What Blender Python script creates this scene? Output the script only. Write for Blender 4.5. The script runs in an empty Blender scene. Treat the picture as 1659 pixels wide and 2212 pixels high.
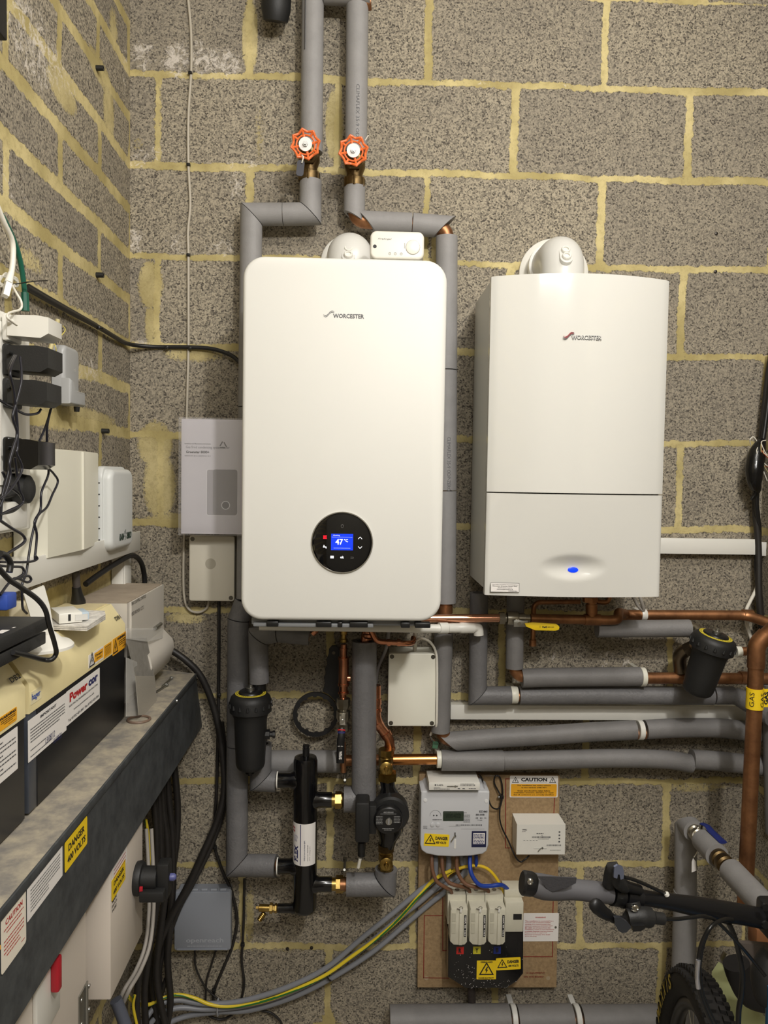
import bpy, bmesh, math, random
from mathutils import Vector, Matrix, noise
random.seed(7)
S = bpy.context.scene
COL = S.collection
V = Vector
# ---------------- camera (metres; X right from the left corner, Y=0 back wall, Z=0 one bed joint) -------------
FPX = 1647.7
CAM = V((0.58794, -1.97695, -0.99664))
ROT = Matrix(((0.9993726, -0.03186258, 0.01546527), (0.01393785, -0.04761458, -0.99876854), (0.03255972, 0.99835746, -0.04714061)))
cd = bpy.data.cameras.new('camera'); cam = bpy.data.objects.new('camera', cd); COL.objects.link(cam)
cd.sensor_fit = 'VERTICAL'; cd.sensor_height = 36; cd.lens = FPX / 2212 * 36; cd.clip_start = 0.02
rt = ROT.transposed()
m4 = Matrix(((rt[0][0], -rt[0][1], -rt[0][2], CAM.x), (rt[1][0], -rt[1][1], -rt[1][2], CAM.y), (rt[2][0], -rt[2][1], -rt[2][2], CAM.z), (0, 0, 0, 1)))
cam.matrix_world = m4
S.camera = cam
# ---------------- exposure, world, lights ----------------
S.view_settings.view_transform = 'Standard'; S.view_settings.look = 'None'; S.view_settings.gamma = 1
S.view_settings.use_curve_mapping = False
S.view_settings.exposure = -0.20
w = bpy.data.worlds.new('world'); S.world = w; w.use_nodes = True
w.node_tree.nodes['Background'].inputs[0].default_value = (0.9, 0.95, 1, 1); w.node_tree.nodes['Background'].inputs[1].default_value = 0.15
def area(name, loc, target, size, energy, color, shape='DISK'):
    l = bpy.data.lights.new(name, 'AREA'); l.shape = shape; l.size = size[0]; l.size_y = size[-1]; l.energy = energy; l.color = color
    o = bpy.data.objects.new(name, l); COL.objects.link(o); o.location = loc
    o.rotation_euler = (V(target) - V(loc)).to_track_quat('-Z', 'Y').to_euler(); return o
area('lamp_main', (1.16, -2.2, 0.09), (0.5, -0.4, -1.2), (0.12, 0.12), 27, (1, 0.97, 0.925))
area('fill_ceiling', (1.2, -1.35, 0.50), (0.35, -0.7, -1.0), (0.8, 0.5), 26, (1, 0.96, 0.9), 'RECTANGLE')  # added soft fill from above, mainly for the left wall; no known fitting
area('fill_rear', (0.85, -3.0, 0.40), (0.8, 0.0, -1.7), (1.0, 0.6), 33, (1, 0.97, 0.93), 'RECTANGLE')  # added fill behind the camera, lifts the lower half evenly
# ---------------- picture ray helpers: a pixel of the photograph plus a depth gives a point of the room ----------
def ray(x, y): return rt @ V(((x - 829.5) / FPX, (y - 1106) / FPX, 1))
def at(x, y, Y):
    d = ray(x, y); return CAM + d * ((Y - CAM.y) / d.y)
def atX(x, y, X):
    d = ray(x, y); return CAM + d * ((X - CAM.x) / d.x)
def atZ(x, y, Z):
    d = ray(x, y); return CAM + d * ((Z - CAM.z) / d.z)
def pw(px, Y): return px * (Y - CAM.y) / FPX      # pixels -> metres at depth Y
# ---------------- materials ----------------
def lin(c): return tuple((v / 255 / 12.92 if v / 255 < 0.04045 else ((v / 255 + 0.055) / 1.055) ** 2.4) for v in c) + (1,)
MATS = {}
def mat(name, rgb, rough=0.5, metal=0.0, bump=0.0, bscale=300.0, var=0.0, vscale=8.0, coat=0.0, rgb2=None, alpha=1.0, emit=0.0, trans=0.0):
    if name in MATS: return MATS[name]
    m = bpy.data.materials.new(name); m.use_nodes = True; nt = m.node_tree; b = nt.nodes['Principled BSDF']
    b.inputs['Base Color'].default_value = lin(rgb); b.inputs['Roughness'].default_value = rough; b.inputs['Metallic'].default_value = metal
    b.inputs['Coat Weight'].default_value = coat; b.inputs['Alpha'].default_value = alpha; b.inputs['Transmission Weight'].default_value = trans
    if emit: b.inputs['Emission Color'].default_value = lin(rgb); b.inputs['Emission Strength'].default_value = emit
    tc = nt.nodes.new('ShaderNodeTexCoord')
    if bump:
        n = nt.nodes.new('ShaderNodeTexNoise'); n.inputs['Scale'].default_value = bscale; n.inputs['Detail'].default_value = 4
        nt.links.new(tc.outputs['Object'], n.inputs['Vector'])
        bp = nt.nodes.new('ShaderNodeBump'); bp.inputs['Strength'].default_value = bump; bp.inputs['Distance'].default_value = 0.001
        nt.links.new(n.outputs[0], bp.inputs['Height']); nt.links.new(bp.outputs[0], b.inputs['Normal'])
    if var or rgb2:
        n = nt.nodes.new('ShaderNodeTexNoise'); n.inputs['Scale'].default_value = vscale; n.inputs['Detail'].default_value = 6; n.inputs['Roughness'].default_value = 0.65
        nt.links.new(tc.outputs['Object'], n.inputs['Vector'])
        r = nt.nodes.new('ShaderNodeValToRGB'); nt.links.new(n.outputs[0], r.inputs[0])
        c = lin(rgb); c2 = lin(rgb2) if rgb2 else tuple(v * (1 - var) for v in c[:3]) + (1,)
        r.color_ramp.elements[0].position = 0.35; r.color_ramp.elements[1].position = 0.65
        r.color_ramp.elements[0].color = c2; r.color_ramp.elements[1].color = c
        nt.links.new(r.outputs[0], b.inputs['Base Color'])
    MATS[name] = m; return m
def block_material(name):
    m = bpy.data.materials.new(name); m.use_nodes = True; nt = m.node_tree; b = nt.nodes['Principled BSDF']; L = nt.links.new
    b.inputs['Roughness'].default_value = 0.93; b.inputs['Specular IOR Level'].default_value = 0.2
    def N(t, **k):
        n = nt.nodes.new(t)
        for a, v in k.items(): setattr(n, a, v)
        return n
    def ns(scale, detail=3, rough=0.6, dist=0):
        n = N('ShaderNodeTexNoise'); n.inputs['Scale'].default_value = scale; n.inputs['Detail'].default_value = detail
        n.inputs['Roughness'].default_value = rough; n.inputs['Distortion'].default_value = dist; L(geo.outputs['Position'], n.inputs['Vector']); return n.outputs[0]
    def math_(op, a, bb=None, c=None):
        n = N('ShaderNodeMath', operation=op)
        for i, v in enumerate((a, bb, c)):
            if v is None: continue
            if isinstance(v, (int, float)): n.inputs[i].default_value = v
            else: L(v, n.inputs[i])
        return n.outputs[0]
    def sstep(v, a, c):
        n = N('ShaderNodeMapRange', interpolation_type='SMOOTHSTEP'); L(v, n.inputs[0]); n.inputs[1].default_value = a; n.inputs[2].default_value = c; return n.outputs[0]
    def mix(f, a, c):
        n = N('ShaderNodeMix', data_type='RGBA')
        if isinstance(f, float): n.inputs[0].default_value = f
        else: L(f, n.inputs[0])
        for i, v in ((6, a), (7, c)):
            if isinstance(v, tuple): n.inputs[i].default_value = v
            else: L(v, n.inputs[i])
        return n.outputs[2]
    geo = N('ShaderNodeNewGeometry')
    at_ = N('ShaderNodeAttribute', attribute_name='mask'); sep = N('ShaderNodeSeparateColor'); L(at_.outputs['Color'], sep.inputs[0])
    sd, eff, smear, rnd = sep.outputs[0], sep.outputs[1], sep.outputs[2], at_.outputs['Alpha']
    fine = ns(270, 3, 0.6, 0.1); med = ns(120, 4, 0.75, 0.5); big = ns(7, 3, 0.5)
    vor = N('ShaderNodeTexVoronoi', feature='F1'); vor.inputs['Scale'].default_value = 290; L(geo.outputs['Position'], vor.inputs['Vector'])
    vs = N('ShaderNodeSeparateColor'); L(vor.outputs['Color'], vs.inputs[0]); cell = vs.outputs[0]
    grain = math_('ADD', math_('MULTIPLY', cell, 0.62), math_('MULTIPLY', fine, 0.55))
    # aggregate grains
    base = mix(sstep(grain, 0.22, 0.92), lin((106, 100, 90)), lin((172, 162, 142)))
    tone = math_('ADD', math_('MULTIPLY', big, 0.6), math_('MULTIPLY', rnd, 0.4))
    base = mix(math_('MULTIPLY', sstep(tone, 0.3, 0.7), 0.35), base, lin((116, 110, 102)))
    pores = math_('MAXIMUM', math_('MULTIPLY', sstep(med, 0.40, 0.32), 0.85), math_('MULTIPLY', sstep(cell, 0.14, 0.05), 0.6))
    base = mix(pores, base, lin((58, 53, 49)))
    smf = math_('MULTIPLY', smear, 1.0)
    smfac = sstep(math_('ADD', smf, math_('MULTIPLY', math_('SUBTRACT', med, 0.5), 0.9)), 0.42, 0.62)
    mcol = mix(sstep(big, 0.35, 0.65), lin((168, 154, 104)), lin((204, 189, 138)))
    mcol = mix(math_('MULTIPLY', sstep(ns(60, 4, 0.7), 0.45, 0.7), 0.45), mcol, lin((150, 134, 92)))
    base = mix(math_('MULTIPLY', smfac, 0.85), base, mcol)
    edge = math_('ADD', sd, math_('MULTIPLY', math_('SUBTRACT', ns(48, 5, 0.75), 0.5), 0.026))
    mm = sstep(edge, 0.0008, -0.0008)
    base = mix(mm, base, mcol)
    ef = sstep(math_('ADD', eff, math_('MULTIPLY', math_('SUBTRACT', ns(45, 6, 0.8, 1.2), 0.5), 4.2)), 0.75, 1.35)
    base = mix(math_('MULTIPLY', math_('MULTIPLY', ef, sstep(eff, 0.02, 0.4)), 0.7), base, lin((222, 214, 204)))
    L(base, b.inputs['Base Color'])
    h = math_('ADD', math_('MULTIPLY', grain, 0.45), math_('MULTIPLY', pores, -0.7))
    h = math_('MULTIPLY', h, math_('SUBTRACT', 1.0, math_('MULTIPLY', math_('MAXIMUM', mm, smfac), 0.8)))
    h = math_('ADD', h, math_('MULTIPLY', mm, -0.1))
    bp = N('ShaderNodeBump'); bp.inputs['Strength'].default_value = 0.75; bp.inputs['Distance'].default_value = 0.004
    L(h, bp.inputs['Height']); L(bp.outputs[0], b.inputs['Normal'])
    return m
# ---------------- mesh building ----------------
ORG = {}
def frame(o, x, up, right_hand=True):
    """matrix with local x along x, local z along up, local y completing"""
    x = V(x).normalized(); z = V(up); z = (z - x * z.dot(x)).normalized(); y = z.cross(x)
    return Matrix(((x.x, y.x, z.x, o[0]), (x.y, y.y, z.y, o[1]), (x.z, y.z, z.z, o[2]), (0, 0, 0, 1)))
def zframe(o, z, hint=(0, 0, 1)):
    z = V(z).normalized(); h = V(hint)
    if abs(z.dot(h.normalized())) > 0.98: h = V((1, 0, 0)) if abs(z.x) < 0.9 else V((0, 1, 0))
    x = h.cross(z).normalized(); y = z.cross(x)
    return Matrix(((x.x, y.x, z.x, o[0]), (x.y, y.y, z.y, o[1]), (x.z, y.z, z.z, o[2]), (0, 0, 0, 1)))
def catmull(pts, sub=6, closed=False):
    pts = [V(p) for p in pts]; out = []; n = len(pts)
    for i in range(n - 1):
        p0 = pts[max(i - 1, 0)]; p1 = pts[i]; p2 = pts[i + 1]; p3 = pts[min(i + 2, n - 1)]
        for k in range(sub):
            t = k / sub
            out.append(0.5 * ((2 * p1) + (p2 - p0) * t + (2 * p0 - 5 * p1 + 4 * p2 - p3) * t * t + (3 * p1 - p0 - 3 * p2 + p3) * t ** 3))
    out.append(pts[-1]); return out
def fillet(pts, r, sub=5):
    """polyline with rounded corners"""
    pts = [V(p) for p in pts]; out = [pts[0]]
    for i in range(1, len(pts) - 1):
        a, p, c = pts[i - 1], pts[i], pts[i + 1]; u = (a - p); v = (c - p); rr = min(r, u.length * 0.48, v.length * 0.48)
        u.normalize(); v.normalize(); s = p + u * rr; e = p + v * rr
        for k in range(sub + 1):
            t = k / sub; out.append(s * (1 - t) ** 2 + p * 2 * t * (1 - t) + e * t * t)
    out.append(pts[-1]); return out
class MB:
    def __init__(s): s.bm = bmesh.new()
    def _xf(s, vs, M):
        if M is not None:
            for v in vs: v.co = M @ v.co
    def box(s, c, d, bev=0.0, M=None, seg=2):
        g = bmesh.ops.create_cube(s.bm, size=1.0)['verts']
        for v in g: v.co = V((c[0] + v.co.x * d[0], c[1] + v.co.y * d[1], c[2] + v.co.z * d[2]))
        if bev > 0:
            es = list({e for v in g for e in v.link_edges})
            r = bmesh.ops.bevel(s.bm, geom=es, offset=min(bev, min(d) * 0.49), segments=seg, affect='EDGES', profile=0.5)
            g = list({v for f in r['faces'] for v in f.verts} | {v for v in g if v.is_valid})
        s._xf(g, M); return s
    def prism(s, poly, z0, z1, M=None, bev=0.0, seg=2, inset=0.0):
        """polygon in local xy extruded from z0 to z1 ; bev rounds the z1 rim"""
        def ring(z, off):
            if off == 0: return [V((p[0], p[1], z)) for p in poly]
            n = len(poly); out = []
            ar = sum(poly[i][0] * poly[(i + 1) % n][1] - poly[(i + 1) % n][0] * poly[i][1] for i in range(n)); sg = 1 if ar > 0 else -1
            for i in range(n):
                a, p, c = V(poly[i - 1]), V(poly[i]), V(poly[(i + 1) % n])
                e1 = (p - a).normalized(); e2 = (c - p).normalized(); n1 = V((-e1.y, e1.x)); n2 = V((-e2.y, e2.x)); nn = n1 + n2
                nn = nn / max(nn.length_squared, 0.5) * 2 / 1
                q = p + nn * off * sg * 1.0 if nn.length < 3 else p
                out.append(V((q.x, q.y, z)))
            return out
        rings = [ring(z0, 0)]
        if bev > 0:
            for k in range(seg + 1):
                a = math.pi / 2 * k / seg; rings.append(ring(z1 - (bev - bev * math.sin(a)) * (1 if z1 > z0 else -1), bev - bev * math.cos(a)))
        else: rings.append(ring(z1, 0))
        vs = [[s.bm.verts.new(M @ v if M is not None else v) for v in r] for r in rings]; n = len(poly)
        for a, c in zip(vs, vs[1:]):
            for i in range(n): s.bm.faces.new((a[i], a[(i + 1) % n], c[(i + 1) % n], c[i]))
        s.bm.faces.new(vs[0][::-1]); s.bm.faces.new(vs[-1]); return s
    def sweep(s, pts, r, n=16, caps=True, closed=False, up=None, flat=None):
        """tube through pts; r number or list; flat=(w,h) factors gives an oval"""
        pts = [V(p) for p in pts]; m = len(pts)
        rs = r if isinstance(r, (list, tuple)) else [r] * m
        tg = []
        for i in range(m):
            if closed: t = pts[(i + 1) % m] - pts[i - 1]
            elif i == 0: t = pts[1] - pts[0]
            elif i == m - 1: t = pts[-1] - pts[-2]
            else: t = (pts[i] - pts[i - 1]).normalized() + (pts[i + 1] - pts[i]).normalized()
            tg.append(t.normalized())
        u = V(up) if up is not None else (V((0, 0, 1)) if abs(tg[0].z) < 0.9 else V((0, 1, 0)))
        u = (u - tg[0] * u.dot(tg[0])).normalized(); rings = []
        for i in range(m):
            u = (u - tg[i] * u.dot(tg[i])).normalized(); v = tg[i].cross(u)
            f = 1.0; bis = None
            if 0 < i < m - 1 and not closed:
                a = (pts[i] - pts[i - 1]).normalized(); c = (pts[i + 1] - pts[i]).normalized(); cs = max(0.3, math.sqrt(max(0, (1 + a.dot(c)) / 2)))
                if cs < 0.999: bis = (a - c).normalized(); f = 1 / cs
            ring = []
            for k in range(n):
                an = 2 * math.pi * k / n; fa, fb = flat if flat else (1, 1)
                d = u * math.cos(an) * fa + v * math.sin(an) * fb
                if bis is not None: d = d + bis * d.dot(bis) * (f - 1)
                ring.append(s.bm.verts.new(pts[i] + d * rs[i]))
            rings.append(ring)
        pr = list(zip(rings, rings[1:])) + ([(rings[-1], rings[0])] if closed else [])
        for a, c in pr:
            for k in range(n): s.bm.faces.new((a[k], a[(k + 1) % n], c[(k + 1) % n], c[k]))
        if caps and not closed: s.bm.faces.new(rings[0][::-1]); s.bm.faces.new(rings[-1])
        return s
    def lathe(s, o, axis, prof, n=24, squash=None, phase=0.0, hint=(0, 0, 1)):
        """prof: (distance along axis, radius)"""
        M = zframe(o, axis, hint); rings = []
        for (h, r) in prof:
            r = max(r, 1e-5)
            rings.append([s.bm.verts.new(M @ V((r * math.cos(2 * math.pi * k / n + phase), r * math.sin(2 * math.pi * k / n + phase), h))) for k in range(n)])
        for a, c in zip(rings, rings[1:]):
            for k in range(n): s.bm.faces.new((a[k], a[(k + 1) % n], c[(k + 1) % n], c[k]))
        s.bm.faces.new(rings[0][::-1]); s.bm.faces.new(rings[-1]); return s
    def cyl(s, a, b, r, n=20, r2=None):
        a, b = V(a), V(b); return s.lathe(a, b - a, [(0, r), ((b - a).length, r if r2 is None else r2)], n)
    def hexa(s, a, b, r): return s.cyl(a, b, r, 6)
    def ball(s, c, r, n=12):
        return s.lathe(V(c) - V((0, 0, 1)) * r, (0, 0, 1), [(r - r * math.cos(math.pi * k / n), r * math.sin(math.pi * k / n)) for k in range(n + 1)], n * 2)
    def quad(s, pts):
        s.bm.faces.new([s.bm.verts.new(V(p)) for p in pts]); return s
    def slab(s, pts, t, nrm=None):
        """flat polygon given by world points, thickened by t along its normal"""
        pts = [V(p) for p in pts]; nn = V(nrm) if nrm is not None else (pts[1] - pts[0]).cross(pts[2] - pts[0]).normalized()
        a = [s.bm.verts.new(p) for p in pts]; c = [s.bm.verts.new(p + nn * t) for p in pts]; n = len(pts)
        for i in range(n): s.bm.faces.new((a[i], a[(i + 1) % n], c[(i + 1) % n], c[i]))
        s.bm.faces.new(a[::-1]); s.bm.faces.new(c); return s
    def text(s, txt, M, size=0.01, depth=0.0003, align='CENTER', bold=0.0, shear=0.0, sx=1.0):
        cu = bpy.data.curves.new('t', 'FONT'); cu.body = txt; cu.size = size; cu.align_x = align; cu.align_y = 'CENTER'
        cu.extrude = 0; cu.offset = bold; cu.shear = shear; cu.resolution_u = 2
        o = bpy.data.objects.new('t', cu); me = bpy.data.meshes.new_from_object(o)
        off = len(s.bm.verts); tmp = bmesh.new(); tmp.from_mesh(me)
        base = [s.bm.verts.new(M @ V((v.co.x * sx, v.co.y, depth))) for v in tmp.verts]
        tmp.verts.index_update()
        for f in tmp.faces:
            try: s.bm.faces.new([base[v.index] for v in f.verts])
            except ValueError: pass
        tmp.free(); bpy.data.objects.remove(o); bpy.data.curves.remove(cu); bpy.data.meshes.remove(me); return s
    def build(s, name, m, parent=None, ang=38, smooth=True, origin=None):
        bm = s.bm
        bmesh.ops.recalc_face_normals(bm, faces=bm.faces)
        if parent is not None: off = ORG[parent.name]
        elif origin is not None: off = V(origin)
        else:
            xs = [v.co for v in bm.verts]; off = V(((min(c.x for c in xs) + max(c.x for c in xs)) / 2, (min(c.y for c in xs) + max(c.y for c in xs)) / 2, min(c.z for c in xs)))
        ca = math.radians(ang)
        for f in bm.faces: f.smooth = smooth
        for e in bm.edges:
            e.smooth = not (len(e.link_faces) == 2 and e.calc_face_angle(0) > ca)
        for v in bm.verts: v.co -= off
        me = bpy.data.meshes.new(name); bm.to_mesh(me); bm.free(); me.materials.append(m)
        o = bpy.data.objects.new(name, me); COL.objects.link(o)
        if parent is not None: o.parent = parent
        else: o.location = off
        ORG[o.name] = off.copy(); return o
def tag(o, label=None, cat=None, group=None, kind=None):
    if label: o['label'] = label
    if cat: o['category'] = cat
    if group: o['group'] = group
    if kind: o['kind'] = kind
    return o
def thing(name, loc, label, cat, group=None):
    o = bpy.data.objects.new(name, None); COL.objects.link(o); o.location = loc; o.empty_display_size = 0.02
    ORG[o.name] = V(loc); return tag(o, label, cat, group)
def copy_tree(root, loc, label=None, rot=None, scale=None):
    r = root.copy(); COL.objects.link(r); r.location = loc
    if rot is not None: r.rotation_euler = rot
    if scale is not None: r.scale = scale
    if label: r['label'] = label
    for ch in [o for o in COL.objects if o.parent == root]:
        c = ch.copy(); COL.objects.link(c); c.parent = r
        for g in [o for o in COL.objects if o.parent == ch]:
            d = g.copy(); COL.objects.link(d); d.parent = c
    return r
def sticker(parent, o, x, up, w, h, m, name='label', t=0.0006, r=0.0):
    """thin plate on a surface: o=centre, x=reading direction, up ; normal = x cross up. Returns its frame (local x right, local y up, z out)"""
    x = V(x).normalized(); up = V(up); up = (up - x * up.dot(x)).normalized(); n = x.cross(up)
    M = Matrix(((x.x, up.x, n.x, o[0]), (x.y, up.y, n.y, o[1]), (x.z, up.z, n.z, o[2]), (0, 0, 0, 1)))
    if m is not None:
        mb = MB()
        if r > 0: mb.prism(rrect(w, h, r, 4), 0, t, M)
        else: mb.box((0, 0, t / 2), (w, h, t), M=M)
        q = mb.build(name, m, parent)
        return M @ Matrix.Translation((0, 0, t)), q
    return M, None
def rrect(w, h, r, n=6):
    out = []
    for cx, cy, a0 in ((w / 2 - r, h / 2 - r, 0), (-w / 2 + r, h / 2 - r, 90), (-w / 2 + r, -h / 2 + r, 180), (w / 2 - r, -h / 2 + r, 270)):
        for k in range(n + 1):
            a = math.radians(a0 + 90 * k / n); out.append((cx + r * math.cos(a), cy + r * math.sin(a)))
    return out
def T(M, x, y, rot=0.0): return M @ Matrix.Translation((x, y, 0)) @ Matrix.Rotation(rot, 4, 'Z')
def bars(mb, M, x0, x1, y, h, seed=0, z=0.0003, gap=0.3):
    """a line of print too small to read: word-like dashes"""
    rnd = random.Random(seed); x = x0
    while x < x1:
        w_ = h * rnd.uniform(1.0, 4.0); w_ = min(w_, x1 - x)
        mb.quad([M @ V(p) for p in ((x, y - h / 2, z), (x + w_, y - h / 2, z), (x + w_, y + h / 2, z), (x, y + h / 2, z))]); x += w_ + h * (gap + 0.3)
def rect(mb, M, x, y, w, h, z=0.0002):
    mb.quad([M @ V(p) for p in ((x - w / 2, y - h / 2, z), (x + w / 2, y - h / 2, z), (x + w / 2, y + h / 2, z), (x - w / 2, y + h / 2, z))])
def barcode(mb, M, x, y, w, h, seed=1):
    rnd = random.Random(seed); c = x - w / 2
    while c < x + w / 2:
        b = w * rnd.uniform(0.008, 0.03); rect(mb, M, c + b / 2, y, b, h); c += b + w * rnd.uniform(0.01, 0.03)
def tri_outline(mb, M, x, y, s, t=0.12):
    """warning triangle outline"""
    P = [(x, y + s * 0.58), (x - s * 0.55, y - s * 0.4), (x + s * 0.55, y - s * 0.4)]; c = V((x, y - 0.07 * s))
    Q = [tuple(c + (V(p) - c) * (1 - t * 2.2)) for p in P]
    for i in range(3):
        j = (i + 1) % 3; mb.quad([M @ V((p[0], p[1], 0.0004)) for p in (P[i], P[j], Q[j], Q[i])])
    # lightning bolt
    b = [(0.04, 0.28), (-0.12, 0.0), (-0.02, 0.0), (-0.06, -0.26), (0.12, 0.06), (0.02, 0.06), (0.12, 0.28)]
    mb.quad([M @ V((x + p[0] * s, y - 0.06 * s + p[1] * s, 0.0004)) for p in b])
# ================= the room =================
XR, YF, ZF, ZC = 1.648, -3.4, -2.69, 0.55
BLK = block_material('blockwork')
def wob(a, b, c, s=9.0, amp=0.004): return noise.noise(V((a * s, b * s, c))) * amp
def blob(p, blobs):
    v = 0.0
    for (cx, cy, rx, ry, g) in blobs:
        d = ((p[0] - cx) / rx) ** 2 + ((p[1] - cy) / ry) ** 2
        if d < 1: v = max(v, g * (1 - d) ** 0.5)
    return v
def wall(name, to_world, us, vs, joint, eff, smear, flip):
    bm = bmesh.new(); lay = bm.verts.layers.float_color.new('mask'); grid = []
    for u in us:
        row = []
        for v in vs:
            x = bm.verts.new(to_world(u, v)); sd, rnd = joint(u, v); x[lay] = (sd, blob((u, v), eff), blob((u, v), smear), rnd); row.append(x)
        grid.append(row)
    for a, c in zip(grid, grid[1:]):
        for k in range(len(vs) - 1):
            q = (a[k], c[k], c[k + 1], a[k + 1]); bm.faces.new(q[::-1] if flip else q)
    me = bpy.data.meshes.new(name); bm.to_mesh(me); bm.free(); me.materials.append(BLK)
    o = bpy.data.objects.new(name, me); COL.objects.link(o); return tag(o, kind='structure')
def lines(a, b, st): n = max(1, int(round((b - a) / st))); return [a + (b - a) * i / n for i in range(n + 1)]
def hsh(i, j): return (math.sin(i * 127.1 + j * 311.7) * 43758.5453) % 1.0
A0 = 0.071
def joint_back(x, z):
    zz = z + wob(x, 0, 1.7, 6, 0.006) + wob(x, z, 3, 60, 0.002)
    k = math.floor(-zz / 0.225); fz = -zz / 0.225 - k
    dz = min(fz, 1 - fz) * 0.225
    par = k % 2
    xx = x - A0 - 0.225 * par + wob(k, z, 5.1, 6, 0.006) + (hsh(k, 3) - 0.5) * 0.012
    n = math.floor(xx / 0.45); fx = xx / 0.45 - n
    dx = min(fx, 1 - fx) * 0.45
    wv = 0.0075 + hsh(n if fx < 0.5 else n + 1, k) * 0.0035; wb = 0.0085 + noise.noise(V((x * 3, round(-zz / 0.225), 4))) * 0.003
    return min(dz - wb, dx - wv), hsh(n, k)
def joint_left(y, z):
    zz = z + wob(y, 0, 11.7, 6, 0.008) + wob(y, z, 13, 60, 0.002)
    k = math.floor(-zz / 0.1125); fz = -zz / 0.1125 - k
    dz = min(fz, 1 - fz) * 0.1125
    par = k % 2
    yy = -y - 0.229 - 0.225 * par + wob(k, z, 15.1, 6, 0.008) + (hsh(k, 8) - 0.5) * 0.012
    n = math.floor(yy / 0.45); fx = yy / 0.45 - n
    dx = min(fx, 1 - fx) * 0.45
    wb = 0.0135 + noise.noise(V((y * 4, k, 4))) * 0.005; wv = 0.0095 + hsh(n, k) * 0.004
    return min(dz - wb, dx - wv), hsh(n, k + 50)
def bx(x, y, rx, ry, g=1.0):      # blob on the back wall given in photograph pixels
    p = at(x, y, 0); return (p.x, p.z, pw(rx, 0), pw(ry, 0), g)
def lx(x, y, ry, rz, g=1.0):
    p = atX(x, y, 0); return (p.y, p.z, ry, rz, g)
EB = [bx(310, 120, 45, 40), bx(385, 130, 40, 45, 1.1), bx(430, 125, 40, 45), bx(480, 135, 55, 38, 1.1), bx(295, 345, 35, 35), bx(330, 330, 30, 20, .9), bx(512, 400, 22, 60, .8),
      bx(290, 515, 30, 40), bx(380, 525, 40, 35, .8), bx(480, 535, 40, 25, .9), bx(1060, 183, 45, 12, .8), bx(1240, 185, 60, 10, .7), bx(295, 740, 50, 18, .9), bx(520, 355, 60, 14, .8),
      bx(345, 922, 30, 10, .7), bx(1290, 1412, 50, 14, .9), bx(1180, 1415, 70, 14, .8), bx(1310, 1428, 25, 22, .8), bx(1360, 1432, 25, 16, .8), bx(990, 1420, 20, 8, .8)]
SB = [bx(325, 615, 32, 62, .9), bx(325, 700, 16, 60, .8), bx(335, 960, 45, 60, .9), bx(345, 1050, 42, 85, .9), bx(420, 1125, 140, 22, .8), bx(560, 300, 18, 110, .5),
      bx(722, 270, 24, 90, .9), bx(540, 80, 20, 90, 1.0), bx(420, 765, 90, 22, .7), bx(400, 1335, 60, 18, .7), bx(945, 540, 18, 60, .9), bx(530, 770, 60, 20, .5),
      bx(300, 310, 20, 30, .5), bx(1085, 1440, 14, 70, .7), bx(540, 1980, 14, 90, .7), bx(1500, 1700, 120, 20, .6), bx(1470, 1780, 8, 40, .3), bx(600, 2050, 120, 16, .5), bx(1330, 1868, 90, 14, .5)]
EL = [lx(80, 90, .16, .07, 1.0), lx(60, 120, .13, .05, .9), lx(125, 150, .12, .04, .9), lx(195, 800, .10, .035, 1), lx(170, 810, .1, .03, .8), lx(270, 140, .03, .1, .8), lx(30, 400, .1, .04, .7), lx(268, 340, .04, .03, .7)]
SL = [lx(215, 150, .10, .035, .9), lx(235, 240, .05, .08, .8), lx(135, 195, .09, .04, .9), lx(245, 60, .04, .06, .7), lx(190, 905, .25, .03, .8), lx(120, 900, .15, .035, .8), lx(130, 640, .02, .05, .8),
      lx(250, 80, .05, .1, .5), lx(180, 1280, .4, .05, .9), lx(150, 1350, .3, .05, .8), lx(60, 560, .1, .03, .6)]
zz_ = lines(-2.69, -2.42, 0.05)[:-1] + lines(-2.42, 0.22, 0.0085)[:-1] + lines(0.22, ZC, 0.05)
wall('wall_back', lambda u, v: (u, 0, v), lines(0, XR, 0.0085), zz_, joint_back, EB, SB, True)
yy_ = lines(YF, -1.0, 0.06)[:-1] + lines(-1.0, 0, 0.0085)
wall('wall_left', lambda u, v: (0, u, v), yy_, zz_, joint_left, EL, SL, False)
wall('wall_right', lambda u, v: (XR, u, v), lines(YF, -0.4, 0.06)[:-1] + lines(-0.4, 0, 0.0085), zz_, lambda u, v: joint_back(0.2 - u, v), [], [], True)
wall('wall_front', lambda u, v: (u, YF, v), lines(0, XR, 0.1), lines(ZF, ZC, 0.1), lambda u, v: (0.05, 0.5), [], [], False)
def plate(name, z, m):
    mb = MB(); mb.box((XR / 2, YF / 2, z), (XR + 0.2, -YF + 0.2, 0.02)); o = mb.build(name, m); tag(o, kind='structure')
bpy.data.objects['wall_front'].data.materials[0] = mat('bounce_white', (226, 224, 218), .9)  # unseen wall made white so it bounces fill light forward
plate('floor', ZF - 0.01, mat('concrete_floor', (172, 166, 156), 0.8, bump=0.4, bscale=60, var=0.2))
plate('ceiling', ZC + 0.01, mat('plasterboard', (232, 230, 224), 0.9))
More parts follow.
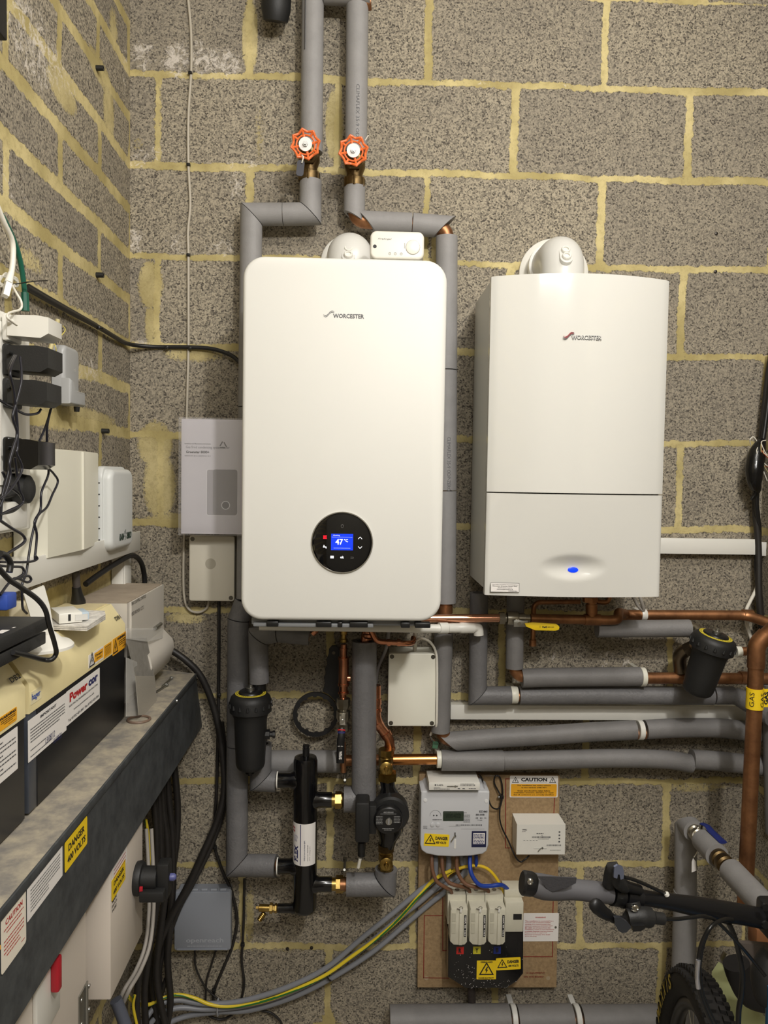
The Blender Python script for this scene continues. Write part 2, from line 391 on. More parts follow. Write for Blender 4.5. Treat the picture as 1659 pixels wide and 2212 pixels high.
# ================= shared materials =================
WHT = mat('white_enamel', (219, 218, 212), 0.5)
WHG = mat('gloss_white_enamel', (216, 215, 209), 0.12, coat=0.6)
WPL = mat('white_plastic', (222, 220, 212), 0.35)
CPL = mat('cream_plastic', (222, 220, 206), 0.4)
GPL = mat('pale_grey_plastic', (205, 204, 199), 0.4)
MGP = mat('mid_grey_plastic', (150, 151, 154), 0.45)
BLK_P = mat('black_plastic', (22, 22, 23), 0.35)
BLM = mat('matt_black_plastic', (26, 26, 26), 0.55, bump=0.2, bscale=400)
BCB = mat('black_cable', (24, 24, 25), 0.45)
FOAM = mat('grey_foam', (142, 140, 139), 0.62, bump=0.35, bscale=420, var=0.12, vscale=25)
FOAM_DIM = mat('dimmed_grey_foam', (122, 120, 119), 0.55, bump=0.6, bscale=260, var=0.16, vscale=14)  # grey foam with the weaker light on the right-hand pipes put into its colour
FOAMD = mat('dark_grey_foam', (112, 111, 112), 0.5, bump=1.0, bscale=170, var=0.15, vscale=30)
COP = mat('copper', (214, 152, 120), 0.25, 1.0, rgb2=(182, 118, 86), vscale=18)
COPD = mat('aged_copper', (172, 122, 84), 0.42, 0.85, rgb2=(132, 92, 64), vscale=22, bump=0.1, bscale=60)
BRS = mat('brass', (186, 158, 92), 0.28, 1.0, rgb2=(150, 122, 66), vscale=40)
BRSD = mat('aged_brass', (128, 108, 74), 0.45, 1.0, rgb2=(84, 68, 46), vscale=40)
CHR = mat('chrome', (205, 204, 200), 0.15, 1.0)
STL = mat('zinc_steel', (176, 176, 172), 0.35, 1.0)
GLB = mat('gloss_black', (6, 6, 8), 0.06, coat=0.5)
INK = mat('black_ink', (28, 27, 28), 0.6)
INKG = mat('grey_ink', (88, 88, 90), 0.6)
REDI = mat('red_ink', (176, 30, 34), 0.6)
BLUI = mat('navy_ink', (30, 34, 92), 0.6)
YEL = mat('yellow_label', (240, 205, 30), 0.45)
YELO = mat('amber_label', (238, 172, 38), 0.45)
PAP = mat('white_label', (232, 228, 224), 0.5)
WHC = mat('white_cable', (222, 218, 206), 0.45)
X1, Z1, NY = V((1, 0, 0)), V((0, 0, 1)), V((0, -1, 0))
def F(x, y, Y, dy=0.0): return sticker(None, at(x, y, Y) + V((0, -dy, 0)), X1, Z1, 1, 1, None)[0]
def FM(p): return sticker(None, p, X1, Z1, 1, 1, None)[0]
def LM(p, x=(0, 1, 0), up=(0, 0, 1)): return sticker(None, p, x, up, 1, 1, None)[0]
def tfit(mb, txt, M, w, h=None, **k):
    """text centred on M's origin scaled to width w (and cap height h)"""
    cu = bpy.data.curves.new('t', 'FONT'); cu.body = txt; cu.size = 1; cu.offset = k.get('bold', 0); cu.space_line = k.get('space', 1.0)
    cu.align_x = k.get('align', 'CENTER'); cu.resolution_u = 2; cu.shear = k.get('shear', 0)
    o = bpy.data.objects.new('t', cu); me = bpy.data.meshes.new_from_object(o)
    xs = [v.co.x for v in me.vertices]; ys = [v.co.y for v in me.vertices]
    if xs:
        cx, cy = (min(xs) + max(xs)) / 2, (min(ys) + max(ys)) / 2; sx = w / (max(xs) - min(xs)); sy = sx if h is None else h / (max(ys) - min(ys))
        vs = [mb.bm.verts.new(M @ V(((v.co.x - cx) * sx, (v.co.y - cy) * sy, 0.0004))) for v in me.vertices]
        for p in me.polygons:
            try: mb.bm.faces.new([vs[i] for i in p.vertices])
            except ValueError: pass
    bpy.data.objects.remove(o); bpy.data.curves.remove(cu); bpy.data.meshes.remove(me)
def lettering(parent, M, items, m, name='lettering'):
    """items: (text, x, y, w, h) on frame M"""
    mb = MB()
    for it in items:
        if it[0] == '#': bars(mb, M, it[1], it[1] + it[3], it[2], it[4], seed=int(abs(it[2]) * 1e5) + int(it[3] * 1e4))
        elif it[0] == '|': barcode(mb, M, it[1], it[2], it[3], it[4], seed=int(it[3] * 1e5))
        elif it[0] == '/': tri_outline(mb, M, it[1], it[2], it[3])
        elif it[0] == '-': rect(mb, M, it[1], it[2], it[3], it[4])
        else: tfit(mb, it[0], T(M, it[1], it[2], it[5] if len(it) > 5 else 0), it[3], it[4], bold=it[6] if len(it) > 6 else 0.02)
    return mb.build(name, m, parent, smooth=False)
def gridshell(f, nu, nv, yback, mb):
    """front surface f(u,v)->Vector with returns back to plane Y=yback"""
    bm = mb.bm; g = [[bm.verts.new(f(i / nu, j / nv)) for j in range(nv + 1)] for i in range(nu + 1)]
    for i in range(nu):
        for j in range(nv): bm.faces.new((g[i][j], g[i + 1][j], g[i + 1][j + 1], g[i][j + 1]))
    rim = [g[i][0] for i in range(nu + 1)] + [g[nu][j] for j in range(1, nv + 1)] + [g[i][nv] for i in range(nu - 1, -1, -1)] + [g[0][j] for j in range(nv - 1, 0, -1)]
    b = [bm.verts.new(V((v.co.x, yback, v.co.z))) for v in rim]; n = len(rim)
    for k in range(n): bm.faces.new((rim[k], rim[(k + 1) % n], b[(k + 1) % n], b[k]))
    bm.faces.new(b)
def swoosh(mb, M, s, lw=0.10):
    for dy in (0.0, -0.22):
        pts = [(-0.95, -0.12 + dy), (-0.6, -0.3 + dy), (-0.25, -0.15 + dy), (0.15, 0.28 + dy), (0.5, 0.48 + dy), (0.9, 0.42 + dy)]
        c = catmull([V((a, b2, 0)) for a, b2 in pts], 5)
        for i in range(len(c) - 1):
            w0 = lw * math.sin(math.pi * min(1, (i + 1) / len(c))) ** 0.5; a, b2 = c[i], c[i + 1]
            mb.quad([M @ V((q.x * s, (q.y + o) * s, 0.0004)) for q, o in ((a, -w0 / 2), (b2, -w0 / 2), (b2, w0 / 2), (a, w0 / 2))])
# ================= large white boiler (left) =================
YB = -0.345
a, c = at(525, 550, YB), at(968, 563, YB); a2, c2 = at(519, 1340, YB), at(950, 1343, YB)
bxc, bw = (a.x + c.x) / 2 - .0005, 0.431; bz1, bz0 = (a.z + c.z) / 2, (a2.z + c2.z) / 2; bzc, bh = (bz1 + bz0) / 2, bz1 - bz0
bo = thing('boiler', (bxc, -0.15, bz0), 'large white wall-hung boiler with a round black dial showing 47°C', 'boiler')
M = FM((bxc, 0, bzc))
MB().prism(rrect(bw - 0.016, bh - 0.012, 0.03), 0.026, -YB - 0.05, M).build('casing', mat('casing_grey', (206, 205, 198), 0.4), bo)
MB().prism(rrect(bw, bh, 0.046, 8), -YB - 0.047, -YB, M, bev=0.009, seg=4).build('front_cover', WHT, bo)
mb = MB(); mb.box((bxc - 0.01, -0.17, bz0 - 0.006), (bw - 0.06, 0.30, 0.016), 0.002); mb.box((bxc - .06, -0.325, bz0 - 0.012), (0.26, 0.02, 0.008), 0.002)
ch = mb.build('bottom_chassis', mat('chassis_grey', (122, 124, 126), 0.4), bo)
for x, ww in ((590, 26), (700, 34), (735, 10), (775, 40), (875, 20), (912, 34)):
    q = at(x, 1348, YB + 0.02); MB().box((q.x, YB + 0.014, bz0 - 0.009), (pw(ww, YB), 0.02, 0.012), 0.002).build('chassis_clip', BLK_P, ch)
# dial
q = at(739, 1172, YB); Md = FM((q.x, YB, q.z)); dl = thing
ring = MB().lathe((q.x, YB + 0.004, q.z), NY, [(0, .0655), (0.0055, .0667), (0.0075, .0660), (0.0075, .0640), (0.006, .0625), (0.0, .0615)], 64).build('dial_ring', CHR, bo)
MB().lathe((q.x, YB + 0.003, q.z), NY, [(0, .0632), (0.0062, .0626), (0.0072, .058), (0.0072, .001)], 64).build('dial_glass', GLB, bo)
Ms = Md @ Matrix.Translation((0, 0, 0.0044))
sc = MB().box((0, 0.0015, 0), (0.047, 0.035, 0.0006), M=Ms).build('display', None or mat('display_blue', (8, 50, 205), 0.3, emit=0.9), bo)
Ms = Ms @ Matrix.Translation((0, 0, 0.0004))
lit = mat('lit_white', (240, 244, 250), 0.4, emit=0.9)
mb = MB(); tfit(mb, '47', T(Ms, -0.006, 0.002), 0.016, 0.0125, bold=0.02); tfit(mb, '°C', T(Ms, 0.0085, 0.0048), 0.0085, 0.0068, bold=0.02); tfit(mb, 'Heating', T(Ms, -0.012, 0.0155), 0.014, 0.0032)
rect(mb, Ms, 0, 0.012, 0.044, 0.0003); rect(mb, Ms, 0, -0.0115, 0.036, 0.0003); mb.build('display_digits', lit, sc, smooth=False)
Mi = Md @ Matrix.Translation((0, 0, 0.0042))
for sx_, sy_, u in ((0.0385, 0.0115, 1), (0.0385, -0.0105, -1)):
    mb = MB()
    for s_ in (-1, 1): mb.quad([Mi @ V((sx_ + p[0] * s_, sy_ + p[1] * u, 0.0004)) for p in ((0, .002), (.0042, -.0022), (.0042, -.0038), (0, .0005))])
    mb.build('arrow_icon', lit, bo, smooth=False)
mb = MB(); rect(mb, Mi, -0.021, -0.031, 0.0072, 0.0055); mb.build('menu_icon', lit, bo, smooth=False)
mb = MB(); tfit(mb, 'ok', T(Mi, 0.0005, -0.031), 0.008, 0.0055, bold=0.03); mb.build('ok_icon', lit, bo, smooth=False); mb = MB()
rect(mb, Mi, -0.037, -0.0095, 0.007, 0.002); rect(mb, Mi, -0.0385, -0.0075, 0.002, 0.004); rect(mb, Mi, -0.034, -0.011, 0.0018, 0.003)
mb.build('tap_icon', lit, bo, smooth=False)
mb = MB(); 
for k in range(4): rect(mb, Mi, -0.0395 + k * 0.0019, 0.0115, 0.0011, 0.0055)
rect(mb, Mi, -0.0365, 0.0145, 0.008, 0.0012); rect(mb, Mi, -0.0365, 0.0085, 0.008, 0.0012); mb.build('radiator_icon', mat('lit_red', (235, 20, 45), 0.4, emit=0.9), bo, smooth=False)
mb = MB()
for k in range(10):
    a_ = [math.radians(36 * k + d) for d in (0, 36)]
    p = [((0.0026 + 0.0016 * max(0, math.sin(t))) * math.cos(t), (0.0026 + 0.0022 * max(0, math.sin(t))) * math.sin(t)) for t in a_]
    mb.quad([Mi @ V((p[0][0], 0.0345 + p[0][1], .0004)), Mi @ V((p[1][0], 0.0345 + p[1][1], .0004)), Mi @ V((p[1][0] * .8, 0.0345 + p[1][1] * .8, .0004)), Mi @ V((p[0][0] * .8, 0.0345 + p[0][1] * .8, .0004))])
mb.build('flame_icon', mat('faint_icon', (105, 105, 104), 0.5), bo, smooth=False); mb = MB()
rect(mb, Mi, 0.0215, -0.0305, 0.006, 0.0006); rect(mb, Mi, 0.0215, -0.0335, 0.006, 0.0006); rect(mb, Mi, 0.0245, -0.032, 0.0006, 0.003)
mb.build('back_icon', mat('faint_icon', (105, 105, 104), 0.5), bo, smooth=False)
MLg = FM((at(752, 683, YB).x, YB, at(752, 683, YB).z))
mb = MB(); tfit(mb, 'WORCESTER', T(MLg, 0.0010 , 0), 0.0655, 0.0092, bold=0.03); swoosh(mb, T(MLg, -0.0405, 0.004), 0.0125, 0.13)
mb.build('maker_logo', INKG, bo, smooth=False)
# carbon monoxide alarm on top of the boiler
q = at(858, 531, -0.30); al = thing('carbon_monoxide_alarm', (q.x, -0.28, bz1), 'white rounded carbon monoxide alarm standing on top of the large boiler', 'alarm')
Ma = FM((q.x, -0.268, q.z + .001)); MB().prism(rrect(0.117, 0.060, 0.014, 8), 0, 0.034, Ma, bev=0.005, seg=4).build('case', mat('alarm_white', (218, 214, 203), 0.35), al)
Ma = Ma @ Matrix.Translation((0, 0, 0.034))
mb = MB(); tfit(mb, 'FireAngel.', T(Ma, -0.027, 0.012), 0.030, 0.0042, shear=0.3)
for dx in (-.012, 0.0, 0.013):
    for k in range(12):
        t0, t1 = (math.radians(30 * k), math.radians(30 * (k + 1))); mb.quad([Ma @ V((dx - .004 + r_ * math.cos(t), -0.0185 + r_ * math.sin(t), .0004)) for r_, t in ((.0028, t0), (.0028, t1), (.0022, t1), (.0022, t0))])
    rect(mb, Ma, dx - .004, -.0185, .0026, .0005)
rect(mb, Ma, .016, -.001, .001, .012); mb.build('lettering', INKG, al, smooth=False)
MB().lathe(Ma @ V((0.034, -0.004, 0)), NY, [(0, .0158), (.0002, .0158), (.0002, .0152)], 40).build('button_groove', mat('groove_grey', (120, 118, 112), .6), al)
MB().lathe(Ma @ V((0.034, -0.004, 0)), NY, [(0, .0152), (.0015, .0150), (.0022, .013), (.0022, .001)], 40).build('test_button', mat('alarm_white', (236, 232, 222)), al)
MB().lathe(Ma @ V((-0.0485, -0.004, 0)), NY, [(0, .004), (.0004, .004), (.0004, .001)], 20).build('sensor_slot', INK, al)
# flues
def flue(x, y, rp, Yf, rx, ry, rr, label, gname, pl, ztop):
    ctr = at(x, y, Yf); r = pw(rp, Yf); t = thing('flue', (ctr.x, -0.0, ctr.z), label, 'flue', None)
    n = 40
    pts = fillet([V((ctr.x, Yf, ztop + 0.0005)), V((ctr.x, Yf, ctr.z + 0.008)), V((ctr.x - 0.004, -0.004, ctr.z + 0.008))], r * 1.15, 10)
    MB().sweep(pts, r, n).build('elbow', mat('flue_grey', (208, 207, 202), 0.3), t)
    p = at(rx, ry, -0.01); MB().lathe((p.x, 0.0, p.z), NY, [(0, rr), (0.012, rr), (0.02, rr * 0.86), (0.022, rr * 0.6)], 48).build('wall_seal', WPL, t)
    MB().lathe((ctr.x - .004, -0.045, ctr.z + 0.008), NY, [(0, r * 1.02), (0.002, r * 1.1), (0.018, r * 1.1), (0.02, r * 1.02)], 40).build('clamp_collar', mat('collar_white', (222, 221, 216), .3), t)
    q = at(pl[0], pl[1], Yf - r * 0.86); nrm = V((0.05, -0.85, 0.5)).normalized()
    Mp = LM(q, X1, V((0, 0.5, 0.85)))
    pp = MB().prism(rrect(0.030, 0.052, 0.0149, 8), -0.012, 0.003, Mp, bev=0.001).build('sampling_plate', mat('flue_grey', (208, 207, 202)), t)
    for dy in (0.011, -0.009):
        o_ = Mp @ V((0, dy, 0.003)); z_ = (Mp.to_3x3() @ V((0, 0, 1)))
        MB().lathe(o_, z_, [(0, .0105), (.004, .0105), (.006, .009), (.006, .0065), (.003, .006), (.003, .001)], 24).build('sampling_cap', WPL, pp)
    return t
flue(756, 556, 49, -0.15, 752, 568, 0.069, 'grey flue elbow mostly hidden behind the large boiler beside the alarm', None, (753, 548), bz1)
# ================= smaller boiler (right) =================
YC = -0.275
xl, xr = at(1062, 600, YC).x, at(1447, 605, YC).x; zt = at(1255, 602, YC).z; zm = at(1240, 1066, YC).z; zb = at(1235, 1287, YC).z
b2 = thing('boiler', ((xl + xr) / 2, -0.14, zb), 'smaller gloss white boiler with a curved front and blue oval light', 'boiler')
bul = 0.045
def fcurve(z0, z1, b0, b1, dish=None):
    def f(u, v):
        x = xl + (xr - xl) * u; z = z0 + (z1 - z0) * v; b = b0 + (b1 - b0) * v; e = 1 - (2 * u - 1) ** 2
        ed = min(u, 1 - u) * (xr - xl); y = YC - b * e + max(0, 0.004 - ed) * 0.8
        if dish:
            dx, dz, rx, rz = dish; d = ((x - dx) / rx) ** 2 + ((z - dz) / rz) ** 2
            if d < 1: y += 0.012 * (1 - d) ** 1.5
        return V((x, y, z))
    return f
mb = MB(); mb.prism([(xl + .002, -.026), (xr - .002, -.026), (xr - .002, YC + .02), (xl + .002, YC + .02)], zb + 0.012, zt - 0.004)
mb.build('casing', mat('casing_white', (214, 213, 206), 0.35), b2)
mb = MB(); gridshell(fcurve(zm + 0.0015, zt, bul, bul), 40, 8, YC + 0.022, mb); mb.build('upper_cover', WHG, b2)
dq = at(1238, 1225, YC - 0.02); mb = MB(); gridshell(fcurve(zb, zm - 0.0015, 0.018, bul, (dq.x, dq.z, 0.078, 0.030)), 90, 44, YC + 0.022, mb); mb.build('lower_flap', WHG, b2)
Mq = FM((at(1238, 1231, YC - .016).x, YC - .0145, at(1238, 1231, YC - .016).z))
MB().prism([(0.0118 * math.cos(math.radians(12 * k)), 0.0062 * math.sin(math.radians(12 * k))) for k in range(30)], -0.01, 0.003, Mq, bev=0.0015).build('indicator_light', mat('lit_blue', (10, 60, 235), .3, emit=0.8), b2)
MLg = FM((at(1262, 729, YC - bul).x, YC - bul - .0005, at(1262, 729, YC - bul).z))
mb = MB(); tfit(mb, 'WORCESTER', T(MLg, 0.0054, -0.0006), 0.0660, 0.0102, bold=0.03); swoosh(mb, T(MLg, -0.034, 0.003), 0.0135, 0.2)
logo_shadow = mb.build('maker_logo', INKG, b2, smooth=False)  # grey offset copy painted as the shadow of the raised logo
mb = MB(); tfit(mb, 'WORCESTER', FM((MLg.translation.x + .0042, MLg.translation.y - .0008, MLg.translation.z + .0007)), 0.0650, 0.0092, bold=0.0); mb.build('raised_letters', WHT, logo_shadow, smooth=False)
mb = MB(); swoosh(mb, FM((MLg.translation.x - .034, MLg.translation.y - .001, MLg.translation.z + .0045)), 0.0125, 0.10); mb.build('logo_wave', REDI, logo_shadow, smooth=False)
q = at(1089, 1268, YC - .003); Mx, s_ = sticker(b2, V((q.x, YC - .0112, q.z)), V((1, -0.09, 0)), Z1, 0.064, 0.021, mat('label_black_edge', (40, 40, 44), .5), 'service_label', t=.0004)
Mx = Mx @ Matrix.Translation((0, 0, 0)); MB().box((0, 0, 0.0002), (0.0625, 0.0195, 0.0003), M=Mx).build('label_face', PAP, s_)
lettering(s_, Mx @ Matrix.Translation((0, 0, .0003)), [('Your boiler and system are protected by a', 0, .0062, .058, .0022), ('Worcester Greenstar System Filter', 0, .0030, .056, .0026, 0, .03), ('Annual service required', 0, -.0006, .032, .0022), ('www.worcester-bosch.co.uk', 0, -.0038, .036, .0022), ('#', .008, -.0075, .02, .0011)], INK)
flue(1215, 558, 46, -0.155, 1196, 592, 0.089, 'grey flue elbow with two round sampling caps above the smaller boiler', None, (1222, 551), zt)
# ================= insulated pipes =================
def cutcyl(mb, a, b, r, na=None, nb=None, n=28, r_in=None):
    """straight sleeve a->b whose ends lie in planes with normals na, nb (mitre cuts); hollow if r_in"""
    a, b = V(a), V(b); ax = (b - a).normalized(); M = zframe((0, 0, 0), ax).to_3x3(); bm = mb.bm
    na = V(na) if na is not None else ax; nb = V(nb) if nb is not None else ax
    def ring(p, nn, rr):
        out = []
        for k in range(n):
            d = M @ V((rr * math.cos(2 * math.pi * k / n), rr * math.sin(2 * math.pi * k / n), 0)); out.append(bm.verts.new(p + d - ax * (d.dot(nn) / ax.dot(nn))))
        return out
    A, B = ring(a, na, r), ring(b, nb, r)
    for k in range(n): bm.faces.new((A[k], A[(k + 1) % n], B[(k + 1) % n], B[k]))
    if r_in:
        C_, D = ring(a, na, r_in), ring(b, nb, r_in)
        for k in range(n):
            bm.faces.new((A[k], C_[k], C_[(k + 1) % n], A[(k + 1) % n])); bm.faces.new((B[k], B[(k + 1) % n], D[(k + 1) % n], D[k])); bm.faces.new((C_[k], D[k], D[(k + 1) % n], C_[(k + 1) % n]))
    else: bm.faces.new(A[::-1]); bm.faces.new(B)
    return mb
def foam(parent, pts, r, m=None, gap=0.0012, core=None, rin=None, mitre=True, name='foam_sleeve', wav=0.0):
    """one sleeve per straight stretch, mitred where the run turns"""
    pts = [V(p) for p in pts]; m = m or FOAM; ax = [(pts[i + 1] - pts[i]).normalized() for i in range(len(pts) - 1)]; out = []
    for i in range(len(pts) - 1):
        na = (ax[i - 1] + ax[i]) if i > 0 and mitre else ax[i]; nb = (ax[i] + ax[i + 1]) if i < len(ax) - 1 and mitre else ax[i]
        g = gap if len(pts) > 2 else 0
        out.append(cutcyl(MB(), pts[i] + ax[i] * (g if i > 0 else 0), pts[i + 1] - ax[i] * (g if i < len(ax) - 1 else 0), r, na, nb, r_in=rin or r * 0.66).build(name, m, parent))
    return out
def core(parent, pts, r, m=None, fil=0.03, name='copper_pipe'):
    return MB().sweep(fillet(pts, fil, 6) if len(pts) > 2 else pts, r, 20).build(name, m or COPD, parent)
def bracket(parent_loc_pts, r, label, wpx=13, m=None):
    pass
def clipring(p, axis, r, w_, label, group=None, m=None, ywall=0.0):
    """plastic pipe clip: ring round the pipe with a foot to the wall"""
    p = V(p); t = thing('pipe_clip', (p.x, ywall, p.z), label, 'pipe clip', group)
    MB().lathe(p - V(axis).normalized() * w_ / 2, axis, [(0, r * .9), (0, r), (w_ * .1, r * 1.05), (w_ * .9, r * 1.05), (w_, r), (w_, r * .9)], 28).build('clip_ring', m or CPL, t)
    MB().box((p.x, (p.y + ywall) / 2, p.z), (w_ if abs(V(axis).x) > .5 else r * 1.2, abs(ywall - p.y), r * 1.2 if abs(V(axis).x) > .5 else w_), 0.001).build('clip_foot', m or CPL, t)
    return t
P = at
YP = -0.055
# --- upper left riser and its gate valve
r = 0.0272
ra = thing('insulated_pipe', P(673, 100, 0), 'grey foam-covered pipe dropping from the top left of the two orange wheels', 'pipe', 'upper risers')
core(ra, [P(676, -60, YP), P(673, 334, YP)], 0.0175); core(ra, [P(671, 396, YP), P(671, 462, YP), P(600, 463, YP)], 0.0175)
foam(ra, [P(676, -60, YP), P(673, 330, YP)], r)
foam(ra, [P(671, 391, YP), P(670.5, 462, YP), P(612, 463, YP)], r)
foam(ra, [P(611, 463, YP), P(543, 463, YP), P(538, 880, YP), P(534, 1292, YP)], r, gap=0.001)
q0 = P(659, 2, YP - r); MB().box((q0.x, YP - r * .82, q0.z - .03), (0.0012, 0.004, 0.16), 0).build('slit', mat('slit_dark', (40, 38, 38), .8), ra)
rb = thing('insulated_pipe', P(770, 100, 0), 'grey foam-covered pipe with printing that drops to the right orange wheel', 'pipe', 'upper risers')
core(rb, [P(800, 5, YP), P(772, 10, YP), P(769, 334, YP)], 0.0175); core(rb, [P(766, 410, YP), P(766, 477, YP), P(966, 492, YP), P(960, 900, YP), P(962, 1325, YP)], 0.0175)
foam(rb, [P(772, 14, YP), P(769, 330, YP)], r)
foam(rb, [P(700, -20, YP - .005), P(800, -14, YP - .005)], r * 1.1)
# lower stubs: mitres pulled apart to show the copper elbow
cutcyl(MB(), P(766, 402, YP), P(765, 470, YP), r * .97, None, V((-.55, 0, -1)), r_in=.018).build('foam_sleeve', FOAM, rb)
cutcyl(MB(), P(791, 480, YP), P(889, 484.5, YP), r, V((1, 0, .9)), None, r_in=.018).build('foam_sleeve', FOAM, rb)
cutcyl(MB(), P(891, 484.5, YP), P(961, 490, YP), r, None, V((1, 0, -1.05)), r_in=.018).build('foam_sleeve', FOAM, rb)
foam(rb, [P(965, 512, YP), P(964, 800, YP), P(963, 1060, YP), P(962, 1302, YP)], r)
Mt = LM(P(771, 250, YP - r * 1.0), V((0.04, 0, -1)), X1)
def wrap(mb, txt, p, xdir, w_, h, curve_r, roll=0):
    """text following a cylinder surface whose axis is along xdir (front side)"""
    t = MB(); M0 = Matrix.Identity(4); tfit(t, txt, M0, w_, h, bold=0.0)
    x = V(xdir).normalized(); n0 = V((0, -1, 0)); up = n0.cross(x).normalized()
    vs = {}
    for v in t.bm.verts:
        a_ = v.co.y / curve_r + roll; vs[v] = mb.bm.verts.new(V(p) + x * v.co.x + (up * math.sin(a_) + n0 * math.cos(a_)) * (curve_r + 0.0004))
    for f in t.bm.faces: mb.bm.faces.new([vs[v] for v in f.verts])
    t.bm.free()
mb = MB(); wrap(mb, 'CLIMAFLEX 35-9 OD', P(770.5, 250, YP), (P(769, 330, YP) - P(772, 14, YP)), 0.125, 0.0085, r, roll=0.1); mb.build('printing', INKG, rb, smooth=False)
mb = MB(); wrap(mb, 'CLIMAFLEX 35-9 ODP-ZERO', P(963.5, 1003, YP), (P(962, 1302, YP) - P(965, 512, YP)), 0.135, 0.0085, r, roll=0.15); mb.build('printing', INKG, rb, smooth=False)
# --- gate valves with orange handwheels
def gate_valve():
    ctr = P(668, 350, YP); wc = P(660, 312, -0.155)
    t = thing('gate_valve', ctr, 'brass gate valve with an orange handwheel, the left of the two', 'valve', None)
    x, z = ctr.x, ctr.z
    MB().lathe((x, YP, P(671, 395, YP).z), Z1, [(0, .022), (.004, .027), (.022, .027), (.024, .022), (.034, .020), (.05, .026), (.078, .026), (.09, .018)], 24).build('body', BRSD, t)
    MB().hexa((x, YP, P(671, 394, YP).z), (x, YP, P(671, 374, YP).z), .028).build('nut', BRSD, t)
    sd_ = V((wc.x - x, wc.y - YP, wc.z - (z + .012))).normalized()
    MB().lathe((x, YP, z + .012), sd_, [(0, .024), (.03, .024), (.034, .019), (.05, .017), (.052, .009), (.08, .008), (.1, .006)], 6).build('bonnet', BRSD, t)
    W = zframe(wc, sd_)
    OR = mat('orange_paint', (228, 112, 54), 0.4)
    mb = MB(); R = 0.034; ph = 0.22
    outer = []
    for k in range(64):
        a_ = 2 * math.pi * k / 64; rr = R - 0.0055 * abs(math.sin(a_ * 4)) ** .8; outer.append(W @ V((rr * math.cos(a_ + ph), rr * math.sin(a_ + ph), 0.002 * math.cos(8 * a_))))
    mb.sweep(outer, 0.0030, 8, closed=True)
    mb.sweep([W @ V((0.0215 * math.cos(2 * math.pi * k / 36), 0.0215 * math.sin(2 * math.pi * k / 36), -0.003)) for k in range(36)], 0.0022, 8, closed=True)
    for k in range(8):
        a_ = 2 * math.pi * k / 8 + ph; mb.sweep([W @ V((0.0215 * math.cos(a_), 0.0215 * math.sin(a_), -0.003)), W @ V((R * .93 * math.cos(a_), R * .93 * math.sin(a_), 0.001))], 0.0028, 8)
    for k in range(4):
        a_ = 2 * math.pi * k / 4 + ph; mb.sweep([W @ V((0.004 * math.cos(a_), 0.004 * math.sin(a_), -0.001)), W @ V((.0215 * math.cos(a_), .0215 * math.sin(a_), -0.003))], 0.0032, 8)
    hw = mb.build('handwheel', OR, t)
    MB().lathe(W @ V((0, 0, 0)), sd_, [(0, .0155), (.0035, .0155), (.0035, .001)], 32).build('maker_plate', PAP, t)
    mb = MB(); Mw = LM(W @ V((0, 0, .0036)), X1, Z1)
    for k in range(14):
        a_ = 2 * math.pi * k / 14; tfit(mb, 'OPEN SHUT ORKS'[k], Mw @ Matrix.Rotation(a_, 4, 'Z') @ Matrix.Translation((0, 0.0125, 0)), .0022, .0024) if 'OPEN SHUT ORKS'[k] != ' ' else None
    if False: mb.build('plate_print', INK, t, smooth=False)
    MB().lathe(W @ V((0, 0, .003)), sd_, [(0, .0065), (.004, .0065), (.005, .006), (.005, .0035), (.009, .0035), (.009, .001)], 6).build('spindle_nut', STL, t)
    return t
gv = gate_valve()
g2 = copy_tree(gv, ORG[gv.name] + (P(766, 363, YP) - P(668, 350, YP)), 'brass gate valve with an orange handwheel, the right of the two')
# tag hanging from the left wheel
tg_ = thing('hanging_tag', P(650, 365, -.15), 'dark key tag hanging on a tie from the left orange handwheel', 'tag')
Mt2 = F(649, 364, -.157); MB().prism(rrect(.017, .036, .006), 0, .003, Mt2 @ Matrix.Rotation(-.1, 4, 'Z')).build('tag_body', mat('tag_navy', (44, 44, 54), .4), tg_)
MB().sweep(catmull([P(652, 335, -.16), P(655, 340, -.166), P(652, 352, -.162)], 4), .0016, 8).build('cable_tie', WHC, tg_)
MB().sweep([P(789, 303, -.158), P(796, 292, -.163)], .0014, 8).build('cable_tie', WHC, None).__setitem__('label', 'white cable tie end sticking up off the right orange handwheel'); bpy.data.objects['cable_tie.001']['category'] = 'cable tie'
# --- black soil pipe at the top edge
MB().sweep([P(600, -60, -.06), P(596, 20, -.06), P(595, 46, -.05)], [.036, .036, .030], 24).build('drain_pipe', BLM, None); tag(bpy.data.objects['drain_pipe'], 'short black pipe end hanging down at the top edge beside the left riser', 'pipe')
# ================= pipework under the large boiler =================
pl_ = thing('insulated_pipe', P(513, 1600, 0), 'longest vertical grey foam pipe, behind the left black filter, turning into the low header port', 'pipe', 'pipes under the large boiler')
core(pl_, [P(515, 1345, -.06), P(512, 1869, -.075), P(600, 1869, -.09)], .014)
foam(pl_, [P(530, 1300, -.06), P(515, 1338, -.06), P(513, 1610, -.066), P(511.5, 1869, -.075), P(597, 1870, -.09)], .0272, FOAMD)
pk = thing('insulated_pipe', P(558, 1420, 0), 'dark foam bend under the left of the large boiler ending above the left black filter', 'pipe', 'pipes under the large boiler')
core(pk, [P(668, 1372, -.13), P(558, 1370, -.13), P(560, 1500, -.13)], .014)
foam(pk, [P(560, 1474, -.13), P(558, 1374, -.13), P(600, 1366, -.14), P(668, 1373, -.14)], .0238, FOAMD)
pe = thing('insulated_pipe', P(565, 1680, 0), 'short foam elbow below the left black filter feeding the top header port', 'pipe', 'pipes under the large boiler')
core(pe, [P(562, 1620, -.10), P(563, 1686, -.10), P(602, 1687, -.10)], .014)
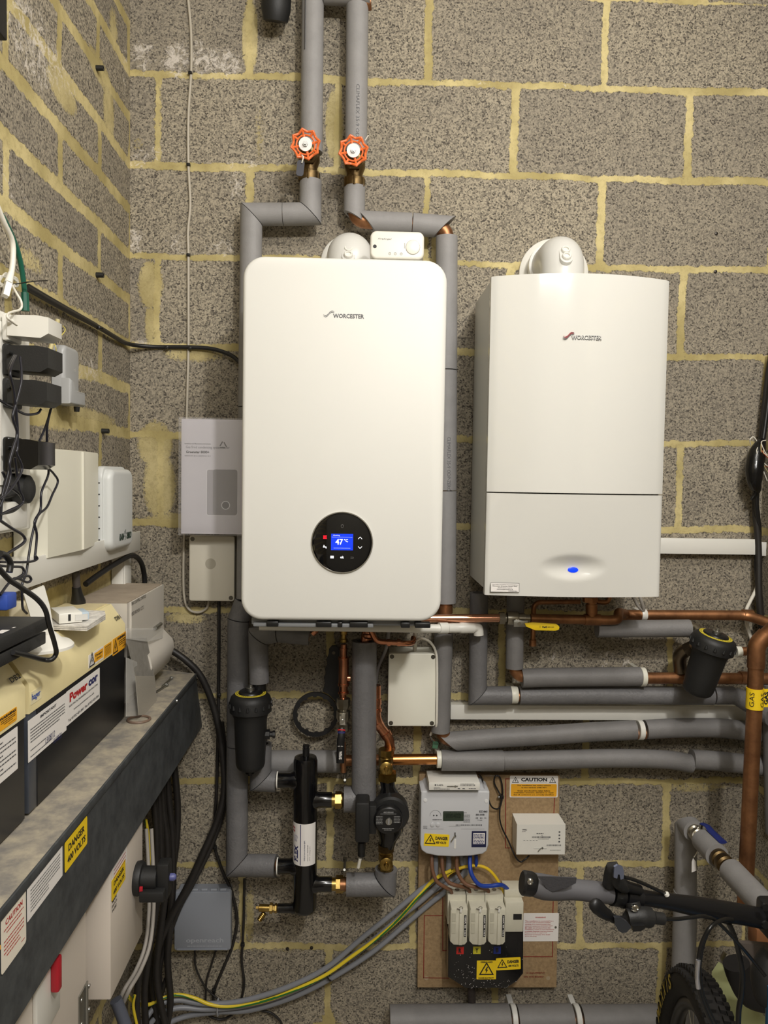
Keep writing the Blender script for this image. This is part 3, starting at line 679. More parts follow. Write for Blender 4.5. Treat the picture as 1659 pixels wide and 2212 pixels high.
foam(pe, [P(564, 1606, -.10), P(563, 1686, -.10), P(597, 1688, -.10)], .0262, FOAMD)
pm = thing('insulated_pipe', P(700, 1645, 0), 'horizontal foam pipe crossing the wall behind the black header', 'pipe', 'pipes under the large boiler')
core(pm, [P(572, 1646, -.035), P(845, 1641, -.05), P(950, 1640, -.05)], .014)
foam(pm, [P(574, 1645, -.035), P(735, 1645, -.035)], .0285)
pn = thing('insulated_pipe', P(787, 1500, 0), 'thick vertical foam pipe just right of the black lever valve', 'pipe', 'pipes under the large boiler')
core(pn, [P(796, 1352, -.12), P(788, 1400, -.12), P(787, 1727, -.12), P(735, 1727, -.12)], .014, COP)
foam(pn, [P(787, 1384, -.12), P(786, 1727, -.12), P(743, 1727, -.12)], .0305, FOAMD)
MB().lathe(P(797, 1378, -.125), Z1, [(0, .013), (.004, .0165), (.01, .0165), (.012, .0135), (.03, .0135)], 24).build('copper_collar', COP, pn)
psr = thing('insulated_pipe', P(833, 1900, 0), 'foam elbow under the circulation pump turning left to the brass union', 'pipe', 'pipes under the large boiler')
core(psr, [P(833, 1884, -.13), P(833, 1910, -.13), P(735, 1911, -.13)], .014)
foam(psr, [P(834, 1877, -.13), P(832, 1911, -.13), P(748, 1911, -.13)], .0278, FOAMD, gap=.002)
# ================= low loss header =================
YH = -.12
hd = thing('low_loss_header', P(660, 1980, YH), 'glossy black vertical cylinder header with side ports and a white wrap label', 'header')
HB = mat('gloss_black_paint', (12, 12, 14), 0.18, coat=.3)
ht, hb_ = P(660, 1632, YH), P(658, 1972, YH); ax_ = (ht - hb_); L_ = ax_.length
MB().lathe(hb_, ax_, [(0, .002), (.002, .018), (.008, .027), (.016, .0298), (L_ - .012, .0298), (L_ - .004, .027), (L_, .012), (L_ + .001, .001)], 40).build('vessel', HB, hd)
MB().lathe(P(661, 1634, YH), ax_, [(0, .0085), (.019, .0085), (.02, .007), (.022, .007), (.023, .0082), (.029, .0082), (.030, .004)], 20).build('air_vent', BLK_P, hd)
for (x0, x1, y, rr) in ((598, 640, 1685, .0185), (598, 640, 1871, .0185), (600, 640, 1962, .0112), (680, 717, 1728, .0185), (680, 717, 1910, .0185)):
    s_ = 1 if x0 > 660 else -1
    a_, b_ = P(658 + s_ * 8, y, YH), P(x1 if s_ > 0 else x0, y, YH)
    MB().lathe(a_, b_ - a_, [(0, rr * 1.25), (.02, rr * 1.2), (.026, rr), ((b_ - a_).length, rr), ((b_ - a_).length, rr * .7)], 28).build('port', HB, hd)
    if rr > .012 and s_ < 0: MB().lathe(b_, a_ - b_, [(0, rr * .8), (0, rr * 1.12), (.003, rr * 1.12), (.003, rr * .9)], 28).build('port_cap_ring', WPL, hd)
def cylpatch(mb, c0, c1, r_, a0, a1, n=16):
    c0, c1 = V(c0), V(c1)
    for k in range(n):
        p = [math.radians(a0 + (a1 - a0) * (k + j) / n) for j in (0, 1)]
        d = [V((math.sin(t), -math.cos(t), 0)) * r_ for t in p]
        mb.quad([c0 + d[0], c0 + d[1], c1 + d[1], c1 + d[0]])
lt, lb_ = P(659.5, 1769, YH), P(658.7, 1858, YH)
mb = MB(); cylpatch(mb, lb_, lt, .0303, -80, 60, 20); lab = mb.build('wrap_label', PAP, hd)
def wraptext(txt, xc, yc, w_, h, m, name, deg0):
    mb = MB(); t = MB(); tfit(t, txt, Matrix.Identity(4), w_, h, bold=.05 if h > .006 else .01); c = P(659, yc, YH); vs = {}
    for v in t.bm.verts:
        a_ = math.radians(deg0) - v.co.y / .030; vs[v] = mb.bm.verts.new(c + V((math.sin(a_) * .0308, -math.cos(a_) * .0308, v.co.x)))
    for f in t.bm.faces: mb.bm.faces.new([vs[v] for v in f.verts])
    t.bm.free(); mb.build(name, m, lab, smooth=False)
wraptext('FLEX', 0, 1833, .040, .0125, BLUI, 'lettering', -42); wraptext('EJ', 0, 1801, .016, .0125, mat('pale_lilac', (196, 192, 200), .5), 'lettering', -42)
wraptext('DN25 LP Low Loss Header (BSP)', 0, 1825, .05, .004, BLUI, 'lettering', 2); wraptext('Product code   HEAD/HEX/BSP', 0, 1830, .04, .0022, INKG, 'lettering', 16); wraptext('MAWP   6 BAR @ 110°C', 0, 1832, .036, .0022, INKG, 'lettering', 27)
mb = MB(); cylpatch(mb, P(658.8, 1857, YH), P(659.4, 1770, YH), .03045, -20, -16, 2); mb.build('blue_stripe', BLUI, lab)
mb = MB(); cylpatch(mb, P(659.3, 1789, YH), P(659.4, 1778, YH), .03045, -70, -50, 4); mb.build('red_flag', REDI, lab)
mb = MB(); cylpatch(mb, P(659.3, 1784.5, YH), P(659.4, 1782.5, YH), .0306, -70, -50, 4); mb.build('flag_bar', PAP, lab)
mb = MB(); cylpatch(mb, P(659.3, 1789, YH), P(659.4, 1778, YH), .0305, -62, -58, 2); mb.build('flag_bar', PAP, lab)
def union(x0, x1, y, Y, rr, label, grp='brass unions on the header'):
    a_, b_ = P(x0, y, Y), P(x1, y, Y); t = thing('pipe_union', a_, label, 'pipe union', grp); L = (b_ - a_).length; d = (b_ - a_).normalized()
    MB().lathe(a_, d, [(0, rr * .85), (L * .34, rr * .85)], 24).build('collar', BRS, t)
    MB().hexa(a_ + d * L * .3, a_ + d * L * .78, rr * 1.12).build('hex_nut', BRS, t)
    MB().lathe(a_ + d * L * .76, d, [(0, rr), (L * .08, rr), (L * .24, rr * .85)], 24).build('tail', BRS, t); return t
union(716, 743, 1728, YH, .0185, 'brass union on the upper right port of the black header')
union(716, 748, 1910, YH, .0185, 'brass union on the lower right port of the black header')
dc = thing('drain_cock', P(580, 1962, YH), 'small brass drain cock with ribbed hose tail at the header foot', 'valve')
d0, d1 = P(600, 1962, YH), P(557, 1961, YH); dd = (d1 - d0).normalized()
MB().lathe(d0, dd, [(0, .009), (.004, .0115), (.007, .0115), (.008, .009), (.012, .009), (.013, .0125), (.02, .0125), (.021, .008)], 6).build('hex_nut', BRS, dc)
MB().lathe(d0 + dd * .02, dd, [(0, .009), (.026, .009), (.027, .007)], 20).build('body', BRS, dc)
MB().lathe(d0 + dd * .047, dd, [(0, .004), (.007, .004)], 4).build('spindle', BRS, dc)
MB().lathe(P(571, 1972, YH - .002), P(560, 1988, YH - .002) - P(571, 1972, YH), [v for k in range(5) for v in ((k * .0042, .0052), (k * .0042 + .002, .0068), (k * .0042 + .003, .0068))] + [(.022, .005)], 16).build('hose_tail', BRS, dc)
# ================= magnetic filters =================
def filter_unit(base, top, label, s=1.0, name='system_filter'):
    """black canister: axis from base to lid top"""
    base, top = V(base), V(top); t = thing(name, base, label, 'filter'); ax = (top - base); L = ax.length; d = ax.normalized()
    MB().lathe(base, d, [(0, .014 * s), (.002, .020 * s), (.005, .028 * s), (.010, .0325 * s), (.018, .0350 * s), (L * .3, .0370 * s), (L * .6, .0392 * s), (L * .62, .0400 * s), (L * .66, .0425 * s), (L * .685, .0445 * s)], 44).build('canister', BLM, t)
    lidp = [(L * .68, .0465 * s), (L * .695, .050 * s), (L * .82, .0500 * s), (L * .865, .047 * s), (L * .895, .040 * s), (L * .90, .037 * s)]
    lid = MB().lathe(base, d, lidp, 48).build('lid', BLM, t)
    M = zframe(base, d)
    for k in range(16):
        a_ = 2 * math.pi * k / 16; c = M @ V((.0495 * s * math.cos(a_), .0495 * s * math.sin(a_), L * .755)); o_ = M @ V((.0505 * s * math.cos(a_), .0505 * s * math.sin(a_), L * .80))
        MB().sweep([c, o_], [.0042 * s, .0018 * s], 8).build('grip_rib', BLM, lid)
    MB().lathe(base, d, [(L * .895, .037 * s), (L * .905, .037 * s), (L * .905, .0295 * s)], 44).build('yellow_ring', mat('ring_yellow', (226, 206, 60), .5), t)
    MB().lathe(base, d, [(L * .90, .0297 * s), (L * .925, .028 * s), (L * .935, .025 * s), (L * .935, .001)], 40).build('centre_cap', BLK_P, t)
    MB().lathe(base, d, [(L * .93, .0105 * s), (L * .965, .0105 * s), (L * .97, .009 * s), (L * .97, .005 * s), (L, .0048 * s), (L, .001)], 12).build('air_vent', STL, t)
    mb = MB()
    for k in range(46):
        if k % 6 == 5: continue
        a0 = 2 * math.pi * k / 46; mb.quad([M @ V((r_ * s * math.cos(t_), r_ * s * math.sin(t_), L * .905 + .0003)) for r_, t_ in ((.0322, a0), (.0322, a0 + .07), (.0345, a0 + .07), (.0345, a0))])
    mb.build('ring_print', INK, t, smooth=False); return t, d, L
f1, d_, L_ = filter_unit(P(541, 1664, -.15), P(541.5, 1479, -.15), 'black canister filter with yellow-ringed lid hanging left of the keyhole-shaped spanner')
MB().lathe(P(540, 1664, -.15), -Z1, [(0, .012), (.006, .012), (.007, .006), (.012, .005)], 16).build('drain_plug', BLK_P, f1)
MB().lathe(P(572, 1586, -.15), X1, [(0, .012), (.012, .012), (.013, .007), (.018, .007), (.019, .0095), (.025, .0095)], 8).build('side_port', BLK_P, f1)
MB().lathe(P(583, 1517, -.15), X1, [(0, .006), (.006, .006)], 6).build('lid_screw', BLK_P, f1)
MB().cyl(P(560, 1474, -.13), P(562, 1600, -.12), .017).build('rear_manifold', BLK_P, f1)
# ================= filter spanner =================
YS_ = -.03
spn = MB(); cS = P(682, 1542, YS_); Ms_ = FM(cS); n = 72; ro, ri = .0580, .0485
O, I = [], []
def prof_out(a_):
    return ro
bm = spn.bm; rings = []
for z_ in (0, .007):
    o_, i_ = [], []
    for k in range(n):
        a_ = 2 * math.pi * k / n; t_ = ri - (0.003 if k % 6 in (0, 1) else 0)
        o_.append(bm.verts.new(Ms_ @ V((ro * math.cos(a_), ro * math.sin(a_), z_)))); i_.append(bm.verts.new(Ms_ @ V((t_ * math.cos(a_), t_ * math.sin(a_), z_))))
    rings.append((o_, i_))
for k in range(n):
    j = (k + 1) % n; (o0, i0), (o1, i1) = rings
    bm.faces.new((o1[k], o1[j], i1[j], i1[k])); bm.faces.new((o0[j], o0[k], i0[k], i0[j])); bm.faces.new((o0[k], o0[j], o1[j], o1[k])); bm.faces.new((i0[j], i0[k], i1[k], i1[j]))
hp = [P(x, y, YS_) - cS for x, y in ((697, 1492), (702, 1474), (700, 1462), (704, 1452), (702, 1444), (707, 1434), (705, 1424), (710, 1412), (711, 1401), (717, 1394), (728, 1394), (733, 1402), (733, 1470), (733, 1530), (724, 1512), (710, 1498))]
hpp = [(p.x, p.z) for p in hp]
hole = P(721, 1409, YS_) - cS
spn.prism(hpp, 0.0005, .0065, Ms_)
spn.build('filter_spanner', mat('spanner_black', (20, 20, 22), .5), None, origin=cS); sp = bpy.data.objects['filter_spanner']; tag(sp, 'black plastic ring spanner with wavy handle hanging under the large boiler', 'spanner')
MB().lathe(cS + hole + V((0, -.0066, 0)), NY, [(0, .0042), (.0003, .0042), (.0003, .001)], 20).build('hanging_hole', mat('hole_wall', (120, 112, 98), .9), sp)
# ================= copper branch with lever valve =================
YV = -.12
cb = thing('copper_branch', P(742, 1450, YV), 'upright copper and brass branch between the spanner and the foam pipe', 'pipe')
MB().lathe(P(742, 1388, YV), Z1, [(0, .0075), (.002, .0105), (.009, .0105), (.010, .007), (.02, .007), (.021, .0095), (.036, .0095), (.04, .0075)], 12).build('brass_fitting', BRS, cb)
MB().sweep([P(743, 1392, YV), P(741, 1508, YV)], .0078, 18).build('copper_pipe', COP, cb)
for y0, y1, rr in ((1400, 1404, .0098), (1403, 1420, .0088), (1420, 1480, .0125), (1420, 1424, .014), (1476, 1481, .014), (1481, 1494, .0105), (1494, 1498, .0135)):
    MB().lathe(P(742, y1, YV), Z1, [(0, rr), ((P(742, y0, YV) - P(742, y1, YV)).length, rr)], 22).build('solder_collar', COP, cb)
MB().sweep(fillet([P(742, 1465, YV), P(757, 1465, YV)], .01), .0088, 18).build('side_branch', COP, cb)
MB().sweep([P(741, 1604, YV + .02), P(742, 1668, YV + .02)], .007, 18).build('copper_pipe', COPD, cb)
lv = thing('lever_valve', P(740, 1560, YV), 'ball valve with a downward black lever printed WRAS', 'valve')
MB().lathe(P(741, 1580, YV), Z1, [(0, .012), (.006, .016), (.02, .016), (.024, .0125), (.034, .017), (.052, .017), (.056, .012), (.066, .0165), (.083, .0165), (.085, .011)], 8).build('body', mat('nickel', (168, 162, 148), .3, 1.0), lv)
MB().box(P(740, 1553, YV - .026), (.016, .006, .03), .002).build('lever_bracket', CHR, lv)
MB().lathe(P(739, 1554, YV - .014), NY, [(0, .006), (.014, .006), (.018, .0055), (.018, .001)], 6).build('lever_nut', CHR, lv)
pts = [P(738, 1572, YV - .03), P(737, 1590, YV - .037), P(736, 1600, YV - .038), P(735, 1648, YV - .038)]
lev = MB().sweep(pts, [.0065, .0085, .0095, .0095], 14, flat=(1, .45), up=X1).build('lever', BLK_P, lv)
ml = LM(P(735.5, 1628, YV - .043), V((0, 0, -1)), X1); mb = MB(); tfit(mb, 'WRAS', T(ml, .004, 0), .02, .0075, bold=.03); mb.build('lettering', PAP, lev, smooth=False)
mb = MB(); tfit(mb, 'OFF  ON', T(ml, -.018, -.0008, math.pi / 2), .012, .003); mb.build('lettering', PAP, lev, smooth=False)
MB().sweep([P(737.5, 1576, YV - .031), P(737.3, 1579, YV - .033)], .0093, 14, flat=(1, .5), up=X1).build('red_band', REDI, lv); MB().sweep([P(737.3, 1580, YV - .033), P(737.2, 1584, YV - .034)], .0093, 14, flat=(1, .5), up=X1).build('blue_band', BLUI, lv)
# small screws/hose clamps near lower unions
for (x0, y0, x1, y1, lb2) in ((745, 1668, 745, 1690, 'small zinc wall bolt below the black WRAS lever'), (745, 1856, 744, 1884, 'zinc threaded bolt above the lower brass union')):
    t = thing('wall_bolt', P(x0, y0, -.03), lb2, 'bolt'); MB().cyl(P(x0, y0, -.07), P(x1, y1, -.07), .0035).build('shank', STL, t); MB().hexa(P(x0, y0 - 3, -.07), P(x0, y0 + 3, -.07), .006).build('nut', STL, t)
    MB().cyl(P(x1, y1 - 5, -.0), P(x1, y1 - 5, -.075), .003).build('wall_stud', STL, t)
# ================= copper run down to the pump =================
YR = -.11
cr = thing('copper_offset', P(825, 1560, YR), 'shiny copper offset bend leading down to the pump', 'pipe')
MB().sweep(fillet([P(812, 1480, YR), P(812, 1560, YR), P(843, 1598, YR), P(841, 1628, YR)], .03, 8), .0122, 22).build('copper_pipe', COP, cr)
for a_, b_ in (((812, 1508), (812, 1522)), ((812, 1530), (813, 1538)), ((814, 1562), (821, 1571)), ((832, 1583), (838, 1592)), ((842, 1612), (841, 1620))):
    A, B = P(*a_, YR), P(*b_, YR); MB().lathe(A, B - A, [(0, .0125), (.001, .0142), ((B - A).length - .001, .0142), ((B - A).length, .0125)], 22).build('solder_collar', COP, cr)
cs_ = thing('copper_tail', P(850, 1387, -.14), 'thin copper tail running right below the large boiler', 'pipe')
MB().sweep(fillet([P(796, 1352, -.14), P(812, 1386, -.14), P(882, 1390, -.14), P(893, 1388, -.12), P(893, 1378, -.10)], .014, 6), .0068, 16).build('copper_pipe', COP, cs_)
for x in (836, 858): MB().cyl(P(x, 1388, -.14), P(x + 7, 1388, -.14), .0088).build('solder_collar', COP, cs_)
MB().sweep(fillet([P(674, 1369, -.15), P(684, 1360, -.15), P(688, 1350, -.13)], .012), .008, 16).build('copper_stub', COP, None); tag(bpy.data.objects['copper_stub'], 'tiny copper bend poking out of the dark foam under the large boiler', 'pipe')
# ================= circulation pump =================
pu = thing('circulation_pump', P(835, 1850, -.13), 'black circulation pump with a round printed face and brass isolators', 'pump')
YQ = -.13
def isolator(y0, y1, ky, nm):
    z0, z1 = P(834, y1, YQ).z, P(834, y0, YQ).z; x = P(834, y0, YQ).x; h = z1 - z0
    MB().lathe((x, YQ, z0), Z1, [(0, .019), (h * .2, .019), (h * .25, .014), (h * .45, .018), (h * .7, .018), (h * .75, .0145), (h * .78, .0185), (h, .0185)], 8).build(nm, BRS, pu)
    k = P(834, ky, YQ - .02); MB().lathe(k, NY, [(0, .016), (.010, .016), (.012, .012), (.013, .006), (.022, .005), (.023, .003)], 24).build('isolator_knob', BRS, pu)
    MB().box(k + V((0, -.02, 0)), (.004, .008, .018), .001).build('knob_slot', BRS, pu)
isolator(1618, 1678, 1657, 'upper_isolator'); isolator(1830, 1880, 1863, 'lower_isolator')
xx = P(836, 1690, YQ).x; MB().hexa((xx, YQ, P(836, 1684, YQ).z), (xx, YQ, P(836, 1668, YQ).z), .025).build('union_nut', BRS, pu)
MB().hexa((xx, YQ, P(836, 1836, YQ).z), (xx, YQ, P(836, 1823, YQ).z), .022).build('union_nut', BRSD, pu)
mb = MB(); mb.sweep([P(836, 1682, YQ), P(838, 1700, YQ), P(842, 1725, YQ), P(842, 1790, YQ), P(838, 1812, YQ), P(835, 1828, YQ)], [.019, .017, .030, .034, .022, .019], 24); mb.build('volute', HB, pu)
c_ = P(842, 1744, YQ); MB().lathe((c_.x, YQ + .02, c_.z), NY, [(0, .036), (.03, .045), (.062, .045), (.068, .040)], 40).build('motor_housing', BLM, pu)
c_ = P(839, 1779, YQ - .07); mf = MB().lathe((c_.x, YQ - .03, c_.z + .004), NY, [(0, .036), (.03, .0345), (.034, .033), (.036, .030), (.036, .001)], 48).build('motor_face', BLK_P, pu)
Mf = FM((c_.x, YQ - .066, c_.z + .004))
lettering(mf, Mf @ Matrix.Translation((0, 0, 0)), [('ARCHERGAS', 0, .0215, .024, .0036, 0, .03), ('#', -.019, .0175, .038, .0012)] + [('#', -.029, .011 - k * .0035, .015, .0013) for k in range(6)] + [('#', .013, .011 - k * .0035, .015, .0013) for k in range(5)] + [('#', -.014, -.018, .028, .0012), ('#', -.01, -.0215, .018, .0012)], mat('print_grey', (150, 150, 150), .5))
MB().lathe((c_.x + .001, YQ - .064, c_.z + .004), NY, [(0, .0085), (.005, .0085), (.006, .0078), (.006, .001)], 32).build('speed_dial', STL, pu)
MB().box((c_.x + .001, YQ - .0702, c_.z + .004), (.0025, .0012, .012), 0).build('dial_pointer', MGP, pu)
MB().box((P(783, 1758, -.185).x, -.182, P(784, 1768, -.185).z), (.034, .056, .098), .006).build('terminal_box', BLM, pu)
MB().box((P(804, 1765, -.17).x, -.172, P(806, 1765, -.17).z), (.02, .03, .07), .003).build('box_bridge', BLM, pu)
MB().lathe(P(781, 1818, -.185), V((0, 0, -1)), [(0, .010), (.018, .010), (.02, .009), (.034, .009), (.036, .006)], 16).build('cable_gland', BLK_P, pu)
MB().sweep([P(778, 1855, -.185), P(774, 1874, -.18)], .004, 10).build('supply_cable', WHC, pu)
# ================= right-hand pipework =================
YD = -.135
# polished gas tail with yellow lever valve
g1 = thing('gas_pipe', P(1010, 1335, YD), 'polished copper pipe leaving the large boiler towards the yellow lever valve', 'pipe')
MB().sweep([P(905, 1336, YD), P(1080, 1335, YD)], .0104, 24).build('copper_pipe', mat('polished_copper', (226, 168, 136), .16, 1.0), g1)
lv2 = thing('gas_valve', P(1110, 1336, YD), 'gas valve with a long flat yellow lever under the smaller boiler', 'valve')
A, B = P(1078, 1335, YD), P(1148, 1336, YD); dx = (B - A).normalized(); pm_ = (B - A).length
MB().hexa(A, A + dx * pm_ * .17, .0155).build('hex_nut', mat('nickel', (168, 162, 148), .3, 1.0), lv2)
MB().lathe(A + dx * pm_ * .17, dx, [(0, .010), (.004, .010), (.006, .0165), (.012, .0175), (.026, .0175), (.032, .0165), (.034, .0125), (.05, .0125), (.051, .0095), (.062, .0095)], 20).build('body', mat('nickel', (168, 162, 148)), lv2)
q = P(1120, 1346, YD - .02); MB().lathe((q.x, YD - .008, q.z), NY, [(0, .009), (.012, .009), (.013, .0055), (.022, .005), (.022, .001)], 8).build('stem', CHR, lv2)
MB().box((q.x + .004, YD - .027, q.z), (.034, .003, .0155), .001).build('lever_plate', STL, lv2)
Mly = FM((0, YD - .0285, 0)); pp = [P(x, y, YD - .0285) for x, y in ((1133, 1346), (1150, 1344), (1200, 1347), (1206, 1351), (1208, 1355), (1206, 1360), (1199, 1362), (1155, 1361), (1148, 1358), (1136, 1353))]
ly = MB().prism([(p.x, p.z) for p in pp], 0, .004, Mly, bev=.001).build('lever', YEL, lv2)
q2 = P(1178, 1354.5, YD - .0325); lettering(ly, FM((q2.x, YD - .0327, q2.z)), [('VaG', -.002, 0, .013, .0048, 0, .05), ('BS EN 331:2010', .0135, 0, .015, .003), ('-', -.013, .0018, .004, .0008), ('-', -.013, -.0018, .004, .0008)], INK)
g3 = thing('gas_pipe', P(1240, 1337, YD), 'dull copper pipe and fittings directly beneath the smaller boiler', 'pipe')
MB().sweep(fillet([P(1146, 1336, YD), P(1320, 1340, YD), P(1335, 1338, YD), P(1336, 1322, YD + .03), P(1352, 1328, -.06)], .012), .0118, 20).build('copper_pipe', COPD, g3)
MB().sweep([P(1278, 1292, YD), P(1278, 1336, YD)], .0118, 18).build('riser', COPD, g3)
for x0, x1 in ((1262, 1296),): MB().cyl(P(x0, 1338, YD), P(x1, 1339, YD), .0142).build('tee_collar', COPD, g3)
MB().cyl(P(1278, 1305, YD), P(1278, 1325, YD), .0142).build('tee_collar', COPD, g3); MB().hexa(P(1275, 1290, YD), P(1275, 1300, YD), .019).build('union_nut', COPD, g3)
g4 = thing('gas_pipe', P(1480, 1328, -.06), 'long copper pipe running right from the smaller boiler above the foam stub', 'pipe')
MB().sweep(fillet([P(1338, 1328, -.06), P(1612, 1329, -.06), P(1680, 1352, -.12)], .02), .0128, 22).build('copper_pipe', COPD, g4)
MB().cyl(P(1604, 1328.5, -.06), P(1625, 1329, -.06), .0146).build('coupling', COPD, g4); MB().cyl(P(1340, 1328, -.06), P(1352, 1328, -.06), .0146).build('coupling', COPD, g4)
clipring(P(1390, 1328, -.06), X1, .0138, .014, 'white pipe clip on the copper pipe right of the smaller boiler', 'pipe clips', WPL)
lp = thing('copper_loop', P(1160, 1340, -.09), 'thin dark copper loop hanging behind the yellow lever', 'pipe')
MB().sweep(fillet([P(1253, 1300, -.08), P(1153, 1301, -.08), P(1151, 1390, -.08)], .02, 6), .0062, 14).build('copper_pipe', COPD, lp); MB().cyl(P(1151, 1382, -.08), P(1151, 1395, -.08), .009).build('end_cap', COPD, lp)
lp = thing('copper_loop', P(1310, 1300, -.09), 'small copper bend just under the right corner of the smaller boiler', 'pipe')
MB().sweep(fillet([P(1290, 1300, -.1), P(1312, 1302, -.1), P(1318, 1286, -.1)], .012, 6), .0062, 14).build('copper_pipe', COPD, lp)
# condensate waste
cw = thing('condensate_pipe', P(960, 1358, -.17), 'white plastic waste pipe under the right of the large boiler', 'pipe')
MB().sweep([P(560, 1352, -.20), P(955, 1358, -.16)], .0105, 20).build('waste_pipe', WPL, cw)
A, B = P(948, 1357, -.16), P(1022, 1356, -.13); MB().lathe(A, B - A, [(0, .0135), (.022, .0135), (.024, .0115), (.055, .0115), (.058, .0135), ((B - A).length, .0135)], 24).build('coupling', WPL, cw)
MB().sweep(fillet([P(1012, 1355, -.132), P(1033, 1354, -.12), P(1034, 1372, -.12)], .012, 5), .0125, 20).build('elbow', WPL, cw)
# left riser below boiler right edge, then long run to the right
YX = -.06
pb = thing('insulated_pipe', P(956, 1480, 0), 'grey foam drop to the right of the beige junction box, ending at a copper elbow', 'pipe', 'right-hand foam pipes')
core(pb, [P(962, 1285, YX), P(954, 1598, YX), P(1010, 1598, YX)], .0175, fil=.04)
MB().cyl(P(961, 1308, YX), P(961, 1324, YX), .020).build('coupling', COPD, pb)
foam(pb, [P(959, 1366, YX), P(955, 1470, YX), P(951, 1580, YX)], .0240, FOAM_DIM, gap=0)
pg = thing('insulated_pipe', P(1150, 1590, 0), 'upper of the two long foam pipes below the white trunking, left of its clip', 'pipe', 'right-hand foam pipes')
r_ = .0245; cutcyl(MB(), P(968, 1602, YX), P(1060, 1595, YX), r_, V((1, 0, 1.2)), None, r_in=.018).build('foam_sleeve', FOAM_DIM, pg)
MB().sweep([P(1058, 1595, YX), P(1180, 1588, YX), P(1280, 1581, YX), P(1372, 1577, YX)], r_, 28).build('foam_sleeve', FOAM_DIM, pg)
MB().sweep(catmull([P(1394, 1576, YX), P(1450, 1573, YX), P(1530, 1572, YX), P(1580, 1575, YX), P(1640, 1583, YX)], 5), r_, 28).build('foam_sleeve', FOAM_DIM, pg)
MB().sweep([P(990, 1600, YX), P(1660, 1575, YX)], .014, 14).build('copper_pipe', COPD, pg)
clipring(P(1383, 1577, YX), X1, r_ * .96, .013, 'white clip on the upper long foam pipe below the trunking', 'pipe clips', WPL)
ph = thing('insulated_pipe', P(1250, 1640, 0), 'lower of the two long foam pipes, starting at the bright copper stub', 'pipe', 'right-hand foam pipes')
MB().sweep([P(842, 1641, -.06), P(945, 1640, -.06)], .0135, 22).build('copper_stub', mat('golden_copper', (206, 140, 82), .25, 1.0), ph)
MB().sweep([P(953, 1642, -.06), P(1086, 1643, -.06)], .0262, 28).build('foam_sleeve', FOAM_DIM, ph)
MB().sweep(catmull([P(1087, 1643, -.06), P(1220, 1640, -.06), P(1340, 1638, -.06), P(1440, 1641, -.06), P(1494, 1650, -.06)], 5), [.0235] * 21, 28).build('foam_sleeve', FOAM_DIM, ph)
MB().sweep([P(1494, 1640, -.062), P(1560, 1645, -.062), P(1650, 1655, -.062)], .0250, 28).build('foam_sleeve', FOAM_DIM, ph)
clipring(P(948, 1640, -.06), X1, .0205, .012, 'cream clip where bright copper meets the lower long foam pipe', 'pipe clips')
mb = MB(); wrap(mb, 'CLIMAFLEX', P(1060, 1657, -.06), X1, .038, .006, .0262, roll=-.55); mb.build('printing', INKG, ph, smooth=False)
pc = thing('insulated_pipe', P(1033, 1450, 0), 'foam pipe dropping beside the white waste elbow and turning right above the trunking', 'pipe', 'right-hand foam pipes')
core(pc, [P(1034, 1285, -.07), P(1031, 1504, -.07), P(1560, 1503, -.07)], .014)
foam(pc, [P(1035, 1280, -.07), P(1031.5, 1503, -.07), P(1103, 1502, -.07)], .0232, FOAMD)
MB().sweep([P(1121, 1502, -.07), P(1300, 1501, -.07), P(1538, 1503, -.07)], .0232, 28).build('foam_sleeve', FOAMD, pc); MB().sweep([P(1541, 1502, -.07), P(1584, 1502, -.07)], .0232, 28).build('foam_sleeve', FOAMD, pc)
MB().sweep([P(1586, 1502, -.07), P(1620, 1518, -.1), P(1670, 1545, -.16)], [.021, .026, .028], 24).build('foam_sleeve', FOAMD, pc)
clipring(P(1110, 1501, -.07), X1, .0205, .018, 'cream clip on the foam pipe just above the trunking', 'pipe clips')
pd = thing('insulated_pipe', P(1250, 1462, 0), 'foam pipe dropping behind the yellow lever and running right at mid height', 'pipe', 'right-hand foam pipes')
core(pd, [P(1112, 1285, -.09), P(1110, 1463, -.09), P(1660, 1466, -.09)], .0145, fil=.035)
foam(pd, [P(1114, 1280, -.09), P(1111, 1443, -.09)], .0220, FOAM_DIM)
MB().sweep([P(1127, 1465, -.09), P(1180, 1463, -.09), P(1382, 1461, -.09)], .0236, 28).build('foam_sleeve', FOAM_DIM, pd)
MB().cyl(P(1598, 1464, -.09), P(1618, 1465, -.09), .0165).build('coupling', COPD, pd)
clipring(P(1388, 1462, -.09), X1, .0228, .012, 'cream clip at the end of the mid-height foam pipe', 'pipe clips')
pe2 = thing('insulated_pipe', P(1390, 1358, -.11), 'short foam stub under the smaller boiler pointing at the tilted black filter', 'pipe', 'right-hand foam pipes')
MB().sweep([P(1289, 1358, -.11), P(1400, 1358, -.11), P(1489, 1357, -.11)], .0218, 28).build('foam_sleeve', FOAM_DIM, pe2)
MB().sweep(fillet([P(1450, 1357, -.11), P(1500, 1357, -.11), P(1512, 1372, -.14)], .02), .014, 18).build('nickel_elbow', mat('nickel', (168, 162, 148)), pe2)
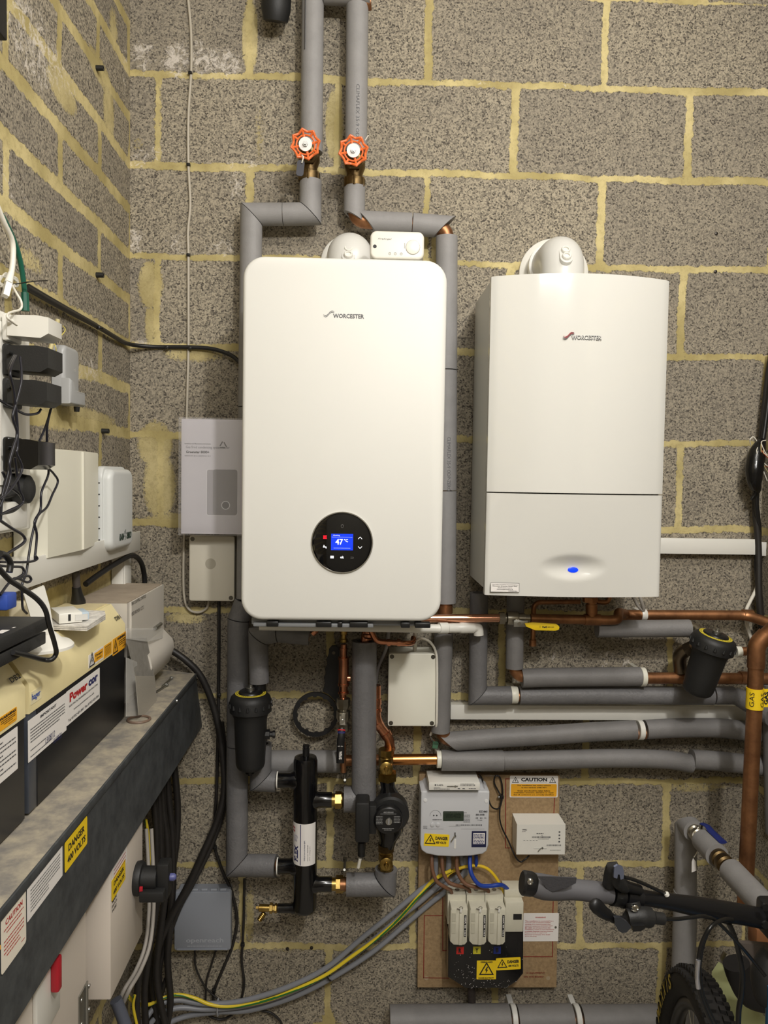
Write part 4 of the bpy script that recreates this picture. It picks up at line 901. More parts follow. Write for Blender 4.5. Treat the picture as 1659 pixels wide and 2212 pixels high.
# tilted filter on the right
f2, d2, L2 = filter_unit(P(1503, 1500, -.17), P(1551, 1358, -.20), 'tilted black canister filter with yellow-ringed lid beside the copper gas riser', 1.03)
MB().cyl(P(1500, 1385, -.15), P(1525, 1395, -.18), .017).build('upper_port', mat('nickel', (168, 162, 148)), f2)
MB().cyl(P(1500, 1450, -.12), P(1518, 1455, -.16), .016).build('lower_port', BLK_P, f2)
fe = thing('nickel_elbow', P(1470, 1420, -.1), 'dull nickel elbow behind the tilted black filter', 'pipe fitting')
MB().sweep(fillet([P(1500, 1396, -.12), P(1466, 1412, -.10), P(1470, 1450, -.09)], .02, 6), .0165, 20).build('elbow', mat('dull_nickel', (120, 108, 92), .35, 1.0), fe)
MB().hexa(P(1496, 1398, -.12), P(1482, 1404, -.11), .0185).build('hex_nut', mat('dull_nickel', (120, 108, 92)), fe)
cs2 = thing('copper_stub', P(1620, 1410, -.13), 'short copper stub between the tilted filter lid and the gas riser', 'pipe')
MB().cyl(P(1590, 1408, -.16), P(1628, 1406, -.16), .0105).build('copper_pipe', COPD, cs2); MB().cyl(P(1589, 1408, -.16), P(1600, 1408, -.16), .0135).build('collar', CPL, cs2)
# gas riser
YG = -.27
gr = thing('gas_riser', P(1610, 1900, YG), 'thick vertical copper pipe wrapped in yellow GAS tape at the right', 'pipe')
MB().sweep(fillet([P(1700, 1330, YG - .02), P(1634, 1392, YG), P(1631, 1500, YG), P(1607, 1990, YG)], .012, 6), .0172, 26).build('copper_pipe', COPD, gr)
MB().sweep(fillet([P(1656, 1370, YG - .005), P(1634, 1392, YG), P(1633, 1442, YG)], .03, 8), .0192, 26).build('elbow_fitting', COPD, gr)
t0, t1 = P(1629.6, 1530, YG), P(1631.3, 1486, YG); tp = MB().lathe(t0, t1 - t0, [(0, .0192), ((t1 - t0).length, .0192)], 26).build('gas_tape', YEL, gr)
mb = MB()
for xo, ro_ in ((1618, .80), (1639, -.45)): wrap(mb, 'GAS', P(1630.5, 1508, YG), V((0, 0, 1)), .033, .0105, .0196, roll=ro_)
mb.build('lettering', INK, tp, smooth=False)
MB().box(P(1656, 1508, YG - .005), (.018, .002, .042), 0).build('tape_end', YEL, tp); tfm = LM(P(1655, 1508, YG - .0065), Z1, V((-1, 0, 0))); lettering(tp, tfm, [('GAS', 0, 0, .03, .0095, 0, .04)], INK)
# ================= white trunking =================
def trunk(name, x0, x1, y0, y1, d, label, m=None):
    a_, b_ = P(x0, y1, -d), P(x1, y0, -d); c0 = P(x0, y0, -d); z0, z1 = a_.z, c0.z
    t = thing(name, ((a_.x + b_.x) / 2, 0, z0), label, 'cable trunking')
    MB().box(((a_.x + b_.x) / 2, -d / 2, (z0 + z1) / 2), (b_.x - a_.x, d - .003, z1 - z0), .0006).build('base', m or WPL, t)
    MB().box(((a_.x + b_.x) / 2, -d + .0005, (z0 + z1) / 2), (b_.x - a_.x, .004, z1 - z0 + .002), .001).build('cover', m or WPL, t); return t
trunk('cable_trunking', 973, 1611, 1523, 1553, .033, 'long white trunking across the wall between the foam pipes')
trunk('cable_trunking', 1425, 1638, 1163, 1195, .028, 'short white trunking right of the smaller boiler')
trunk('trunking_connector', 1640, 1668, 1172, 1200, .030, 'grey-white trunking piece at the right edge', GPL)
# ================= bottom pipe =================
pj = thing('insulated_pipe', P(1100, 2195, 0), 'fat horizontal foam pipe along the bottom edge', 'pipe', 'right-hand foam pipes')
for x0, x1 in ((842, 1100), (1118, 1236), (1256, 1500)): MB().sweep([P(x0, 2206, -.07), P(x1, 2204, -.07)], .038, 28).build('foam_sleeve', FOAM_DIM, pj)
MB().sweep([P(842, 2206, -.07), P(1500, 2204, -.07)], .02, 16).build('copper_pipe', COPD, pj)
clipring(P(1109, 2204, -.07), X1, .036, .014, 'left clip on the fat pipe at the bottom edge', 'pipe clips', GPL); clipring(P(1246, 2204, -.07), X1, .036, .014, 'right clip on the fat pipe at the bottom edge', 'pipe clips', GPL)
# ================= lower right vertical + pipe coming out of the wall =================
pi_ = thing('insulated_pipe', P(1478, 2000, 0), 'grey vertical foam pipe rising behind the bicycle handlebar', 'pipe', 'right-hand foam pipes')
core(pi_, [P(1482, 1790, -.09), P(1470, 2300, -.09)], .0175)
cutcyl(MB(), P(1481, 1776, -.09), P(1481, 1925, -.09), .0270, V((0, -1, -1)), None, r_in=.018).build('foam_sleeve', FOAM, pi_)
MB().sweep([P(1481, 1926, -.09), P(1470, 2300, -.09)], .0292, 28).build('foam_sleeve', FOAM, pi_)
pq = thing('insulated_pipe', P(1481, 1776, -.1), 'foam pipe pointing out from the wall with a blue lever valve', 'pipe', 'right-hand foam pipes')
o0 = P(1481, 1776, -.09)
def oy(y): return V((o0.x, y, o0.z))
for a_, b_ in ((-.09, -.138), (-.187, -.262), (-.332, -.9)): core(pq, [oy(a_), oy(b_)], .0135, mat('nickel', (168, 162, 148)))
cutcyl(MB(), oy(-.092), oy(-.140), .0265, V((0, -1, -1)), None, r_in=.018).build('foam_sleeve', FOAM, pq)
MB().sweep([oy(-.187), oy(-.262)], .0270, 28).build('foam_sleeve', FOAM, pq); MB().sweep([oy(-.330), oy(-.9)], .0270, 28).build('foam_sleeve', FOAM, pq)
bv = thing('lever_valve', oy(-.16), 'ball valve with a dark blue lever on the pipe pointing out of the wall', 'valve')
MB().lathe(oy(-.138), NY, [(0, .018), (.010, .0195), (.014, .016), (.022, .0205), (.032, .0205), (.036, .016), (.049, .0175)], 20).build('body', mat('nickel', (168, 162, 148)), bv)
MB().cyl(oy(-.165), oy(-.165) + V((.006, 0, .030)), .005).build('stem', CHR, bv)
lo = oy(-.165) + V((.008, 0, .031)); MB().sweep([lo, lo + V((.004, -.02, .003)), lo + V((.006, -.034, -.002)), lo + V((.010, -.088, -.004))], [.008, .008, .0095, .010], 12, flat=(.35, 1)).build('lever', mat('lever_blue', (38, 48, 110), .4), bv)
ub = thing('pipe_union', oy(-.3), 'brass union farther along the pipe pointing out of the wall', 'pipe union')
MB().lathe(oy(-.262), NY, [(0, .016), (.006, .0205), (.018, .0205), (.021, .016), (.028, .021), (.044, .021), (.048, .0165), (.068, .0155)], 20).build('body', BRSD, ub)
lt_ = thing('hanging_tag', P(1500, 1870, -.12), 'small white paper tag hanging on a loop from the blue lever valve', 'tag')
MB().sweep(catmull([oy(-.16) + V((.0, -.004, .022)), oy(-.16) + V((-.018, -.012, .006)), oy(-.16) + V((-.008, -.02, -.025)), P(1499, 1852, -.185)], 5), .0012, 6).build('tie', WHC, lt_)
MB().prism([(-.006, -.018), (.006, -.015), (.006, .008), (0, .017), (-.004, .008)], 0, .001, FM(P(1498, 1868, -.19)) @ Matrix.Rotation(.1, 4, 'Z')).build('tag_body', PAP, lt_)
# ================= junction boxes =================
def jbox(x0, x1, y0, y1, d, label, m, cap=False, screws=4, name='junction_box', dxr=0):
    a_, b_ = P(x0, y1, -d), P(x1, y0, -d); w_, h_ = b_.x - a_.x, b_.z - a_.z; cx, cz = (a_.x + b_.x) / 2, (a_.z + b_.z) / 2
    t = thing(name, (cx, 0, a_.z), label, 'junction box'); M = FM((cx, 0, cz))
    MB().prism(rrect(w_ - .006, h_ - .004, .004, 4), .001, d - .016, M).build('base', m, t)
    MB().prism(rrect(w_, h_, .006, 5), d - .015, d, M, bev=.003).build('lid', m, t)
    sc_ = [(-1, 1), (1, 1), (-1, -1), (1, -1)] if screws == 4 else [(-1, 1), (1, -1)]
    for sx_, sz_ in sc_:
        o_ = V((cx + sx_ * (w_ / 2 - .0085), -d, cz + sz_ * (h_ / 2 - .0085)))
        s0 = MB().lathe(o_, NY, [(0, .0055), (.0004, .0055), (.0004, .0038), (.0002, .0038), (.0002, .001)], 20).build('screw', mat('screw_dark', (96, 92, 84), .4, .8), t)
    return t, M @ Matrix.Translation((0, 0, d)), w_, h_
j1, Mj, w_, h_ = jbox(837, 943, 1412, 1569, .085, 'beige square junction box left of the foam drop under the boilers', CPL)
j2, Mj2, w_, h_ = jbox(408, 507, 1158, 1298, .05, 'cream junction box below the plastic-wrapped manual', mat('cream_box', (206, 200, 184), .45), screws=2)
MB().lathe(Mj2 @ V((-.003, .012, 0)), NY, [(0, .0135), (.0004, .0135), (.0004, .0125)], 30).build('knockout_ring', mat('cream_box_shade', (176, 170, 154), .5), j2)
def cable(name, pts, r, m, label, cat='cable', group=None, sub=6, cm=True, n=10):
    o = MB().sweep(catmull(pts, sub) if cm else pts, r, n).build(name, m, None); return tag(o, label, cat, group)
cable('white_cable', [P(897, 1362, -.13), P(897, 1380, -.08), P(896, 1404, -.05)], .0055, WHC, 'thick white cable dropping into the top of the beige junction box')
cable('white_cable', [P(899, 1384, -.09), P(912, 1379, -.11), P(930, 1388, -.11), P(941, 1408, -.09), P(944, 1440, -.088), P(943, 1560, -.082), P(938, 1568, -.06), P(930, 1588, -.05)], .0032, WHC, 'thin white cable looping around the right side of the beige junction box')
cable('grey_cable', [P(840, 1360, -.10), P(834, 1400, -.09), P(818, 1440, -.04), P(812, 1475, -.03), P(811, 1510, -.03)], .0045, mat('grey_cable', (150, 148, 148), .5), 'light grey cable slanting down left of the beige junction box')
tb = thing('terminal_block', P(940, 1608, -.05), 'small green screw terminal hanging on thin wires by the copper elbow', 'connector')
Mt3 = FM(P(940, 1609, -.06)) @ Matrix.Rotation(-.15, 4, 'Z'); MB().box((0, 0, 0), (.014, .016, .012), .001, M=Mt3).build('housing', mat('terminal_green', (70, 110, 84), .45), tb)
for k in (-1, 0, 1): MB().box((k * .0042, .006, .007), (.003, .004, .003), 0, M=Mt3).build('screw_slot', mat('terminal_dark', (40, 66, 48), .5), tb)
for k, c_ in enumerate(((60, 40, 34), (40, 60, 50), (120, 84, 60))): MB().sweep(catmull([P(929, 1588 + k, -.05), P(932 + k * 2, 1598, -.055), P(937 + k * 2, 1604, -.06)], 4), .0010, 6).build('wire', mat('wire%d' % k, c_, .5), tb)
# manual in a plastic bag
mz = thing('boiler_manual', P(455, 1150, 0), 'boiler manual in a clear plastic bag hung left of the large boiler', 'manual')
A, B = P(391, 1153, -.105), P(534, 907, -.105); mw, mh = B.x - A.x, B.z - A.z; Mm = FM(((A.x + B.x) / 2, -.095, (A.z + B.z) / 2))
MB().box((0, 0, .005), (mw, mh, .010), .001, M=Mm).build('booklet', mat('booklet_cover', (196, 192, 198), .45), mz)
Mm = Mm @ Matrix.Translation((0, 0, .0101))
def px2(M_, x, y, Y=-.1051): q = M_.inverted() @ P(x, y, Y); return q.x, q.y
x_, y_ = px2(Mm, 449, 967); lettering(mz, Mm, [('Gas fired condensing system boiler', x_, y_, .106, .0080, 0, 0)], INKG)
x_, y_ = px2(Mm, 427, 976.5); lettering(mz, Mm, [('Greenstar 8000+', x_, y_, .056, .0065, 0, .04)], INK)
x_, y_ = px2(Mm, 401, 958); lettering(mz, Mm, [('Installation and Maintenance Instructions', x_ + .029, y_, .063, .003), ('GR8701iW 30 S | GR8701iW 35 S', x_ + .029, y_ - .030, .063, .003), ('#', x_ + .006, y_ - .215, .0, .002)], INKG)
c0 = px2(Mm, 446, 1013); c1 = px2(Mm, 513, 1115); bwx, bhx = c1[0] - c0[0], c0[1] - c1[1]; cxx, cyy = (c0[0] + c1[0]) / 2, (c0[1] + c1[1]) / 2
dr = MB().prism(rrect(bwx, bhx, .006), 0, .0003, T(Mm, cxx, cyy)).build('cover_drawing', mat('drawing_line', (214, 212, 214), .5), mz)
MB().prism(rrect(bwx - .003, bhx - .003, .005), .0003, .0005, T(Mm, cxx, cyy)).build('drawing_side', mat('drawing_side', (146, 142, 146), .5), dr)
MB().prism(rrect(bwx * .78, bhx * .97, .006), .0005, .0007, T(Mm, cxx + bwx * .10, cyy + .001)).build('drawing_front', mat('drawing_front', (122, 118, 120), .5), dr)
MB().lathe(T(Mm, cxx + bwx * .12, cyy - bhx * .27) @ V((0, 0, .0007)), NY, [(0, .0105), (.0002, .0105), (.0002, .0088), (.00021, .0088), (.00021, .001)], 28).build('drawing_ring', mat('drawing_line', (214, 212, 214)), dr)
MB().lathe(T(Mm, cxx + bwx * .12, cyy - bhx * .27) @ V((0, 0, .00095)), NY, [(0, .0088), (.0001, .0088), (.0001, .001)], 28).build('drawing_dial', mat('drawing_dial', (84, 82, 84), .5), dr)
x_, y_ = px2(Mm, 482, 962)
mb = MB()
for k in range(3):
    a_ = math.radians(90 + 120 * k); b_ = math.radians(210 + 120 * k); p_, q_ = V((math.cos(a_), math.sin(a_))) * .011, V((math.cos(b_), math.sin(b_))) * .011; d__ = (q_ - p_); nn = V((-d__.y, d__.x)).normalized() * .0013
    s1, e1 = p_ + d__ * .12, p_ + d__ * .78
    mb.quad([Mm @ V((x_ + v.x, y_ + v.y, .0012)) for v in (s1 - nn, e1 - nn, e1 + nn, s1 + nn)])
mb.build('recycling_mark', INKG, mz, smooth=False)
BAG = mat('clear_bag', (236, 234, 236), 0.18, alpha=0.22, bump=0.9, bscale=22)
mb = MB(); bm = mb.bm; nu, nv = 14, 22; g = []
for i in range(nu + 1):
    row = []
    for j in range(nv + 1):
        u, v = i / nu, j / nv; dz_ = .0025 + .004 * abs(noise.noise(V((u * 3, v * 5, 2)))) if 0 < i < nu and 0 < j < nv else -.006
        row.append(bm.verts.new(Mm @ V((-mw / 2 - .008 + (mw + .016) * u, -mh / 2 - .004 + (mh + .008) * v, dz_))))
    g.append(row)
for i in range(nu):
    for j in range(nv): bm.faces.new((g[i][j], g[i + 1][j], g[i + 1][j + 1], g[i][j + 1]))
mb.build('plastic_bag', BAG, mz, ang=180)
# ================= left wall: sockets, boxes =================
AX = atX
def LP(x, y, z): return V((x, y, z))
def xbox(x0, x1, y0, y1, z0, z1, bev=.002, seg=2): return MB().box(((x0 + x1) / 2, (y0 + y1) / 2, (z0 + z1) / 2), (x1 - x0, y1 - y0, z1 - z0), bev, seg=seg)
def yprism(prof, y0, y1, bev=0):
    """profile in (X,Z) extruded along Y"""
    return MB().prism([(p[0], p[1]) for p in prof], y0, y1, Matrix(((1, 0, 0, 0), (0, 0, 1, 0), (0, 1, 0, 0), (0, 0, 0, 1))), bev=bev)
def labX(parent, x0, y0, x1, y1, X, m, items=(), ink=None, name='label', r=.001):
    A, B = AX(x0, y0, X), AX(x1, y1, X); w_, h_ = B.y - A.y, A.z - B.z
    M, q = sticker(parent, V((X, (A.y + B.y) / 2, (A.z + B.z) / 2)), (0, 1, 0), (0, 0, 1), w_, h_, m, name, .0004, r)
    its = [tuple([i[0], i[1] * w_, i[2] * h_, i[3] * w_, i[4] * (w_ if i[0] == '/' else h_)] + list(i[5:])) for i in items]
    if its: lettering(q, M, its, ink or INK)
    return M, w_, h_, q
# ---- galvanised trunking shelf
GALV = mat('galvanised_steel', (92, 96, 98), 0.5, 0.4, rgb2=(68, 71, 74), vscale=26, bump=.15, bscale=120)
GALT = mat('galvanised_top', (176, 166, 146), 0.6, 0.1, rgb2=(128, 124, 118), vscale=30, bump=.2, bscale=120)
XS_, ZS, ZSB = .187, -1.495, -1.655
sh = thing('steel_trunking', V((.09, -.9, ZSB)), 'deep grey galvanised steel trunking forming a shelf along the left wall', 'trunking')
mb = MB(); bm = mb.bm
def hexav(mb, v8):
    vs = [mb.bm.verts.new(V(p)) for p in v8]
    for f in ((0, 1, 2, 3), (7, 6, 5, 4), (0, 4, 5, 1), (1, 5, 6, 2), (2, 6, 7, 3), (3, 7, 4, 0)): mb.bm.faces.new([vs[i] for i in f])
hexav(mb, [(0.002, -1.95, ZSB), (XS_, -1.95, ZSB), (XS_, -.004, ZSB), (0.002, -.004, ZSB), (0.002, -1.95, ZS - .003), (XS_, -1.95, ZS - .003), (XS_, -.085, ZS - .003), (0.002, -.006, ZS - .003)])
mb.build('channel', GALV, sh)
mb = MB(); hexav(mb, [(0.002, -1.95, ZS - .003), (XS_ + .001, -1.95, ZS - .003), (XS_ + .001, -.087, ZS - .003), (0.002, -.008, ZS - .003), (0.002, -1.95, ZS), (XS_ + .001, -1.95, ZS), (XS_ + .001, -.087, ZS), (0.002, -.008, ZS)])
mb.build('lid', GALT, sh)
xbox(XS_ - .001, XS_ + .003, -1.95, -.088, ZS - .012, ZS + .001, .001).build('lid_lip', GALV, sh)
for x, y in ((379, 1514),): q = AX(x, y, XS_); MB().lathe((XS_ + .003, q.y, q.z), X1, [(0, .004), (.002, .0035), (.003, .001)], 12).build('lid_screw', STL, sh)
M, w_, h_, q = labX(sh, 139.5, 1822, 188, 1822, XS_ + .001, YEL, [('DANGER', 0, .2, .72, .24, 0, .03), ('400 VOLTS', 0, -.18, .8, .24, 0, .03)], name='danger_label', r=.003)
labX(sh, 58, 1922, 134.5, 1891, XS_ + .001, PAP, [('#', -.42, .34 - k * .105, .84 if k < 5 else .5, .035) for k in range(7)], INKG, name='notice_label')
M, w_, h_, q = labX(sh, 1.4, 1986, 56, 2034, XS_ + .001, mat('cream_label', (232, 224, 208), .5), [('CAUTION', 0, .34, .68, .1, 0, .02), ('#', -.4, .22, .8, .022), ('#', -.3, .15, .6, .022), ('#', -.4, .02, .8, .022), ('#', -.4, -.05, .8, .022), ('#', -.4, -.12, .8, .022), ('#', -.4, -.19, .6, .022), ('#', -.3, -.26, .55, .022), ('-', .36, -.38, .14, .015)], REDI, name='caution_label', r=.004)
labX(sh, -60, 2120, 1, 2050, XS_ + .001, YELO, name='amber_label')
# ---- consumer units
CREAM = mat('cream_metal', (232, 218, 168), 0.4, var=.05, vscale=20)
CREAMT = mat('dusty_cream', (214, 200, 158), 0.6, var=.12, vscale=30)
SMK = mat('smoked_door', (22, 23, 26), 0.38, var=.35, vscale=9)
def consumer(y0, y1, label, door_y0=None):
    t = thing('consumer_unit', V((.06, (y0 + y1) / 2, ZS)), label, 'consumer unit')
    yprism([(.003, ZS), (.100, ZS), (.100, -1.34), (.003, -1.34)], y0, y1).build('back_box', mat('box_black', (30, 31, 33), .5), t)
    yprism([(.003, -1.345), (.120, -1.345), (.120, -1.302), (.092, -1.262), (.003, -1.262)], y0, y1).build('top_cover', CREAM, t)
    yprism([(.003, -1.262), (.085, -1.262), (.085, -1.2605), (.003, -1.2605)], y0 + .004, y1 - .004).build('top_dust_sheet', CREAMT, t)
    xbox(.100, .119, y0 + .030, y1 - .0015, ZS + .004, -1.346, .001).build('door', SMK, t)
    xbox(.100, .1185, y0 + .001, y0 + .028, ZS + .004, -1.346, .001).build('door_frame', mat('frame_slate', (62, 66, 74), .4), t)
    return t
CU = consumer(-.885, -.437, 'cream-topped consumer unit marked DB1 with a dark door and white labels')
C2 = consumer(-1.36, -.897, 'second cream-topped consumer unit cut by the left edge, with a large orange warning')
labX(CU, 60, 1558, 143, 1577, .1192, PAP, [('IMPORTANT', 0, .39, .42, .07, 0, .04)] + [('#', -.45, .25 - k * .075, .9 if k < 4 else .75, .028) for k in range(5)] + [('#', -.45, -.25, .38, .025), ('#', -.45, -.4, .55, .025)], INKG, name='important_label')
M, w_, h_, q = labX(CU, 60, 1558, 143, 1577, .1196, None) if False else (None, 0, 0, None)
mb = MB(); A = AX(108, 1592, .1198); tfit(mb, '13/08/12', LM(A), .036, .0095, shear=.2); mb.build('handwriting', BLUI, CU, smooth=False)
mb = MB(); A = AX(124, 1594, .1198); tfit(mb, '01/08/20', LM(A), .032, .0085, shear=.2); mb.build('handwriting', BLUI, CU, smooth=False)
M, w_, h_, q = labX(CU, 143, 1495, 215, 1508, .1192, PAP, [('ELECTRICAL ENGINEERS & CONTRACTORS', 0, .02, .86, .055), ('www.powercor.co.uk', 0, -.17, .62, .075), ('Tel 01932 454 845  Fax 01932 454 854', 0, -.38, .92, .085)], INKG, name='contractor_label')
Mp = M; mb = MB(); tfit(mb, 'Power', T(M, -w_ * .16, h_ * .26), w_ * .52, h_ * .27, bold=.05); mb.build('red_lettering', REDI, q, smooth=False)
mb = MB(); tfit(mb, 'cor', T(M, w_ * .28, h_ * .25), w_ * .30, h_ * .2, bold=.05); mb.build('blue_lettering', BLUI, q, smooth=False)
M, w_, h_, q = labX(CU, 66, 1496, 89, 1508, .1202, mat('cream_badge', (236, 226, 186), .4), [('hager', -.02, -.0, .8, .62, 0, .02)], mat('badge_blue', (40, 80, 170), .5), name='maker_badge')
labX(CU, 243, 1382, 271.5, 1397, .1202, YELO, [('WARNING', .12, .34, .6, .17, 0, .05), ('#', -.05, .14, .5, .055), ('#', -.05, .02, .5, .055), ('#', -.05, -.1, .35, .05), ('#', .2, -.3, .25, .03), ('/', -.3, -.05, .34, .34)], INK, name='warning_label', r=.002)
labX(CU, 224, 1396, 241, 1411, .1202, YELO, [('CAUTION', 0, .34, .7, .1, 0, .03)] + [('#', -.36, .2 - k * .1, .72, .03) for k in range(6)], INK, name='caution_label', r=.002)
M, w_, h_, q = labX(CU, 191, 1416, 223, 1422, .1202, PAP, name='danger_label')
MB().prism(rrect(w_ * .6, h_ * .72, .002), .0001, .0003, T(M, w_ * .17, h_ * .0)).build('amber_panel', YELO, q)
lettering(q, M @ Matrix.Translation((0, 0, .0003)), [('Danger', w_ * .17, h_ * .12, w_ * .48, h_ * .2), ('230 Volts', w_ * .17, -h_ * .14, w_ * .34, h_ * .12), ('/', -w_ * .3, 0, w_ * .34)], INK)
A = AX(244, 1343, .10); Mb_ = sticker(None, V((.1105, A.y - .005, -1.2885 + .002)), (0, 1, 0), (-.028, 0, .040), 1, 1, None)[0]
mb = MB(); tfit(mb, 'DB1', Mb_ @ Matrix.Translation((0, 0, .0006)), .030, .008, bold=.02); mb.build('lettering', INK, CU, smooth=False)
A = AX(15, 1478, .10); Mb_ = sticker(None, V((.1105, A.y + .0, -1.2865)), (0, 1, 0), (-.028, 0, .040), 1, 1, None)[0]
mb = MB(); tfit(mb, 'DB2', Mb_ @ Matrix.Translation((0, 0, .0006)), .030, .008, bold=.02); mb.build('lettering', INK, C2, smooth=False)
labX(C2, -30, 1570, 36, 1555, .1202, YELO, [('WARNING', .18, .33, .56, .19, 0, .05), ('#', -.05, .12, .5, .06), ('#', -.05, -.02, .5, .06), ('#', .05, -.16, .3, .05), ('#', .2, -.34, .25, .03), ('/', -.3, -.05, .3, .34)], INK, name='warning_label', r=.002)
labX(C2, -60, 1640, 38, 1660, .1192, PAP, [('#', -.45, .38 - k * .1, .9 if k % 3 else .6, .032) for k in range(8)], INKG, name='notice_label')
# ---- lighting control box
RK = mat('warm_grey_metal', (198, 192, 182), 0.45)
rk = thing('lighting_control_box', V((.06, -.29, ZS)), 'pale grey steel box marked RAKO LIGHTING CONTROLS beyond the consumer unit', 'control box')
yprism([(.004, -1.375), (.118, -1.375), (.118, -1.264), (.004, -1.264)], -.418, -.142).build('upper_box', RK, rk)
yprism([(.118, -1.378), (.122, -1.378), (.122, -1.2645), (.118, -1.2645)], -.400, -.142).build('front_plate', RK, rk)
xbox(.004, .118, -.418, -.142, -1.2642, -1.2625, 0).build('dusty_top', mat('dusty_grey', (164, 150, 132), .8, var=.2, vscale=25), rk)
yprism([(.004, -1.494), (.098, -1.494), (.100, -1.478), (.135, -1.452), (.148, -1.415), (.144, -1.395), (.122, -1.372), (.004, -1.372)], -.34, -.144, bev=0).build('lower_cover', RK, rk)
A, B = AX(284, 1306, .1225), AX(315, 1285, .1225); mb = MB(); tfit(mb, 'RAKO LIGHTING CONTROLS', LM(V((.1225, (A.y + B.y) / 2 - .0, (A.z + B.z) / 2 + .0))), .105, .0075); tfit(mb, 'FEED FROM DB 1 CCT 2', LM(V((.1225, (A.y + B.y) / 2 - .008, (A.z + B.z) / 2 - .022))), .088, .0075); mb.build('lettering', INK, rk, smooth=False)
A = AX(346, 1348, .125); MB().cyl(V((.126, -.235, A.z)), V((.126, -.185, A.z)), .0045).build('latch_pin', STL, rk)
cvp = thing('clear_cover', V((.14, -.43, ZS)), 'clear plastic cover with grey mesh strip leaning against the lighting control box', 'plastic cover')
CLR = mat('clear_plastic', (224, 222, 216), .12, alpha=.32); MESHM = mat('mesh_grey', (150, 146, 138), .5, alpha=.8, bump=.8, bscale=500, var=.2, vscale=60)
def leaf(pts, m, name, parent, t=.0012): return MB().slab(pts, t).build(name, m, parent, smooth=False)
leaf([AX(273, 1378, .128), AX(317, 1378, .130), AX(335, 1466, .150), AX(340, 1545, .150), AX(300, 1543, .145), AX(293, 1460, .14)], MESHM, 'mesh_strip', cvp)
leaf([AX(274, 1357, .126), AX(354, 1357, .126), AX(352, 1378, .134), AX(318, 1386, .136), AX(274, 1380, .130)], CLR, 'upper_flap', cvp)
leaf([AX(273, 1420, .134), AX(296, 1430, .138), AX(302, 1546, .146), AX(273, 1548, .140)], CLR, 'side_flap', cvp)
leaf([AX(293, 1460, .1505), AX(334, 1460, .1505), AX(342, 1546, .152), AX(300, 1545, .152)], mat('mesh_pale', (178, 172, 160), .5, alpha=.7, bump=.8, bscale=500), 'mesh_patch', cvp)
rg = V(atZ(300, 1556, ZS)); mb = MB(); mb.sweep([rg + V((.0215 * math.cos(2 * math.pi * k / 40), .0215 * math.sin(2 * math.pi * k / 40), .002)) for k in range(40)], .0026, 8, closed=True)
o = mb.build('rubber_ring', mat('old_ring', (112, 92, 78), .5)); tag(o, 'brown worn sealing ring lying on the steel trunking', 'ring')
def bolt(x0, y0, x1, y1, label):
    a_, b_ = V(atZ(x0, y0, ZS)), V(atZ(x1, y1, ZS)); a_.z += .0045; b_.z += .0045; d__ = (b_ - a_).normalized(); t = thing('loose_bolt', a_ - V((0, 0, .0045)), label, 'bolt')
    MB().cyl(a_, b_, .0022, 10).build('shank', STL, t); MB().lathe(b_ - d__ * .001, d__, [(0, .0045), (.002, .0048), (.0035, .003), (.0035, .001)], 16).build('head', STL, t)
bolt(338, 1498, 360, 1484, 'nearer loose bolt on the steel trunking beside the clear cover'); bolt(350, 1487, 370, 1469, 'farther loose bolt on the steel trunking beside the clear cover')
# ---- things on top of DB1
ZT = -1.2602
pp_ = thing('folded_paper', V(atZ(160, 1350, ZT)), 'folded printed sheet lying on the cream consumer unit under the breaker', 'paper')
for k in range(3):
    pts = [V(atZ(x, y, ZT)) for x, y in ((106, 1362), (188, 1365), (228, 1340 - k), (226, 1330), (150, 1328), (108, 1342))]; pts = [V((max(.006, p.x), p.y, ZT + .0015 + k * .0028)) for p in pts]
    MB().slab(pts, .0022, (0, 0, 1)).build('paper_fold', mat('printed_paper', (226, 222, 214), .7, rgb2=(176, 172, 166), vscale=70), pp_)
mc = thing('circuit_breaker', V(atZ(150, 1345, ZT)), 'loose white circuit breaker lying on the folded sheet', 'circuit breaker')
c0 = V(atZ(118, 1354, ZT)); c1 = V(atZ(184, 1348, ZT)); c0.z = c1.z = ZT + .010; dirx = (c1 - c0).normalized(); Mm_ = frame((c0 + c1) / 2, dirx, Z1); Lm = (c1 - c0).length
MB().box((-.006, .0, .009), (Lm - .012, .07, .017), .0015, M=Mm_).build('body', WPL, mc); MB().box((Lm / 2 - .006, 0, .008), (.016, .044, .013), .0015, M=Mm_).build('toggle_front', mat('pale_blue_plastic', (176, 192, 204), .4), mc)
MB().box((-.008, -.0355, .010), (.004, .001, .011), 0, M=Mm_).build('terminal_slot', INK, mc); MB().box((Lm * .22, -.0355, .009), (.02, .001, .010), 0, M=Mm_).build('rating_print', GPL, mc)
# white router on edge with a round foot
wr = thing('white_router', V((.10, -.75, ZT)), 'white upright plastic unit with a rounded back beside the breaker', 'router')
pl4 = [AX(52, 1285, .075), AX(96, 1266, .095), AX(108, 1310, .10), AX(118, 1372, .105), AX(78, 1372, .085)]
MB().slab(pl4, .012, (-.5, .8, 0)).build('panel', WPL, wr)
q = V(atZ(82, 1395, ZT + .004)); MB().lathe(V((q.x, q.y, ZT + .001)), Z1, [(0, .050), (.004, .050), (.008, .046), (.010, .036), (.022, .024), (.024, .001)], 40).build('round_foot', WPL, wr)
